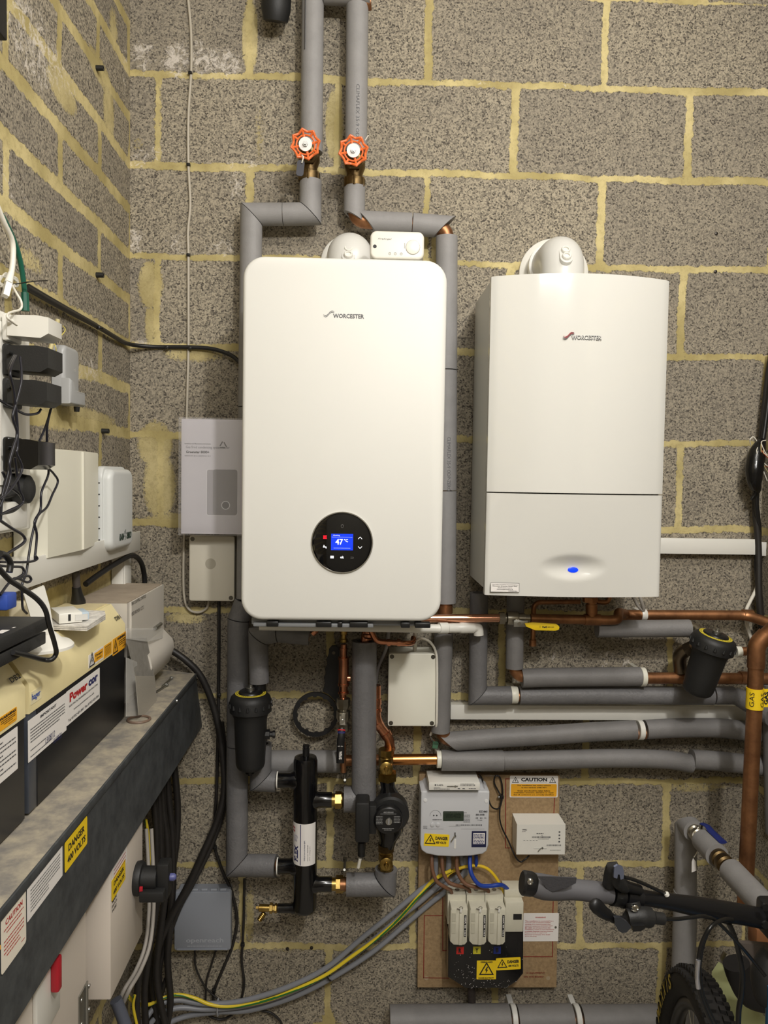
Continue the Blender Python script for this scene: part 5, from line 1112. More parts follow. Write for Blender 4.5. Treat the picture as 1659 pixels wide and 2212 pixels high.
# black box (laptop like) on the left edge
c = AX(103, 1332, .15); bb = thing('black_media_box', V((.075, c.y - .12, c.z - .04)), 'flat black electronics box with white lettering jutting in from the left edge', 'electronics box')
xbox(.02, .15, c.y - .30, c.y, c.z - .018, c.z, .0015).build('lid', BLM, bb); xbox(.02, .148, c.y - .30, c.y - .001, c.z - .038, c.z - .021, .0015).build('base', BLM, bb)
mb = MB(); Ml_ = sticker(None, V((.135, c.y - .105, c.z)), (0, 1, 0), (-1, 0, 0), 1, 1, None)[0]; rect(mb, Ml_, -.03, 0, .022, .010); rect(mb, Ml_, .0, 0, .022, .010); rect(mb, Ml_, .026, -.003, .007, .003); mb.build('white_lettering', PAP, bb, smooth=False)
xbox(.03, .125, c.y - .30, c.y - .10, ZT + .001, c.z - .039, .002).build('grey_support_box', GPL, None); o = bpy.data.objects['grey_support_box']; tag(o, 'pale grey box supporting the black media box at the left edge', 'box')
bt = MB().box(V(AX(3, 1298, .10)), (.03, .03, .022), .003).build('blue_tape_pack', mat('tape_blue', (44, 74, 160), .5)); tag(bt, 'small blue pack at the left edge above the black media box', 'tape')
wp = MB().box(V(AX(44, 1325, .04)), (.03, .02, .04), .003).build('cardboard_box', mat('worn_card', (206, 196, 168), .6)); tag(wp, 'small off-white box with yellow top behind the white router', 'box')
# ---- horizontal and vertical white trunking on the left wall
tr = thing('cable_trunking', V((.02, -.6, -1.19)), 'white trunking running along the left wall under the beige enclosure', 'cable trunking')
xbox(.002, .044, -1.9, -.08, -1.185, -1.143, .001).build('base', WPL, tr); xbox(.044, .050, -1.9, -.085, -1.188, -1.141, .001).build('cover', WPL, tr)
tr2 = thing('cable_trunking', V((.02, -.13, -1.3)), 'short upright white trunking just behind the lighting control box', 'cable trunking')
xbox(.002, .030, -.155, -.105, -1.45, -1.187, .001).build('base', WPL, tr2); xbox(.030, .034, -.156, -.104, -1.45, -1.187, .001).build('cover', WPL, tr2)
# ---- irrigation controller
IRR = mat('cool_grey_plastic', (206, 208, 206), 0.4)
ir = thing('irrigation_controller', V((.03, -.27, -1.175)), 'pale grey rounded irrigation controller marked RAIN BIRD', 'controller')
zc_ = (-.985 - 1.172) / 2; Mi_ = LM(V((0, -.272, zc_)))
MB().prism(rrect(.150, .172, .020, 8), .003, .034, Mi_).build('back_box', IRR, ir)
MB().prism(rrect(.168, .187, .026, 10), .034, .048, Mi_, bev=.004).build('rim', IRR, ir)
MB().prism(rrect(.156, .176, .024, 10), .048, .066, Mi_, bev=.012, seg=5).build('door', IRR, ir)
mb = MB(); tfit(mb, 'RAIN', T(Mi_ @ Matrix.Translation((0, 0, .0662)), -.012, -.061), .034, .015, bold=.05, shear=.25); tfit(mb, 'BIRD', T(Mi_ @ Matrix.Translation((0, 0, .0662)), .041, -.061), .034, .015, bold=.05, shear=.25); mb.build('maker_lettering', mat('ink_green', (14, 50, 36), .5), ir, smooth=False)
mb = MB(); MM = T(Mi_ @ Matrix.Translation((0, 0, .0665)), .0145, -.058)
for a_ in (0, 60, 120, 180, 240, 300):
    an = math.radians(a_ + 15); mb.quad([MM @ V((r_ * math.cos(an + d__), r_ * math.sin(an + d__) * 1.5, 0)) for r_, d__ in ((.001, -.5), (.0075, -.1), (.0085, .0), (.0075, .25))])
mb.build('bird_emblem', mat('ink_green', (14, 50, 36)), ir, smooth=False)
for k in range(6): MB().box(Mi_ @ V((-.084, .058 - k * .024, .041)), (.004, .0008, .0025), 0).build('vent_dot', INK, ir)
# ---- beige enclosure
en = thing('beige_enclosure', V((.02, -.53, -1.15)), 'beige steel enclosure between the sockets and the irrigation controller', 'enclosure')
MB().prism([(.003, -.668), (.052, -.648), (.060, -.50), (.046, -.375), (.003, -.375)], -1.147, -.958, None, bev=.003).build('body', mat('beige_metal', (214, 211, 195), .42), en)
MB().prism([(.052, -.512), (.063, -.505), (.0628, -.497), (.052, -.492)], -1.146, -.960, None).build('ridge', mat('beige_metal', (214, 211, 195)), en)
# ---- telephone box
pt = thing('telephone_box', V((.015, -.46, -.86)), 'grey moulded telephone box on the left wall with a cut cable above', 'telephone box')
Mp_ = LM(V((0, -.462, -.812))); GP2 = mat('telephone_grey', (164, 165, 165), .4)
MB().prism(rrect(.078, .112, .014, 6), .002, .026, Mp_, bev=.007, seg=3).build('body', GP2, pt)
MB().prism([(-.039, -.056), (.039, -.056), (.039, -.028), (-.012, -.028), (-.02, -.012), (-.039, -.008)][::1], .02, .038, Mp_, bev=.005, seg=3).build('lower_step', GP2, pt)
mb = MB(); tfit(mb, 'mk', T(Mp_ @ Matrix.Translation((0, 0, .0262)), .012, .014), .012, .007); mb.build('moulded_mark', GPL, pt, smooth=False)
MB().lathe(V((.03, -.45, -.870)), V((0, 0, -1)), [(0, .006), (.01, .005)], 10).build('rubber_grommet', BLK_P, pt)
TAN = mat('tan_cable', (190, 178, 128), .5)
cable('cut_cable', [AX(104, 768, .015), AX(118, 725, .022), AX(125, 690, .026)], .0042, TAN, 'cut tan cable sticking up above the grey telephone box')
cable('yellow_wire', [AX(118, 738, .025), AX(135, 722, .04), AX(141, 712, .04), AX(136, 704, .03)], .0008, mat('wire_yellow', (206, 192, 90), .5), 'thin yellow wire curling from the cut tan cable')
cable('yellow_wire', [AX(110, 735, .03), AX(120, 748, .045), AX(121, 775, .04), AX(114, 792, .03)], .0008, mat('wire_yellow', (206, 192, 90)), 'thin pale wire drooping in front of the telephone box')
cable('red_wire', [AX(116, 735, .024), AX(121, 724, .03), AX(125, 716, .03)], .0007, mat('wire_red', (170, 50, 60), .5), 'hair-thin red wire beside the cut tan cable')
# ---- socket strip and plugs
st = thing('socket_strip', V((.02, -.74, -1.10)), 'long white vertical socket strip on the left wall full of plugs', 'socket strip')
xbox(.004, .036, -.800, -.676, -1.095, -.752, .004, 3).build('housing', WPL, st); xbox(.036, .039, -.790, -.70, -1.02, -.77, .001).build('socket_face', WPL, st)
def adapter(zc, h, x1, y0, y1, label, m, name='power_adapter', taper=True):
    t = thing(name, V((.04, (y0 + y1) / 2, zc)), label, 'power adapter')
    ym = (y0 + y1) / 2; b = MB().prism([(.050, -h / 2 + .003), (x1 - .012, -h / 2), (x1, -h / 2 + .007), (x1, h / 2 - .003), (x1 - .018, h / 2), (.050, h / 2)], y0, y1, Matrix.Translation((0, 0, zc)) @ Matrix(((1, 0, 0, 0), (0, 0, 1, 0), (0, 1, 0, 0), (0, 0, 0, 1))), bev=.003); b.build('body', m, t)
    xbox(.0395, .051, ym - .024, ym + .024, zc - h / 2 - .004, zc + h / 2 + .004, .004, 2).build('plug_base', m, t)
    MB().cyl(V((.056, y0 + .004, zc + h * .2)), V((.056, y0 - .010, zc + h * .2)), .0045, 12, .003).build('strain_relief', m, t); return t
adapter(-.778, .034, .112, -.79, -.735, 'white power adapter topmost in the socket strip', WPL)
adapter(-.827, .040, .112, -.792, -.732, 'boxy black adapter just under the white one in the socket strip', BLM)
adapter(-.878, .038, .110, -.792, -.732, 'boxy black adapter second below the white one in the socket strip', BLM)
a3 = adapter(-.972, .046, .098, -.796, -.728, 'glossy black adapter with raised lettering midway down the strip', mat('black_gloss_plastic', (14, 14, 15), .2))
p4 = thing('mains_plug', V((.05, -.77, -1.03)), 'round-backed black plug lowest in the socket strip', 'plug')
MB().lathe(V((.0395, -.762, -1.026)), X1, [(0, .024), (.012, .025), (.03, .022), (.034, .016), (.034, .001)], 24).build('body', BLM, p4); MB().cyl(V((.055, -.782, -1.03)), V((.062, -.84, -1.036)), .007, 14, .004).build('strain_relief', BLM, p4)
w5 = thing('mains_plug', V((.05, -.79, -1.08)), 'white block plug at the foot of the socket strip', 'plug'); xbox(.040, .056, -.83, -.735, -1.088, -1.045, .003).build('body', WPL, w5)
# ---- wires of the plugs
NB = mat('navy_black_cable', (22, 22, 32), .35)
def W(name, pts, X, r, label, m=None, cat='cable', group=None):
    Xs = X if isinstance(X, (list, tuple)) else [X] * len(pts)
    return cable(name, [AX(x, y, Xs[min(i, len(Xs) - 1)]) for i, (x, y) in enumerate(pts)], r, m or NB, label, cat, group)
def c7(pts): return [(x / 3.456, 560 + y / 3.456) for x, y in pts]
G_ = 'thin black leads below the socket strip'
LB = 'one of the thin black leads tangled in front of the white socket strip'
W('black_lead', c7([(110, 720), (70, 820), (95, 960), (110, 1100), (125, 1250), (120, 1350), (80, 1480), (60, 1600), (20, 1750), (10, 1850), (5, 1960)]), [.09, .1], .0019, 'black lead wandering furthest left down the socket strip', group=G_)
W('black_lead', c7([(120, 722), (75, 840), (100, 970), (118, 1110), (130, 1255), (130, 1400), (125, 1450), (165, 1560), (120, 1660), (60, 1740), (0, 1790)]), [.095, .11], .0019, 'black lead dropping down the middle of the socket strip from the top black adapter', group=G_)
W('black_lead', c7([(150, 730), (160, 900), (118, 1080), (95, 1180), (128, 1300), (100, 1400), (70, 1520), (75, 1640), (0, 1850)]), [.10, .11], .0019, 'black lead weaving rightmost in the tangle before bending left past the lowest plug', group=G_)
W('black_lead', c7([(110, 1480), (140, 1700), (170, 1780), (160, 1830), (60, 1880), (0, 1910)]), [.10], .0019, 'black lead looping from the glossy adapter round the lowest plug', group=G_)
W('black_lead', c7([(20, 1590), (70, 1690), (150, 1760), (165, 1820), (100, 1880), (10, 1900)]), [.095], .0019, 'black lead crossing diagonally over the lowest plug at the foot of the strip', group=G_)
W('black_lead', c7([(130, 1130), (200, 1160), (280, 1150), (305, 1120)]), [.09], .0019, 'short black lead looping under the second boxy black adapter')
W('black_lead', c7([(-20, 1040), (40, 1080), (95, 1105)]), [.10], .0019, 'short black lead crossing the strip from the left edge')
W('black_lead', c7([(385, 1105), (350, 1220), (320, 1300), (285, 1375)]), [.09, .08], .0019, 'short black lead slanting down from the second boxy black adapter')
W('black_lead', c7([(378, 1120), (352, 1250), (352, 1400), (355, 1540), (400, 1600), (432, 1660), (390, 1760), (350, 1850), (280, 1920), (240, 2060), (215, 2212)]) + [(56, 1240), (48, 1262), (48, 1300), (50, 1316), (58, 1325)], [.09, .085, .08, .075], .0019, 'longest black lead bowing right across the beige enclosure', )
W('black_lead', c7([(345, 1500), (362, 1600), (310, 1740), (302, 1870), (258, 1960), (275, 2060), (262, 2212)]) + [(76, 1200), (80, 1208), (60, 1214), (0, 1214)], [.085, .078], .0019, 'black lead ending in a low kink under the beige enclosure')
W('black_lead', c7([(0, 1950), (90, 2010), (170, 2060), (182, 2110), (100, 2170), (0, 2230)]), [.11], .0021, 'black lead looping out from the left edge beneath the strip')
W('black_lead', [(0, 1222), (25, 1224), (48, 1226), (50, 1240), (35, 1250), (60, 1244), (67, 1252), (58, 1258), (30, 1250), (0, 1285)], [.11], .0019, 'black lead with a small open loop above the black media box')
W('black_mains_cable', [(-5, 1225), (20, 1252), (44, 1268), (80, 1294), (98, 1318), (106, 1350), (118, 1390), (121, 1412), (110, 1425), (90, 1424), (60, 1416), (28, 1409)], [.17, .17, .17, .17, .175, .175, .17, .165, .16, .15], .0034, 'thick black mains cable curving round the end of the black media box', BCB)
W('black_lead', [(0, 1196), (12, 1200), (22, 1216), (20, 1236)], [.14], .0042, 'thick short black lead bending down at the left edge', BCB)
# network cables at top of strip
we = thing('network_cable', AX(5, 640, .05), 'white network cable with a clear connector hanging above the socket strip', 'cable')
MB().sweep(catmull([AX(-12, 430, .05), AX(8, 480, .05), (AX(26, 520, .05)), AX(28, 560, .05), AX(23, 600, .05)], 5), .0042, 10).build('cable', WHC, we); MB().sweep([AX(24, 590, .05), AX(18, 612, .05)], [.0045, .0062], 10).build('boot', WPL, we); MB().sweep([AX(18, 612, .05), AX(11, 640, .05)], .0062, 4).build('connector', WPL, we)
ge = thing('network_cable', AX(55, 650, .03), 'dark green network cable hanging into the top of the socket strip', 'cable'); GRN = mat('green_cable', (14, 84, 66), .4)
MB().sweep(catmull([AX(-12, 440, .03), AX(12, 480, .03), AX(34, 530, .03), AX(46, 575, .03), AX(54, 635, .03)], 5), .0042, 10).build('cable', GRN, ge); MB().sweep([AX(54, 632, .03), AX(55, 672, .03)], [.006, .0066], 8).build('boot', GRN, ge)
cp = []
for k in range(4): cp += [(0, 606 - k * 3), (12, 590 + k * 3), (26 + k * 3, 600), (38, 612 + k * 2), (20, 618), (2, 612 + k * 2)]
W('thin_white_cable', cp, .022, .0014, 'coil of thin white cable tied up behind the network cables', WHC)
W('thin_white_cable', [(27, 618), (36, 634), (46, 652), (44, 668), (20, 676), (16, 686), (30, 698), (36, 702)], [.04, .05, .06, .06, .07, .08], .0018, 'thin white cable dropping onto the white adapter', WHC)
W('zip_tie', [(28, 614), (44, 612), (70, 608), (102, 606)], [.02, .03, .05], .0010, 'black cable tie tail sticking out to the right of the green cable', BLK_P, 'cable tie')
# black cable clipped along both walls
o = MB().sweep(catmull([AX(58, 622, .012), AX(120, 657, .012), AX(213, 707, .010), AX(250, 729, .010), AX(278, 743, .010), P(330, 749, -.008), P(410, 750, -.008), P(460, 754, -.012), P(500, 768, -.02), P(522, 788, -.03)], 6), .0052, 12).build('black_cable', BCB); tag(o, 'black cable clipped across the left wall and round the corner to the boiler', 'cable')
o = MB().sweep(catmull([AX(62, 618, .010), AX(120, 652, .010), AX(208, 702, .010)], 6), .0040, 12).build('black_cable', BCB); tag(o, 'second black cable running above the first on the left wall only', 'cable')
def clip(p, label, s=.006, m=None, nrm=NY):
    t = thing('cable_clip', p, label, 'cable clip', 'black cable clips on the walls'); MB().box(p, (s * 1.6, s * 1.6, s * 1.3), s * .3).build('clip_body', m or BLK_P, t); MB().cyl(V(p) + V((s * .6, 0, -s * .2)), V(p) + V((s * .6, 0, -s * .2)) + V(nrm) * s * 1.2, s * .35, 8).build('nail', BLK_P, t)
clip(AX(213, 708, .014), 'black clip holding the black cable on the left wall', nrm=X1)
clip(P(411, 158, -.006), 'top black clip on the thin grey cable'); clip(P(407, 356, -.006), 'second black clip down on the thin grey cable'); clip(P(407, 551, -.006), 'third black clip down on the thin grey cable')
clip(P(360, 751, -.012), 'black clip on the black cable left of the thin grey cable'); clip(P(410, 752, -.012), 'black clip where the black cable crosses the thin grey one')
cable('thin_grey_cable', [P(403, -30, -.005), P(412, 60, -.005), P(413, 150, -.005), P(407, 250, -.005), P(407, 355, -.005), P(411, 440, -.005), P(406, 500, -.005), P(407, 551, -.005), P(407, 650, -.005), P(407, 750, -.005), P(405, 840, -.006), P(403, 912, -.01)], .0034, mat('thin_grey_cable', (176, 168, 152), .5), 'thin grey cable running down the back wall from the top edge')
cable('thin_grey_cable', [P(398, 1150, -.01), P(396, 1230, -.01), P(398, 1290, -.01), P(408, 1316, -.01), P(428, 1323, -.01), P(446, 1314, -.01), P(451, 1298, -.015)], .0032, mat('thin_grey_cable', (176, 168, 152)), 'thin grey cable curling under the cream junction box')
for x, y, d__ in ((208, 147, 'upper'), (208, 594, 'middle'), (220, 931, 'lower')):
    a_ = AX(x, y, 0); t = MB().lathe(V((0, a_.y, a_.z)), X1, [(0, .006), (.016, .0055), (.016, .0025), (.006, .002)], 10).build('wall_plug', BLM); tag(t, '%s black wall plug sticking out of the left wall' % d__, 'wall plug')
for x, y, d__ in ((1545, 587, 'small grey nail in the bed joint right of the smaller boiler'), (1547, 505, 'tiny screw in the block above the right end of the smaller boiler'), (621, 2049, 'left of two dark screw holes below the black header'), (673, 2047, 'right of two dark screw holes below the black header')):
    t = MB().lathe(P(x, y, 0), NY, [(0, .0045), (.003, .004), (.004, .001)], 10).build('wall_screw', mat('dark_screw', (60, 56, 52), .4, .7)); tag(t, d__, 'screw')
bx_ = V(AX(8, 40, .10)); xbox(.004, bx_.x, bx_.y - .12, V(AX(17, 60, .10)).y, V(AX(17, 90, .10)).z, .30, .003).build('black_speaker_box', BLM); tag(bpy.data.objects['black_speaker_box'], 'black box cut off by the top left corner', 'box')
# gland cable and black arch beneath the trunking
gc = thing('armoured_cable', V((.03, -.5, -1.26)), 'thick cable with a tapering black shroud dropping into the consumer unit', 'cable')
MB().sweep([AX(163, 1236, .03), AX(166, 1272, .03)], .0075, 16).build('cable', mat('dark_cable', (66, 60, 58), .6), gc); MB().sweep([AX(165, 1268, .03), AX(167, 1284, .03), AX(169, 1298, .03), AX(170, 1322, .03)], [.0085, .0105, .014, .0145], 20).build('shroud', BLK_P, gc)
cable('black_cable', [AX(185, 1262, .02), AX(215, 1240, .03), AX(255, 1214, .04), AX(285, 1200, .05), AX(303, 1212, .055), AX(311, 1238, .055), AX(313, 1268, .055)], .0062, BCB, 'thick black cable arching under the left trunking and down behind the control box')
# ================= cabinet under the shelf =================
CAB = mat('beige_cabinet', (206, 196, 184), .45)
dc_ = thing('distribution_cabinet', V((.1, -1.0, -2.3)), 'beige steel cabinet with a hinged door under the steel trunking', 'cabinet')
xbox(.004, .150, -1.9, -.745, -2.35, ZSB - .004, .002).build('body', CAB, dc_)
yh = AX(181, 2000, .152).y; xbox(.150, .153, -1.88, yh, -2.33, ZSB - .01, .001).build('door', CAB, dc_)
hq = AX(178, 2180, .154); xbox(.153, .1555, yh - .03, yh + .010, hq.z - .032, hq.z + .032, .0005).build('hinge_leaf', STL, dc_); MB().cyl(V((.157, yh - .003, hq.z - .034)), V((.157, yh - .003, hq.z + .034)), .003).build('hinge_pin', STL, dc_)
for dz in (-.02, .02):
    for dy in (-.02, .014): MB().lathe(V((.1545, yh + dy, hq.z + dz)), X1, [(0, .004), (.002, .0035), (.0025, .001)], 14).build('hinge_screw', STL, dc_)
wq = AX(105, 2120, .155); xbox(.153, .16, wq.y - .05, wq.y + .03, wq.z - .06, wq.z + .05, .002).build('switch_plate', WPL, dc_)
MB().box((.166, wq.y, wq.z + .012), (.012, .014, .05), .003, M=None).build('red_switch', mat('switch_red', (176, 30, 44), .4), dc_)
ib = thing('isolator_switch', V((.09, -.62, -1.88)), 'beige isolator box with a black rotary handle labelled DANGER 400 VOLTS', 'isolator switch')
IY0, IY1, IZ0 = -.715, -.525, -1.888
xbox(.004, .180, IY0, IY1, IZ0, ZSB - .004, .002).build('enclosure', CAB, ib)
c_ = AX(297, 1897, .182); cI = V((.180, -.580, c_.z + .0)); c_ = AX(297, 1897, .182)
cI = V((.180, c_.y, c_.z))
MB().lathe(cI, X1, [(0, .030), (.006, .031), (.012, .029), (.013, .022), (.040, .0215), (.041, .020)], 36).build('rotary_base', BLM, ib)
MB().box(cI + V((.052, 0, .0)), (.022, .030, .066), .003).build('handle_bar', BLM, ib); MB().box(cI + V((.036, -.012, -.020)), (.046, .040, .020), .003).build('handle_wing', BLM, ib)
MB().box(cI + V((.016, -.026, -.008)), (.006, .004, .012), .001).build('red_pointer', mat('switch_red', (176, 30, 44)), ib); MB().lathe(cI + V((.062, 0, .002)), X1, [(0, .007), (.008, .007), (.012, .004), (.012, .001)], 14).build('blue_knob', mat('knob_blue', (84, 88, 140), .4), ib)
labX(ib, 241, 1903, 270.5, 1898, .1806, YEL, [('DANGER', 0, .2, .72, .22, 0, .03), ('400 VOLTS', 0, -.2, .8, .22, 0, .03)], name='danger_label', r=.002)
labX(ib, 242, 1874, 274, 1862, .1804, PAP, [('#', -.4, .2, .8, .05), ('#', -.4, 0, .8, .05), ('#', -.4, -.2, .8, .05)], REDI, name='notice_label')
A = AX(247, 1951, .1804); lettering(ib, LM(V((.1804, A.y, A.z))), [('MAIN', 0, .008, .022, .005), ('SWITCH', 0, 0, .026, .005), ('FUSE', 0, -.008, .022, .005)], INK)
# ================= cable bundles lower left =================
CBK = mat('dusty_black_cable', (38, 35, 33), .5, var=.3, vscale=30)
def B(name, pts, Y, r, label, m=None, group=None, cat='cable'):
    Ys = Y if isinstance(Y, (list, tuple)) else [Y]
    return cable(name, [P(x, y, Ys[min(i, len(Ys) - 1)]) for i, (x, y) in enumerate(pts)], r, m or CBK, label, cat, group)
GB = 'black supply cables beside the isolator'; LB2 = 'thick black cable in the vertical bunch right of the isolator handle'
B('supply_cable', [(360, 1640), (364, 1720), (372, 1800), (374, 1900), (367, 2000), (362, 2080), (368, 2170), (350, 2260)], -.06, .0085, 'tallest-looking black cable of the bunch, second from the right beside the isolator', group=GB)
B('supply_cable', [(350, 1640), (352, 1740), (362, 1830), (357, 1930), (344, 2030), (338, 2110), (352, 2190), (370, 2260)], -.09, .0085, 'black cable in the middle of the bunch right of the isolator handle', group=GB)
B('supply_cable', [(340, 1660), (346, 1780), (347, 1880), (334, 1980), (320, 2070), (312, 2150), (318, 2260)], -.12, .0085, 'black cable just right of the isolator handle, third from the left', group=GB)
B('supply_cable', [(375, 1640), (382, 1710), (384, 1760), (380, 1830), (366, 1920), (350, 2010), (332, 2080), (326, 2150), (330, 2260)], -.035, .0085, 'rightmost black cable of the bunch, closest to the grey telecom box', group=GB)
B('supply_cable', [(330, 1700), (338, 1800), (336, 1900), (322, 2010), (300, 2110), (296, 2180), (300, 2260)], -.15, .0080, 'leftmost black cable of the bunch, running right behind the isolator handle', group=GB)
B('supply_cable', [(366, 2100), (350, 2140), (340, 2180), (352, 2240)], -.05, .0070, 'short black cable low in the bunch just above the grey meter cables', group=GB)
B('supply_cable', [(366, 1402), (400, 1425), (432, 1458), (456, 1510), (472, 1570), (482, 1640), (484, 1710), (468, 1775), (440, 1840), (405, 1915), (372, 1975), (345, 2040), (330, 2110), (338, 2190), (350, 2260)], [-.05, -.05, -.045, -.04, -.04, -.04, -.045, -.05, -.06, -.066, -.07, -.07, -.065], .0088, 'thick black cable sweeping down from the steel trunking past the left filter')
B('supply_cable', [(478, 1560), (486, 1640), (489, 1700), (480, 1760), (455, 1830), (418, 1905), (388, 1960), (362, 2030), (344, 2100), (352, 2180), (362, 2260)], [-.018, -.018, -.018, -.022, -.035, -.052, -.055, -.05], .0072, 'slimmer black cable following just outside the thick sweeping one')
B('drop_cable', [(473, 1298), (473, 1400), (472, 1500), (472, 1580)], -.012, .0042, 'straight black cable dropping from the cream junction box')
B('drop_cable', [(471, 1570), (468, 1700), (463, 1790), (464, 1830), (480, 1880), (500, 1925), (512, 1985), (503, 2040), (485, 2085), (468, 2125), (461, 2150), (461, 2178)], -.012, .0040, 'black cable weaving down past the right side of the grey telecom box')
B('drop_cable', [(528, 1898), (527, 1970), (524, 2040), (522, 2075), (527, 2120), (522, 2155), (505, 2188), (480, 2202), (455, 2196), (448, 2184)], -.012, .0034, 'thin black cable dropping from the low foam elbow and hooking left')
B('drop_cable', [(421, 2050), (422, 2085), (436, 2120), (455, 2145), (480, 2164)], -.018, .0026, 'thin black cable leaving the left of the grey telecom box')
B('drop_cable', [(467, 2050), (455, 2090), (446, 2120), (444, 2168)], -.018, .0026, 'thin black cable leaving the right of the grey telecom box')
B('drop_cable', [(560, 2182), (585, 2188), (605, 2205), (612, 2225)], -.014, .0030, 'short black cable end at the bottom edge left of the fat pipe')
for x, y, d__ in ((473, 1501, 'black clip on the straight drop cable beside the left filter'), (464, 1830, 'black clip where the weaving black cable bends'), (524, 2040, 'black clip on the thin cable under the low foam elbow'), (462, 2138, 'grey clip gathering the cables under the telecom box')): clip(P(x, y, -.018), d__, .0065)
# grey twin cables round the isolator
for k in (0, 1): B('grey_cable', [(316 + k * 11, 1790), (321 + k * 10, 1880), (322 + k * 10, 1960), (314 + k * 10, 2040), (294 + k * 10, 2095), (270 + k * 11, 2135), (256 + k * 11, 2165)], [-.30, -.33, -.36, -.40, -.44, -.48], .0042, ('inner' if k == 0 else 'outer') + ' pale grey cable hugging the right side of the isolator box', mat('pale_grey_cable', (160, 154, 146), .5))
B('blue_grey_cable', [(250, 2160), (262, 2190), (280, 2240)], -.5, .0120, 'thick blue-grey cable below the isolator box', mat('slate_cable', (88, 92, 104), .45))
def earth(pts, Y, r, label, name='earth_cable'):
    Ys = Y if isinstance(Y, (list, tuple)) else [Y]; p3 = catmull([P(x, y, Ys[min(i, len(Ys) - 1)]) for i, (x, y) in enumerate(pts)], 6)
    o = MB().sweep(p3, r, 12).build(name, mat('earth_yellow', (222, 196, 50), .4)); tag(o, label, 'cable'); off = []
    for i, p in enumerate(p3):
        t_ = (p3[min(i + 1, len(p3) - 1)] - p3[max(i - 1, 0)]).normalized(); a_ = math.pi * .15 + .9 * math.sin(i * .22); n1 = t_.cross(NY).normalized(); off.append(p + (NY * math.cos(a_) + n1 * math.sin(a_)) * r * .42)
    MB().sweep(off, r * .68, 10).build('green_stripe', mat('earth_green', (36, 104, 44), .4), o); return o
earth([(315, 1770), (320, 1800), (323, 1840), (322, 1875)], -.16, .0034, 'short green and yellow cable just above the isolator handle')
earth([(291, 2150), (288, 2175), (296, 2215)], -.2, .0034, 'short green and yellow cable at the bottom left among black cables')
GE = mat('grey_sheath', (128, 130, 136), .42)
YY = [-.07, -.05, -.035, -.03]
earth([(277, 2153), (294, 2168), (322, 2170), (352, 2156), (385, 2149), (420, 2156), (455, 2170), (500, 2174), (560, 2165), (620, 2145), (700, 2108), (760, 2066), (815, 2026), (862, 1985), (905, 1935), (938, 1900), (975, 1880)], [-.12, -.10, -.08, -.06, -.05, -.05], .0046, 'long green and yellow earth cable running along the grey cables to the meter')
B('meter_tail', [(290, 2230), (315, 2200), (340, 2172), (385, 2160), (440, 2168), (520, 2163), (620, 2133), (706, 2090), (780, 2028), (850, 1972), (905, 1925), (938, 1898), (941, 1850)], [-.10, -.08, -.06, -.045], .0068, 'topmost thick grey cable of the bunch rising from lower left to the meter', GE)
B('meter_tail', [(305, 2260), (330, 2205), (380, 2178), (450, 2180), (530, 2172), (620, 2146), (706, 2102), (790, 2044), (860, 1985), (912, 1944), (950, 1908), (968, 1880), (969, 1848)], [-.09, -.07, -.05, -.04], .0068, 'middle thick grey cable of the bunch to the meter', GE)
B('meter_tail', [(330, 2260), (350, 2220), (400, 2196), (470, 2186), (540, 2182), (630, 2155), (712, 2115), (800, 2060), (870, 2002), (925, 1955), (975, 1915), (1002, 1885), (1003, 1850)], [-.07, -.05, -.035, -.03], .0068, 'lowest thick grey cable of the bunch to the meter', GE)
for x, y, a_, d__ in ((706, 2102, 28, 'black cable tie round the grey cables left of the meter board'), (471, 2176, 90, 'small grey tie round the grey cables under the telecom box')):
    c_ = P(x, y, -.036); t = MB(); ax = V((math.cos(math.radians(-62 + a_ - 28 + 90)), 0, math.sin(math.radians(-62 + a_ - 28 + 90)))) if x > 600 else X1
    Mz = zframe(c_, ax); t.sweep([Mz @ V((.022 * math.cos(2 * math.pi * k / 24), .012 * math.sin(2 * math.pi * k / 24), 0)) if abs((Mz.to_3x3() @ V((1, 0, 0))).y) < .5 else Mz @ V((.012 * math.cos(2 * math.pi * k / 24), .022 * math.sin(2 * math.pi * k / 24), 0)) for k in range(24)], .0022, 8, closed=True)
    o = t.build('zip_tie', BLK_P if x > 600 else MGP); tag(o, d__, 'cable tie')
# ================= grey telecom box =================
ob = thing('telecom_box', P(437, 2055, 0), 'mid grey telecom box with moulded openreach lettering at lower left', 'telecom box')
OG = mat('telecom_grey', (132, 136, 144), .42); a_, b_ = P(376, 2054, -.045), P(499, 1927, -.045); w_, h_ = b_.x - a_.x, b_.z - a_.z; Mo = FM(((a_.x + b_.x) / 2, 0, (a_.z + b_.z) / 2))
MB().prism(rrect(w_ - .008, h_ - .004, .006), .001, .03, Mo).build('back_box', OG, ob)
MB().prism(rrect(w_, h_, .007, 5), .030, .045, Mo, bev=.003).build('lid', OG, ob)
MB().box((0, -h_ / 2 + .004, .046), (w_ * .9, .004, .003), .001, M=Mo).build('lower_lip', OG, ob)
for k in range(5): MB().cyl(Mo @ V((-.052 + k * .024, h_ / 2 + .002, .038)), Mo @ V((-.036 + k * .024, h_ / 2 + .002, .038)), .0042, 10).build('hinge_knuckle', OG, ob)
mb = MB(); tfit(mb, 'openreach', Mo @ Matrix.Translation((.006, -h_ * .33, .0452)), .096, .0165, bold=.02); mb.build('moulded_lettering', mat('moulded_light', (160, 163, 170), .35), ob, smooth=False)
lettering(ob, Mo @ Matrix.Translation((.006, -h_ * .42, .0452)), [('#', -.045, 0, .09, .0022)], mat('moulded_light', (160, 163, 170)), name='moulded_small_print')
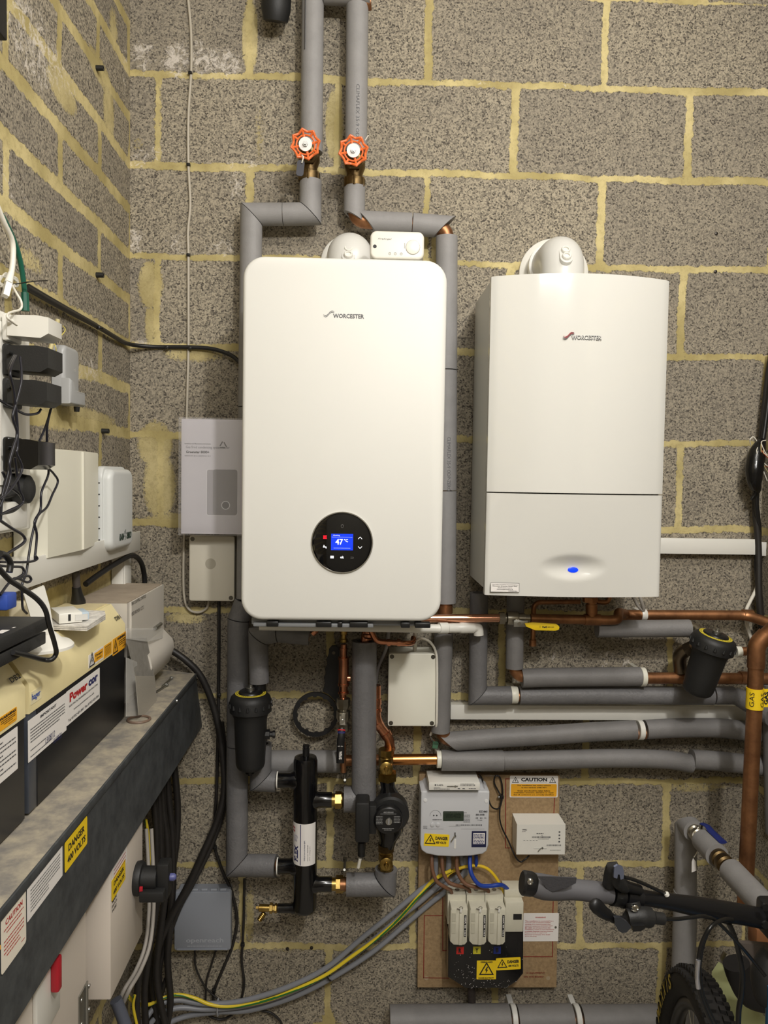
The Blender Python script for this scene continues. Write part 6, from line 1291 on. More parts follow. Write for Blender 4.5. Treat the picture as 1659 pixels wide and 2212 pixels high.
# ================= meter board =================
MDF = mat('chipboard', (164, 138, 102), .75, rgb2=(140, 116, 84), vscale=120, bump=.15, bscale=300)
c3 = lambda x, y: (860 + x / 4.0975, 1640 + y / 4.0975)
YBD = -.019
bd = thing('meter_board', P(1055, 2130, 0), 'brown chipboard panel with red painted lines carrying the meter and fuses', 'board')
pts = [P(x, y, YBD) for x, y in ((906, 1672), (1209, 1675), (1202, 2133), (902, 2133))]
MB().slab([V((p.x, -.001, p.z)) for p in pts], YBD + .001, (0, 1, 0)).build('panel', MDF, bd)
RED2 = mat('red_paint_line', (126, 34, 28), .6)
def rline(name, path, w_=.0022):
    mb = MB()
    for p, q in zip(path, path[1:]):
        A, B_ = P(*c3(*p), YBD - .0004), P(*c3(*q), YBD - .0004); d__ = (B_ - A).normalized(); nn = V((-d__.z, 0, d__.x)) * w_ / 2
        mb.quad([A - nn - d__ * w_ / 2, B_ - nn + d__ * w_ / 2, B_ + nn + d__ * w_ / 2, A + nn - d__ * w_ / 2])
    mb.build(name, RED2, bd, smooth=False)
rline('painted_line', [(1005, 785), (950, 785), (952, 175), (990, 175)]); rline('painted_line', [(1385, 340), (1378, 490)])
rline('painted_line', [(430, 1740), (430, 1695), (395, 1695), (395, 1160)]); rline('painted_line', [(395, 1385), (232, 1385), (225, 1935), (445, 1938)]); rline('painted_line', [(1373, 1262), (1370, 1365)]); rline('painted_line', [(1368, 1610), (1366, 1748), (1112, 1748)])
q = P(*c3(1205, 1892), YBD - .0005); lettering(bd, FM(q), [('D EQUIPMENT', .004, 0, .049, .0042, 0, .02)], RED2); q = P(*c3(1200, 1925), YBD - .0005); lettering(bd, FM(q), [('ON THIS BOARD', .0, 0, .053, .0042, 0, .02)], RED2)
for x, y in ((250, 1938), (1328, 1938)): MB().lathe(P(*c3(x, y), YBD), NY, [(0, .0055), (.0004, .0055), (.0004, .004), (.0003, .001)], 20).build('board_screw', mat('board_washer', (168, 150, 122), .5), bd)
# caution and warning labels on the board
def labY(parent, x0, y0, x1, y1, Y, m, items=(), ink=None, name='label', r=.001, rot=0, c=c3, t=.0005):
    A, B_ = (P(*c(x0, y0), Y), P(*c(x1, y1), Y)) if c else (P(x0, y0, Y), P(x1, y1, Y)); w_, h_ = B_.x - A.x, A.z - B_.z
    M = FM(((A.x + B_.x) / 2, Y, (A.z + B_.z) / 2)) @ Matrix.Rotation(rot, 4, 'Z'); q = None
    if m is not None: q = MB().prism(rrect(w_, h_, r, 4), 0, t, M).build(name, m, parent); M = M @ Matrix.Translation((0, 0, t))
    its = [tuple([i[0], i[1] * w_, i[2] * h_, i[3] * w_, i[4] * (w_ if i[0] == '/' else h_)] + list(i[5:])) for i in items]
    if its: lettering(q or parent, M, its, ink or INK)
    return M, w_, h_, q
M, w_, h_, q = labY(bd, 990, 145, 1412, 338, YBD - .0002, PAP, [('CAUTION', 0, .325, .54, .17, 0, .05), ('/', -.385, .29, .13, .13), ('/', .385, .29, .13, .13), ('-', 0, .205, .54, .012)], INK, 'caution_label', .003)
MB().prism(rrect(w_ * .95, h_ * .575, .003), 0, .0002, T(M, 0, -h_ * .17)).build('amber_panel', YELO, q)
lettering(q, M @ Matrix.Translation((0, 0, .0002)), [('This installation has wiring colours', 0, .05 * h_, w_ * .7, h_ * .062, 0, .03), ('to two versions of BS 7671', 0, -.04 * h_, w_ * .52, h_ * .062, 0, .03), ('Great care should be taken before', 0, -.19 * h_, w_ * .68, h_ * .062, 0, .03), ('undertaking extension, alteration or repair', 0, -.285 * h_, w_ * .83, h_ * .062, 0, .03), ('that all conductors are correctly identified.', 0, -.38 * h_, w_ * .84, h_ * .062, 0, .03)], INK)
wl = ['This installation is connected to a', 'network with protective multiple', 'earthing. It is recommended that', 'electrical equipment SHOULD NOT', 'BE USED out of doors from this', 'installation unless it is protected by', 'a suitable Residual Current Device.', 'Please consult an approved', 'Electrical Contractor if in doubt', 'about earthing.']
lw = [.80, .72, .72, .78, .72, .83, .80, .62, .72, .34]
labY(bd, 1110, 1362, 1416, 1610, YBD - .0002, PAP, [('WARNING', -.02, .35, .3, .05, 0, .03)] + [(t_, -.45 + lw[k] / 2, .225 - k * .061, lw[k], .036) for k, t_ in enumerate(wl)], REDI, 'warning_label', .002)
MB().lathe(P(*c3(1394, 1486), YBD - .001), NY, [(0, .003), (.001, .003), (.0015, .001)], 12).build('label_screw', STL, bd)
# ---- meter
mt = thing('electricity_meter', P(981, 1850, 0), 'pale grey electricity meter with a dark green display', 'meter')
MG = mat('meter_grey', (196, 197, 200), .4); YM = -.088
A, B_ = P(*c3(190, 292), YM), P(*c3(803, 862), YM); mx0, mx1 = P(*c3(196, 700), YM).x, P(*c3(806, 500), YM).x; mz1, mz0 = A.z, B_.z
bot = [(mx0, mz0 + .030), (mx0 + .004, mz0 + .016), (mx0 + .016, mz0 + .007), (mx0 + .045, mz0 + .001), ((mx0 + mx1) / 2, mz0 - .001), (mx1 - .045, mz0 + .001), (mx1 - .014, mz0 + .006), (mx1 - .004, mz0 + .014), (mx1, mz0 + .030)]
prof = bot + [(mx1, mz1), (mx1 - .006, mz1 + .003), (mx0 + .006, mz1 + .003), (mx0, mz1)]
MB().prism([(p[0], p[1]) for p in prof], .02, -YM, FM((0, 0, 0)), bev=.004, seg=3).build('body', MG, mt)
mb = MB(); z9 = P(*c3(400, 215), -.03).z; hexav(mb, [(mx0 + .006, YM + .002, mz1), (mx1 - .006, YM + .002, mz1), (mx1 - .006, -.021, mz1), (mx0 + .006, -.021, mz1), (mx0 + .014, YM + .016, z9 + .006), (mx1 - .014, YM + .016, z9 + .006), (mx1 - .014, -.021, z9 + .012), (mx0 + .014, -.021, z9 + .012)]); mb.build('top_shoulder', MG, mt)
Mf = lambda x, y: FM(P(*c3(x, y), YM - .0006))
M, w_, h_, q = labY(mt, 398, 460, 580, 545, YM - .0001, mat('lcd_green', (34, 50, 36), .2, coat=.4), name='display', r=.002, t=.0008); mb = MB(); tfit(mb, '000402', M @ Matrix.Translation((0, .001, .0003)), w_ * .72, h_ * .42); mb.build('display_digits', mat('lcd_digit', (22, 34, 24), .4), q, smooth=False)
lettering(mt, FM(P(*c3(754, 463), YM - .0006)), [('EDMI', 0, 0, .0205, .0052, 0, .02)], INKG, 'maker_lettering'); lettering(mt, FM(P(*c3(727, 490), YM - .0006)), [('ES-30B', 0, 0, .022, .0042, 0, .04)], INKG, 'model_lettering')
lettering(mt, FM(P(*c3(737, 520), YM - .0006)), [('CE', -.0115, 0, .006, .0045), ('M21', 0, 0, .007, .003), ('0598', .0095, 0, .006, .0025), ('T11223', -.004, -.0055, .012, .0024)], INKG)
lettering(mt, FM(P(*c3(500, 600), YM - .0006)), [('|', .036, .005, .066, .0035), ('|', -.045, .019, .024, .0032)] + [('#', .022, .031 - k * .0036, .017, .0012) for k in range(6)] + [('#', -.028, .037, .015, .001), ('#', -.01, .037, .04, .001), ('-', -.05, -.005, .044, .0004), ('-', .046, -.005, .06, .0004), ('-', 0, .002, .03, .0004)], INKG, 'printed_markings')
lettering(mt, FM(P(*c3(230, 600), YM - .0006)), [('#', -.002, .002 - k * .0028, .010, .001) for k in range(3)], INKG, 'printed_markings')
for cx, rr in ((302, .0052), (352, .0052)): MB().lathe(P(*c3(cx, 578), YM), NY, [(0, rr), (.0018, rr), (.0022, rr * .85), (.0022, .001)], 24).build('push_button', MG, mt)
mb = MB(); Mq_ = Mf(330, 500)
for k in range(18):
    t0, t1 = math.radians(-5 + 190 * k / 18), math.radians(-5 + 190 * (k + 1) / 18); mb.quad([Mq_ @ V((r_ * math.cos(t), r_ * math.sin(t) * 1.0, 0)) for r_, t in ((.0142, t0), (.0142, t1), (.0136, t1), (.0136, t0))])
mb.build('port_arc', INKG, mt, smooth=False)
for cx in (316, 342): MB().lathe(P(*c3(cx, 498), YM), NY, [(0, .0018), (.0004, .0018), (.0004, .0003)], 12).build('optical_port', INK, mt)
for cx, cy in ((241, 362), (781, 370)): MB().lathe(P(*c3(cx, cy), YM), NY, [(0, .0048), (.0012, .0046), (.0014, .001)], 20).build('cover_screw', mat('pale_cap', (222, 222, 222), .4), mt)
labY(mt, 230, 662, 450, 770, YM - .0001, YEL, [('DANGER', .2, .17, .5, .27, 0, .05), ('400 VOLTS', .18, -.18, .42, .2, 0, .05), ('/', -.25, 0, .4, .4)], INK, 'danger_label', .002, rot=-.05)
M, w_, h_, q = labY(mt, 652, 636, 778, 778, YM - .0001, mat('sticker_navy', (26, 30, 66), .4), name='supplier_sticker', r=.001); MB().box((.0, h_ * .04, .0002), (w_ * .8, h_ * .68, .0002), M=M).build('white_panel', PAP, q); lettering(q, M @ Matrix.Translation((0, 0, .0004)), [('#', -w_ * .37, h_ * (.30 - k * .09), w_ * .72, h_ * .045) for k in range(7)], BLUI)
for cx, cy in ((504, 680),):
    sl = MB().lathe(P(*c3(cx, cy), YM - .001), NY, [(0, .0028), (.002, .0028), (.0025, .001)], 12).build('seal_stud', STL, mt); MB().box(P(*c3(cx, cy + 70), YM - .0005), (.0045, .001, .024), 0).build('seal_slot', WPL, mt); MB().sweep([P(*c3(cx - 2, cy), YM - .003), P(*c3(cx - 35, cy + 52), YM - .003)], .0016, 6).build('seal_wire', STL, mt); MB().sweep([P(*c3(cx, cy - 32), YM - .003), P(*c3(cx, cy), YM - .003)], .0014, 6).build('seal_wire', STL, mt)
# ---- adaptor sitting on the meter
ka = thing('meter_adaptor', P(980, 1705, 0), 'flat white communications adaptor sitting on top of the meter', 'adaptor')
YK = -.103; A, B_ = P(*c3(272, 276), YK), P(*c3(726, 208), YK); xbox(A.x, B_.x, YK, -.022, A.z, B_.z, .0015).build('case', WPL, ka)
cx_, cz_ = (A.x + B_.x) / 2, (A.z + B_.z) / 2; lettering(ka, FM((cx_, YK - .0004, cz_)), [('KAIFA', -.036, .004, .0155, .0038, 0, .02), ('|', .0335, .0035, .038, .004), ('#', .015, .0072, .034, .0011), ('#', -.052, -.003, .016, .0013), ('#', -.052, -.006, .04, .0013), ('-', -.048, .004, .004, .004), ('#', .008, -.005, .006, .002), ('#', .02, -.005, .006, .002), ('#', .036, -.005, .018, .0014)], INKG)
MB().sweep([P(*c3(435, 240), YK - .002), P(*c3(530, 238), YK - .002)], .0011, 6).build('seal_wire', STL, ka); MB().lathe(P(*c3(507, 238), YK), NY, [(0, .0026), (.002, .0026), (.002, .001)], 12).build('seal_stud', STL, ka)
cable('black_lead', [P(*c3(x, y), Y_) for x, y, Y_ in ((712, 135, -.03), (745, 175, -.03), (750, 215, -.04), (785, 280, -.045), (808, 380, -.045), (838, 430, -.04), (885, 438, -.035), (912, 395, -.03), (925, 300, -.028), (915, 200, -.026), (890, 150, -.025), (858, 155, -.025), (852, 210, -.026), (885, 280, -.03), (915, 340, -.035), (902, 420, -.035), (900, 530, -.035), (925, 620, -.035), (970, 710, -.035), (1005, 790, -.04), (1045, 875, -.05), (1085, 908, -.05), (1125, 885, -.05), (1160, 852, -.045))], .0020, BLK_P, 'looped black lead between the meter adaptor and the white modem box')
t = thing('cable_clip', P(*c3(893, 332), YBD), 'silver-headed clip holding the looped black lead to the board', 'cable clip'); MB().box(P(*c3(915, 330), YBD - .009), (.010, .014, .010), .002).build('clip_body', BLK_P, t); MB().ball(P(*c3(892, 335), YBD - .014), .0036, 8).build('nail_head', STL, t)
# ---- modem box
wn = thing('modem_box', P(1165, 1847, 0), 'white communications box with barcodes at the right of the meter board', 'modem box')
YW = -.070; A, B_ = P(*c3(1046, 843), YW), P(*c3(1482, 578), YW); zt_ = P(*c3(1200, 488), -.026).z
mb = MB(); hexav(mb, [(A.x, YW, A.z), (B_.x, YW, A.z), (B_.x, -.02, A.z + .002), (A.x, -.02, A.z + .002), (A.x, YW, B_.z), (B_.x, YW, B_.z), (B_.x - .006, -.02, zt_ - .0), (A.x - .002, -.02, zt_)]); mb.build('case', WPL, wn)
Mw = FM(((A.x + B_.x) / 2, YW - .0005, (A.z + B_.z) / 2)); lettering(wn, Mw, [('WNC', -.043, .026, .012, .0034, 0, .05), ('#', -.049, .021, .009, .001), ('#', -.012, .016, .018, .0018), ('|', 0, .0065, .047, .0045), ('#', -.008, .0015, .028, .0009), ('|', .034, -.015, .038, .004), ('#', .024, -.028, .028, .001), ('#', -.0, .011, .005, .0008)] + [('-', -.043 + k * .008, -.0025, .0045, .001) for k in range(5)] + [('-', .0475, .02 - k * .0085, .004, .004) for k in range(4)], INKG)
MB().box(Mw @ V((-.001, -.023, 0)), (.034, .001, .002), 0).build('seal_slot', GPL, wn); MB().sweep([Mw @ V((.0, -.022, .002)), Mw @ V((-.007, -.030, .002))], .0013, 6).build('seal_wire', STL, wn); MB().lathe(Mw @ V((.004, -.0215, 0)), NY, [(0, .0025), (.002, .0025), (.002, .001)], 12).build('seal_stud', STL, wn)
# ---- main fuses
hc = thing('cut_out', P(1050, 2135, 0), 'black service cut-out base with coloured phase squares below the fuses', 'cut-out')
bl = [(968, 2008), (1131, 2008), (1131, 2104), (1118, 2120), (1094, 2136), (1006, 2136), (978, 2118), (968, 2112)]; YH2 = -.080
MB().prism([(P(x, y, YH2).x, P(x, y, YH2).z) for x, y in bl][::-1], .0195, -YH2, FM((0, 0, 0)), bev=.005, seg=3).build('base', mat('bakelite', (14, 14, 16), .22, coat=.3), hc)
for (x0, y0, x1, y1, m_, tx) in ((516, 1660, 580, 1725, mat('phase_red', (196, 40, 34), .4), 'R'), (664, 1658, 730, 1724, mat('phase_yellow', (206, 196, 50), .4), 'Y'), (845, 1656, 908, 1722, mat('phase_blue', (22, 40, 120), .4), 'B')): labY(hc, x0, y0, x1, y1, YH2 - .0001, m_, [(tx, 0, 0, .4, .6, 0, .06)], INK, 'phase_square', .0005)
M, w_, h_, q = labY(hc, 697, 1782, 866, 1946, YH2 - .0002, YEL, [('SEEBOARD', 0, .42, .62, .08, 0, .04), ('/', 0, .02, .7, .7), ('DANGER ELECTRICITY', 0, -.43, .8, .08, 0, .04)], INK, 'danger_label', .001)
labY(hc, 868, 1757, 1083, 1862, YH2 - .0008, YEL, [('DANGER', .2, .17, .48, .27, 0, .05), ('400 VOLTS', .2, -.18, .42, .18, 0, .05), ('/', -.25, 0, .38, .38)], INK, 'danger_label', .002, rot=.05)
mb = MB(); rs = random.Random(3)
for k in range(150):
    x, y = rs.uniform(450, 1105), 1640 + 390 * rs.random() ** .45
    if y > 1900 and (x < 450 + (y - 1900) * 1.0 or x > 1105 - (y - 1900) * .9): continue
    if 690 < x < 1090 and 1745 < y < 1950: continue
    q = P(*c3(x, y), YH2 - .0004); s_ = rs.uniform(.0003, .0009); mb.quad([q + V((-s_, 0, -s_)), q + V((s_, 0, -s_ * .6)), q + V((s_ * .7, 0, s_)), q + V((-s_ * .8, 0, s_ * .7))])
tag(mb.build('paint_specks', PAP, hc, smooth=False), kind='stuff')
FW = mat('fuse_cream', (208, 204, 186), .45, var=.08, vscale=30)
nb = thing('neutral_block', P(1110, 2010, 0), 'cream neutral block with a small black window right of the fuses', 'terminal block')
A, B_ = P(*c3(945, 1530), -.092), P(*c3(1112, 1265), -.092); xbox(A.x, B_.x, -.092, -.024, A.z, B_.z, .002).build('block', FW, nb)
A2, B2 = P(*c3(945, 1262), -.075), P(*c3(1100, 1160), -.05); xbox(A2.x, B2.x, -.07, -.024, B_.z + .0005, B_.z + .020, .001).build('terminal_shelf', FW, nb)
labY(nb, 1020, 1370, 1093, 1420, -.0921, INK, name='window', r=.0003); 
def fuse():
    x0, x1 = P(*c3(440, 1400), -.09).x, P(*c3(608, 1400), -.09).x; t = thing('fuse_carrier', V(((x0 + x1) / 2, 0, P(*c3(520, 1640), -.09).z)), 'cream sealed fuse carrier above the red R square', 'fuse', 'main fuse carriers')
    zt2, zm2, zb2 = P(*c3(520, 1180), -.06).z, P(*c3(520, 1300), -.10).z, P(*c3(520, 1640), -.108).z
    mb = MB(); hexav(mb, [(x0 + .001, -.078, zm2 - .06), (x1 - .001, -.078, zm2 - .06), (x1 - .001, -.024, zm2 - .06), (x0 + .001, -.024, zm2 - .06), (x0 + .001, -.072, zt2), (x1 - .001, -.072, zt2), (x1 - .001, -.024, zt2 + .004), (x0 + .001, -.024, zt2 + .004)]); mb.build('housing', FW, t)
    xa, xb = x0 + .004, x1 - .001; xm = (xa * .42 + xb * .58)
    MB().prism([(xa, zb2 + .010), (xa + .009, zb2 + .001), (xm, zb2), (xb - .006, zb2 + .001), (xb, zb2 + .008), (xb, zm2 - .003), (xb - .004, zm2), (xa + .002, zm2), (xa, zm2 - .006)], .07, .112, FM((0, 0, 0)), bev=.003).build('carrier', FW, t)
    MB().box(((xm + .001), -.1135, (zm2 + zb2) / 2 - .004), (.0085, .004, (zm2 - zb2) * .86), .001).build('centre_rib', FW, t)
    MB().box((xa + .0085, -.1125, zm2 - .022), (.010, .0015, .022), 0).build('embossed_panel', mat('fuse_cream_shade', (188, 184, 166), .5), t)
    MB().box((xa + .0085, -.1125, zm2 - .050), (.010, .0015, .026), 0).build('embossed_panel', mat('fuse_cream_shade', (188, 184, 166)), t)
    s_ = MB().box((xb - .0062, -.1125, (zm2 + zb2) / 2 + .003), (.0058, .001, .056), 0).build('rating_strip', INK, t); lettering(s_, FM((xb - .0062, -.1132, (zm2 + zb2) / 2 + .003)), [('100A BS 1361', 0, 0, .05, .0032, -math.pi / 2, .03)], PAP)
    MB().sweep(catmull([V((xm - .004, -.114, zm2 + .004)), V((xm, -.118, zm2 + .009)), V((xm + .005, -.116, zm2 + .004)), V((xm - .001, -.115, zm2 - .002))], 4), .0007, 6).build('seal_wire', STL, t); MB().box((xm + .0, -.1155, zm2 - .003), (.0055, .002, .010), .0005).build('seal_tag', WPL, t); MB().sweep([V((xm - .010, -.117, zm2 + .003)), V((xm - .002, -.117, zm2 + .0005))], .0012, 6).build('seal_crimp', mat('grey_lead', (96, 92, 86), .5), t)
    for k in (0, 1): MB().lathe(V((x0 + .010 + k * .018, -.050, zt2 + .002)), Z1, [(0, .006), (.001, .006), (.0008, .002)], 16).build('terminal_hole', mat('terminal_hole', (120, 112, 100), .7), t)
    return t
fz = fuse(); sx = P(*c3(608, 1400), -.09).x - P(*c3(440, 1400), -.09).x
copy_tree(fz, ORG[fz.name] + V((sx * 1.005, 0, 0)), 'cream sealed fuse carrier above the yellow Y square'); copy_tree(fz, ORG[fz.name] + V((sx * 1.99, 0, 0)), 'cream sealed fuse carrier above the blue square')
BRN = mat('brown_cable', (112, 78, 56), .45); BLU = mat('blue_cable', (30, 62, 150), .4)
def tail(pts, Ys, r, m, label, name='meter_tail'): return cable(name, [P(*c3(x, y), Ys[min(i, len(Ys) - 1)]) for i, (x, y) in enumerate(pts)], r, m, label, n=14)
tail([(300, 840), (298, 920), (308, 1000), (345, 1085), (410, 1130), (460, 1160), (478, 1198)], [-.06, -.07, -.075, -.08, -.08, -.07, -.06], .0049, BRN, 'left of the three brown cables under the meter')
tail([(390, 840), (390, 940), (405, 1020), (450, 1090), (520, 1120), (580, 1130), (620, 1150), (635, 1185)], [-.06, -.07, -.075, -.08, -.08, -.07, -.06], .0049, BRN, 'middle of the three brown cables under the meter')
tail([(520, 840), (520, 960), (545, 1040), (600, 1105), (680, 1130), (740, 1140), (790, 1155), (800, 1185)], [-.06, -.07, -.075, -.08, -.08, -.07, -.06], .0049, BRN, 'right of the three brown cables under the meter')
tail([(638, 840), (635, 930), (648, 1010), (690, 1085), (740, 1120), (820, 1122), (890, 1112), (935, 1122), (975, 1160), (985, 1192)], [-.06, -.075, -.085, -.09, -.09, -.085, -.08, -.07, -.06], .0054, BLU, 'blue cable curving from the meter to the neutral block')
tail([(690, 850), (692, 900), (690, 945)], [-.05], .0046, BLU, 'short blue cable stub behind the blue curve')
tail([(430, 1040), (470, 1000), (580, 955), (700, 942), (790, 970), (860, 1040), (905, 1120), (935, 1195)], [-.045, -.045, -.045, -.05, -.05, -.05, -.05], .0040, mat('plain_yellow_cable', (222, 186, 40), .4), 'yellow cable arching over the blue cable to the neutral block', 'earth_cable')
tail([(440, 850), (440, 930), (430, 1000), (400, 1060)], [-.04], .0048, GE, 'short grey cable between the left and middle brown cables')
tail([(560, 850), (565, 920), (600, 960), (600, 1010), (520, 1040), (460, 1080), (370, 1130), (300, 1175)], [-.03], .0058, GE, 'grey cable bending left behind the brown cables')
o = MB().sweep([P(1018, 2128, -.05), P(1019, 2160, -.045), P(1020, 2240, -.04)], .0105, 16).build('service_cable', mat('tarred_cable', (58, 50, 46), .7, var=.4, vscale=60)); tag(o, 'thick dark service cable rising into the bottom of the cut-out', 'cable')
# ================= bicycle =================
bk = thing('bicycle', V((1.2, -.8, ZF)), 'bicycle with a grey grip handlebar, MAXXIS tyre and blue frame at lower right', 'bicycle')
c4 = lambda x, y: (1100 + x / 2.968, 1700 + y / 2.968)
def Q(x, y, Y): return P(*c4(x, y), Y)
ALB = mat('black_alloy', (26, 26, 28), .38, .3)
MB().sweep(catmull([Q(640, 680, -.90), Q(870, 712, -.885), Q(1080, 745, -.86), Q(1300, 785, -.83), Q(1480, 815, -.80), Q(1620, 842, -.79), Q(1760, 862, -.79)], 5), [.0112] * 8 + [.0115, .012, .0128, .0135, .0142, .0148, .0152, .0155, .0157, .0159] + [.0159] * 13, 24).build('handlebar', ALB, bk)
GRP = mat('grip_grey', (84, 83, 86), .65); 
gp = MB().sweep(catmull([Q(150, 625, -.915), Q(220, 640, -.912), Q(300, 650, -.91), Q(400, 655, -.908), Q(520, 668, -.905), Q(645, 682, -.90)], 5), [.0150, .0158, .0163, .0167, .017, .0171, .017, .0168, .0166, .0163, .0160, .0157, .0154, .0150, .0146, .0143, .0142, .0141, .0141, .0142, .0143, .0144, .0144, .0143, .0142, .0140], 24, flat=(1.0, 1.1), up=Z1).build('grip', GRP, bk)
mb = MB(); pp = [(178, 568), (430, 578), (425, 612), (370, 640), (275, 668), (240, 650), (205, 600)]
mb.slab([Q(x, y, -.9315 + (.003 if y > 640 else 0)) for x, y in pp], .002, (0, -1, 0)); mb.build('grip_pad', mat('pad_charcoal', (58, 57, 60), .8, bump=.6, bscale=300), gp)
MB().sweep([Q(80, 612, -.918), Q(90, 614, -.918), Q(140, 622, -.916), Q(155, 626, -.915)], [.0150, .0170, .0168, .0150], 24).build('end_clamp', BLK_P, bk)
MB().lathe(Q(134, 604, -.933), NY, [(0, .0045), (.002, .0045), (.003, .003), (.001, .0025), (.001, .001)], 14).build('clamp_bolt', CHR, bk)
MB().sweep([Q(655, 684, -.90), Q(720, 694, -.897)], .0165, 20).build('grip_collar', BLK_P, bk); MB().sweep([Q(725, 690, -.895), Q(775, 700, -.892)], .0185, 20).build('lever_clamp', ALB, bk); MB().sweep([Q(785, 700, -.89), Q(832, 708, -.888)], .0160, 20).build('shifter_clamp', ALB, bk)
MB().sweep(catmull([Q(640, 620, -.91), Q(650, 560, -.92), Q(665, 525, -.925), Q(690, 600, -.92), Q(740, 640, -.91)], 4), .0095, 12).build('remote_pod', BLM, bk)
MB().slab([Q(x, y, -.938) for x, y in ((668, 505), (690, 492), (722, 505), (730, 540), (728, 578), (708, 585), (702, 552), (692, 552), (686, 578), (664, 570))], .004, (0, -1, 0)).build('remote_paddle', mat('paddle_silver', (150, 160, 190), .2, .8), bk)
MB().sweep(catmull([Q(720, 620, -.915), Q(760, 640, -.91), Q(830, 660, -.90)], 4), .008, 12).build('pod_arm', BLK_P, bk)
MB().sweep(catmull([Q(790, 740, -.91), Q(800, 800, -.915), Q(770, 850, -.915), Q(830, 860, -.91)], 4), .0105, 12).build('lever_body', BLM, bk)
MB().lathe(Q(803, 773, -.925), NY, [(0, .0055), (.003, .0055), (.004, .004), (.002, .003), (.002, .001)], 14).build('pinch_bolt', CHR, bk)
MB().sweep(catmull([Q(760, 835, -.92), Q(820, 830, -.92), Q(900, 835, -.915), Q(985, 845, -.91)], 4), [.012] * 5 + [.014] * 4 + [.0085] * 4, 12).build('master_cylinder', BLM, bk)
MB().sweep(catmull([Q(735, 850, -.93), Q(680, 850, -.94), Q(640, 825, -.945), Q(600, 800, -.95), Q(560, 765, -.955), Q(515, 755, -.955)], 4), [.006] * 8 + [.0075, .008, .008, .0085, .009, .0095, .0095, .010, .010, .0100, .0085, .006, .004], 12, flat=(1, .5), up=Z1).build('brake_lever', ALB, bk)
MB().slab([Q(x, y, -.945) for x, y in ((665, 825), (700, 822), (745, 850), (775, 885), (740, 918), (715, 920), (690, 905), (668, 865))], .006, (0, -1, 0)).build('shift_paddle', mat('paddle_dark', (44, 46, 50), .3), bk); MB().slab([Q(x, y, -.93) for x, y in ((775, 870), (855, 868), (858, 885), (830, 905), (782, 906))], .008, (0, -1, 0)).build('release_paddle', BLK_P, bk)
# stem clamp
sc0 = P(1656, 1980, -.79); MB().box(sc0 + V((.014, -.002, -.002)), (.045, .052, .054), .008).build('stem_clamp', ALB, bk)
for y_, in ((1958,), (1996,)): MB().lathe(P(1652, y_, -.825), NY, [(0, .006), (.004, .006), (.004, .002)], 12).build('stem_bolt', BLK_P, bk)
MB().sweep([sc0 + V((.02, -.01, -.01)), sc0 + V((.05, -.03, -.16))], [.024, .026], 20).build('steerer', ALB, bk)
BLF = mat('frame_blue', (30, 112, 168), .3, coat=.5)
hdt = sc0 + V((.035, -.02, -.085)); MB().sweep([hdt + V((-.004, .0, -.02)), hdt + V((0.0, -.01, -.20))], [.034, .040], 24).build('head_tube', BLF, bk)
MB().sweep(catmull([hdt + V((-.01, .035, .012)), hdt + V((-.024, .03, -.02)), hdt + V((-.02, .02, -.06))], 4), [.020, .022, .024, .025, .026, .026, .026, .025, .022], 16).build('head_cover', BLM, bk)
MB().sweep([hdt + V((0, -.02, -.14)), hdt + V((.14, -.6, -.32))], .032, 20).build('down_tube', BLF, bk)
# wheel
R_ = .345; ha = V((.19, .982, 0)).normalized(); axw = V((ha.y, -ha.x, 0)); wc = V((1.24, -.67, -2.310))
def WP(a_, rr, off=0): return wc + ha * (math.cos(a_) * rr) + V((0, 0, math.sin(a_) * rr)) + axw * off
TY = mat('tyre_rubber', (26, 24, 23), .8, bump=.3, bscale=200)
tyr = MB().sweep([WP(2 * math.pi * k / 96, R_) for k in range(96)], .028, 20, closed=True, up=axw).build('tyre', TY, bk)
mb = MB()
for k in range(96):
    a_ = 2 * math.pi * (k + .5) / 96
    if not (.15 < a_ < math.pi - .1): continue
    for off, dr in ((-.022, .018), (-.0085, .0265), (.0085, .0265), (.022, .018)):
        c_ = WP(a_, R_ + dr, off); t_ = (WP(a_ + .01, R_) - WP(a_ - .01, R_)).normalized(); rd = (c_ - wc - axw * off * 1).normalized(); Mk = Matrix(((axw.x, t_.x, rd.x, c_.x), (axw.y, t_.y, rd.y, c_.y), (axw.z, t_.z, rd.z, c_.z), (0, 0, 0, 1))); mb.box((0, 0, .002), (.010, .013, .009), 0, M=Mk)
tag(mb.build('tread_knobs', TY, tyr), kind='stuff')
AA0 = 21
tt = 'MAXXIS'
for k, ch_ in enumerate(tt):
    mb = MB(); aa = math.radians(AA0 + k * 5.6); off = -.0262; c_ = WP(aa, R_ + .0005, off - .0032); rd = (ha * math.cos(aa) + Z1 * math.sin(aa)); td = (-ha * math.sin(aa) + Z1 * math.cos(aa)); nn = td.cross(rd)
    Mk = Matrix(((td.x, rd.x, nn.x, c_.x), (td.y, rd.y, nn.y, c_.y), (td.z, rd.z, nn.z, c_.z), (0, 0, 0, 1))); tfit(mb, ch_, Mk, .028 if ch_ != 'I' else .006, .028, bold=.03)
    mb.build('tyre_letter', mat('tyre_yellow', (190, 168, 34), .5), tyr, smooth=False)
MB().sweep([WP(2 * math.pi * k / 80, R_ - .034) for k in range(80)], .0135, 12, closed=True, up=axw).build('rim', ALB, bk)
for k in range(16):
    a_ = 2 * math.pi * k / 16; MB().sweep([WP(a_, .03, .02 * (-1) ** k), WP(a_ + .12 * (-1) ** k, R_ - .04)], .0011, 6).build('spoke', STL, bk)
MB().sweep([wc - axw * .055, wc - axw * .045, wc + axw * .045, wc + axw * .055], [.01, .022, .022, .01], 16).build('hub', ALB, bk)
cr_ = hdt + V((.02, .03, -.16))
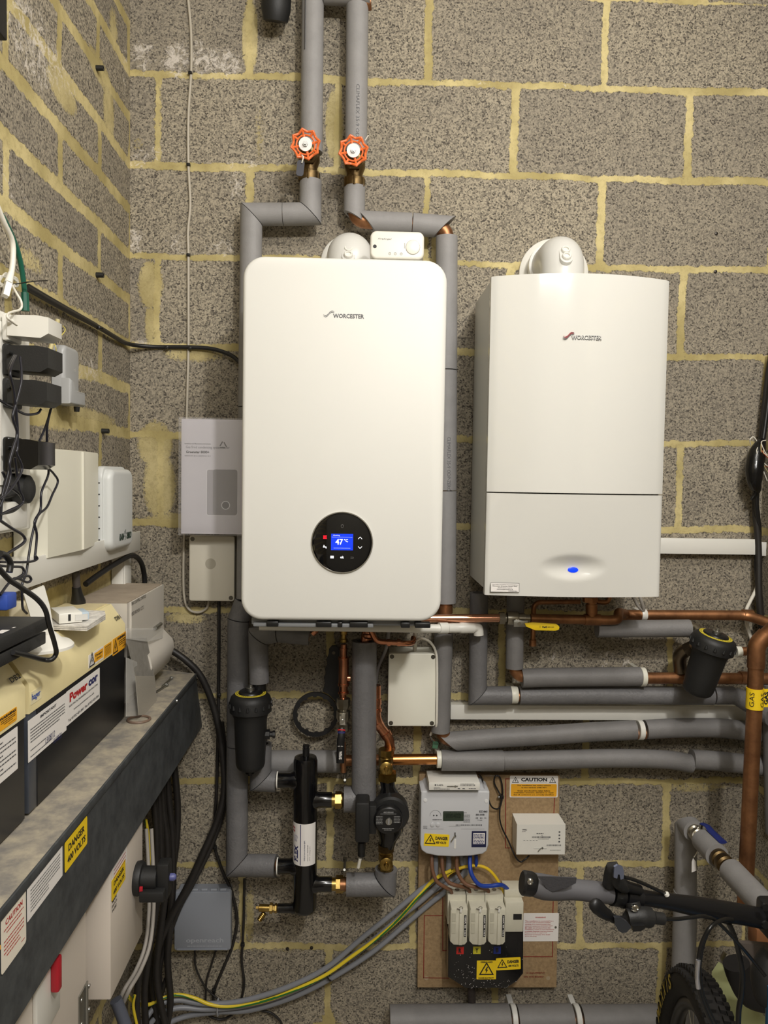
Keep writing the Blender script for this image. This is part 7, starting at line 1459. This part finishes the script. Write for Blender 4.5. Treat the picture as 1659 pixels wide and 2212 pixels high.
for s_ in (-1, 1): MB().sweep([cr_ + axw * .06 * s_, wc + axw * .06 * s_], [.019, .016], 16).build('fork_leg', ALB, bk)
MB().box(cr_, (.14, .05, .04), .012).build('fork_crown', ALB, bk)
# hoses
HB_ = mat('hose_black', (20, 20, 20), .3)
def hose(nm, pts, Ys, r, m=HB_): MB().sweep(catmull([Q(x, y, Ys[min(i, len(Ys) - 1)]) for i, (x, y) in enumerate(pts)], 6), r, 10).build(nm, m, bk)
hose('remote_cable', [(738, 578), (800, 595), (880, 628), (960, 665), (1015, 692)], [-.915, -.91, -.90, -.885, -.875], .0026)
MB().sweep([Q(1005, 682, -.88), Q(1012, 695, -.88)], .004, 10).build('cable_ferrule', WPL, bk)
hose('brake_hose', [(985, 845), (1080, 846), (1180, 835), (1260, 830), (1340, 870), (1480, 1015), (1560, 1110), (1640, 1210)], [-.91, -.90, -.89, -.88, -.86, -.84, -.82, -.82], .0027)
hose('brake_hose', [(1430, 850), (1370, 850), (1290, 900), (1235, 1000), (1212, 1110), (1205, 1220), (1222, 1330), (1262, 1440), (1320, 1560)], [-.84, -.86, -.88, -.88], .0030)
hose('gear_cable', [(1400, 868), (1340, 862), (1290, 905), (1250, 990), (1225, 1110), (1225, 1220), (1242, 1330), (1285, 1440), (1345, 1560)], [-.82, -.84, -.85, -.86], .0026)
MB().sweep(catmull([Q(x, y, -.8835) for x, y in ((1212, 1110), (1206, 1180), (1205, 1230), (1212, 1290))], 5), .0034, 10).build('shiny_sleeve', mat('sleeve_silver', (200, 200, 206), .15, .8), bk)
hose('gear_cable', [(1405, 870), (1445, 960), (1475, 1080), (1495, 1200), (1490, 1320), (1472, 1430), (1468, 1560)], [-.81], .0042)
# ================= bits behind the bicycle =================
o = MB().prism([(p.x, p.z) for p in [P(x, y, -.35) for x, y in ((1555, 2240), (1560, 2130), (1575, 2108), (1592, 2118), (1608, 2150), (1640, 2180), (1650, 2240))]], .30, .42, FM((0, 0, 0)), bev=.012, seg=3).build('green_bottle', mat('pale_green_plastic', (196, 204, 150), .4)); tag(o, 'pale green plastic container behind the bicycle wheel', 'container')
o = MB().slab([P(x, y, -.45) for x, y in ((1592, 2030), (1665, 2036), (1665, 2110), (1648, 2112), (1632, 2108), (1596, 2044))], .012, (0, -1, 0)).build('plastic_guard', mat('guard_grey', (92, 84, 78), .5)); tag(o, 'grey-brown flat guard piece behind the bicycle stem', 'guard')
o = MB().sweep(catmull([P(1590, 2080, -.50), P(1600, 2112, -.50), P(1622, 2148, -.50), P(1665, 2160, -.50)], 5), .026, 20).build('black_bag', mat('bag_black', (24, 22, 22), .6)); tag(o, 'dark bundle behind the bicycle hoses', 'bag')
t = thing('flexible_hose', P(1560, 2110, -.2), 'short braided steel hose with crumpled silver end behind the wheel', 'hose'); MB().sweep(catmull([P(1552, 2116, -.2), P(1562, 2100, -.2), P(1567, 2085, -.2)], 5), .006, 12).build('braid', STL, t); MB().sweep(catmull([P(1567, 2086, -.2), P(1560, 2072, -.2), P(1566, 2058, -.2)], 4), .005, 8).build('foil_end', mat('nickel', (168, 162, 148)), t)
o = MB().box(P(1640, 2018, -.33), (.034, .04, .045), .004).build('orange_box', mat('ply_orange', (140, 92, 56), .6)); tag(o, 'small orange-brown box behind the bicycle stem', 'box')
# ================= right corner cables =================
CK = 'black corner cables'
cable('corner_cable', [P(1668, 760, -.03), P(1658, 830, -.03), P(1650, 900, -.03), P(1640, 1000, -.03), P(1632, 1090, -.03), P(1638, 1180, -.03), P(1640, 1300, -.04), P(1650, 1400, -.04)], .0085, CBK, 'thick black cable running down the right corner')
cable('corner_cable', [P(1672, 760, -.045), P(1655, 900, -.045), P(1634, 1060, -.05), P(1640, 1150, -.03), P(1634, 1230, -.03), P(1645, 1330, -.03), P(1652, 1700, -.03), P(1640, 2000, -.03)], .0062, BLK_P, 'thinner black cable crossing over in the right corner')
tb2 = thing('taped_joint', P(1634, 1010, -.05), 'shiny black taped cable joint bulging in the right corner', 'cable joint')
MB().sweep(catmull([P(1648, 950, -.05), P(1637, 975, -.06), P(1630, 1010, -.07), P(1630, 1040, -.07), P(1633, 1062, -.06), P(1622, 1080, -.06)], 5), [.007, .010, .013, .016, .018, .020, .021, .022, .022, .022, .022, .022, .021, .020, .019, .018, .016, .015, .014, .012, .010, .008, .006, .005, .004, .003], 14).build('tape_wrap', mat('tape_black', (14, 14, 15), .22, bump=1.0, bscale=60), tb2)
rs = random.Random(5)
for k in range(9):
    x0, y0 = rs.uniform(1640, 1660), rs.uniform(950, 975); m_ = (WHC, mat('wire_copper', (170, 84, 50), .5), TAN, WHC)[k % 4]
    MB().sweep(catmull([P(x0, y0, -.06), P(x0 - rs.uniform(2, 10), y0 + rs.uniform(5, 20), -.08), P(x0 + rs.uniform(-6, 10), y0 + rs.uniform(20, 40), -.08), P(x0 + 14, y0 + rs.uniform(25, 75), -.07)], 4), .0011, 6).build('loose_wire', m_, tb2)
MB().sweep(catmull([P(1622, 962, -.04), P(1620, 950, -.05), P(1628, 944, -.05), P(1638, 958, -.05)], 4), .0013, 6).build('loose_wire', WHC, tb2)
cable('corner_white_cable', [P(1640, 1220, -.03), P(1636, 1265, -.03), P(1620, 1300, -.03), P(1612, 1320, -.03), P(1614, 1350, -.03), P(1626, 1390, -.03), P(1640, 1440, -.03)], .0046, WHC, 'white cable bowing left of the corner over the copper pipe')
cable('white_cable', [P(1366, 1286, -.10), P(1378, 1308, -.10), P(1390, 1318, -.10), P(1386, 1300, -.11), P(1382, 1286, -.11)], .0042, mat('pale_grey_cable', (160, 154, 146), .5), 'pale cable loop drooping under the right end of the smaller boiler')
o = MB().sweep([P(1676, 1480, -.10), P(1676, 1600, -.10), P(1680, 1800, -.10)], .03, 20).build('insulated_pipe', FOAM_DIM); tag(o, 'foam pipe just showing at the right edge behind the gas riser', 'pipe')
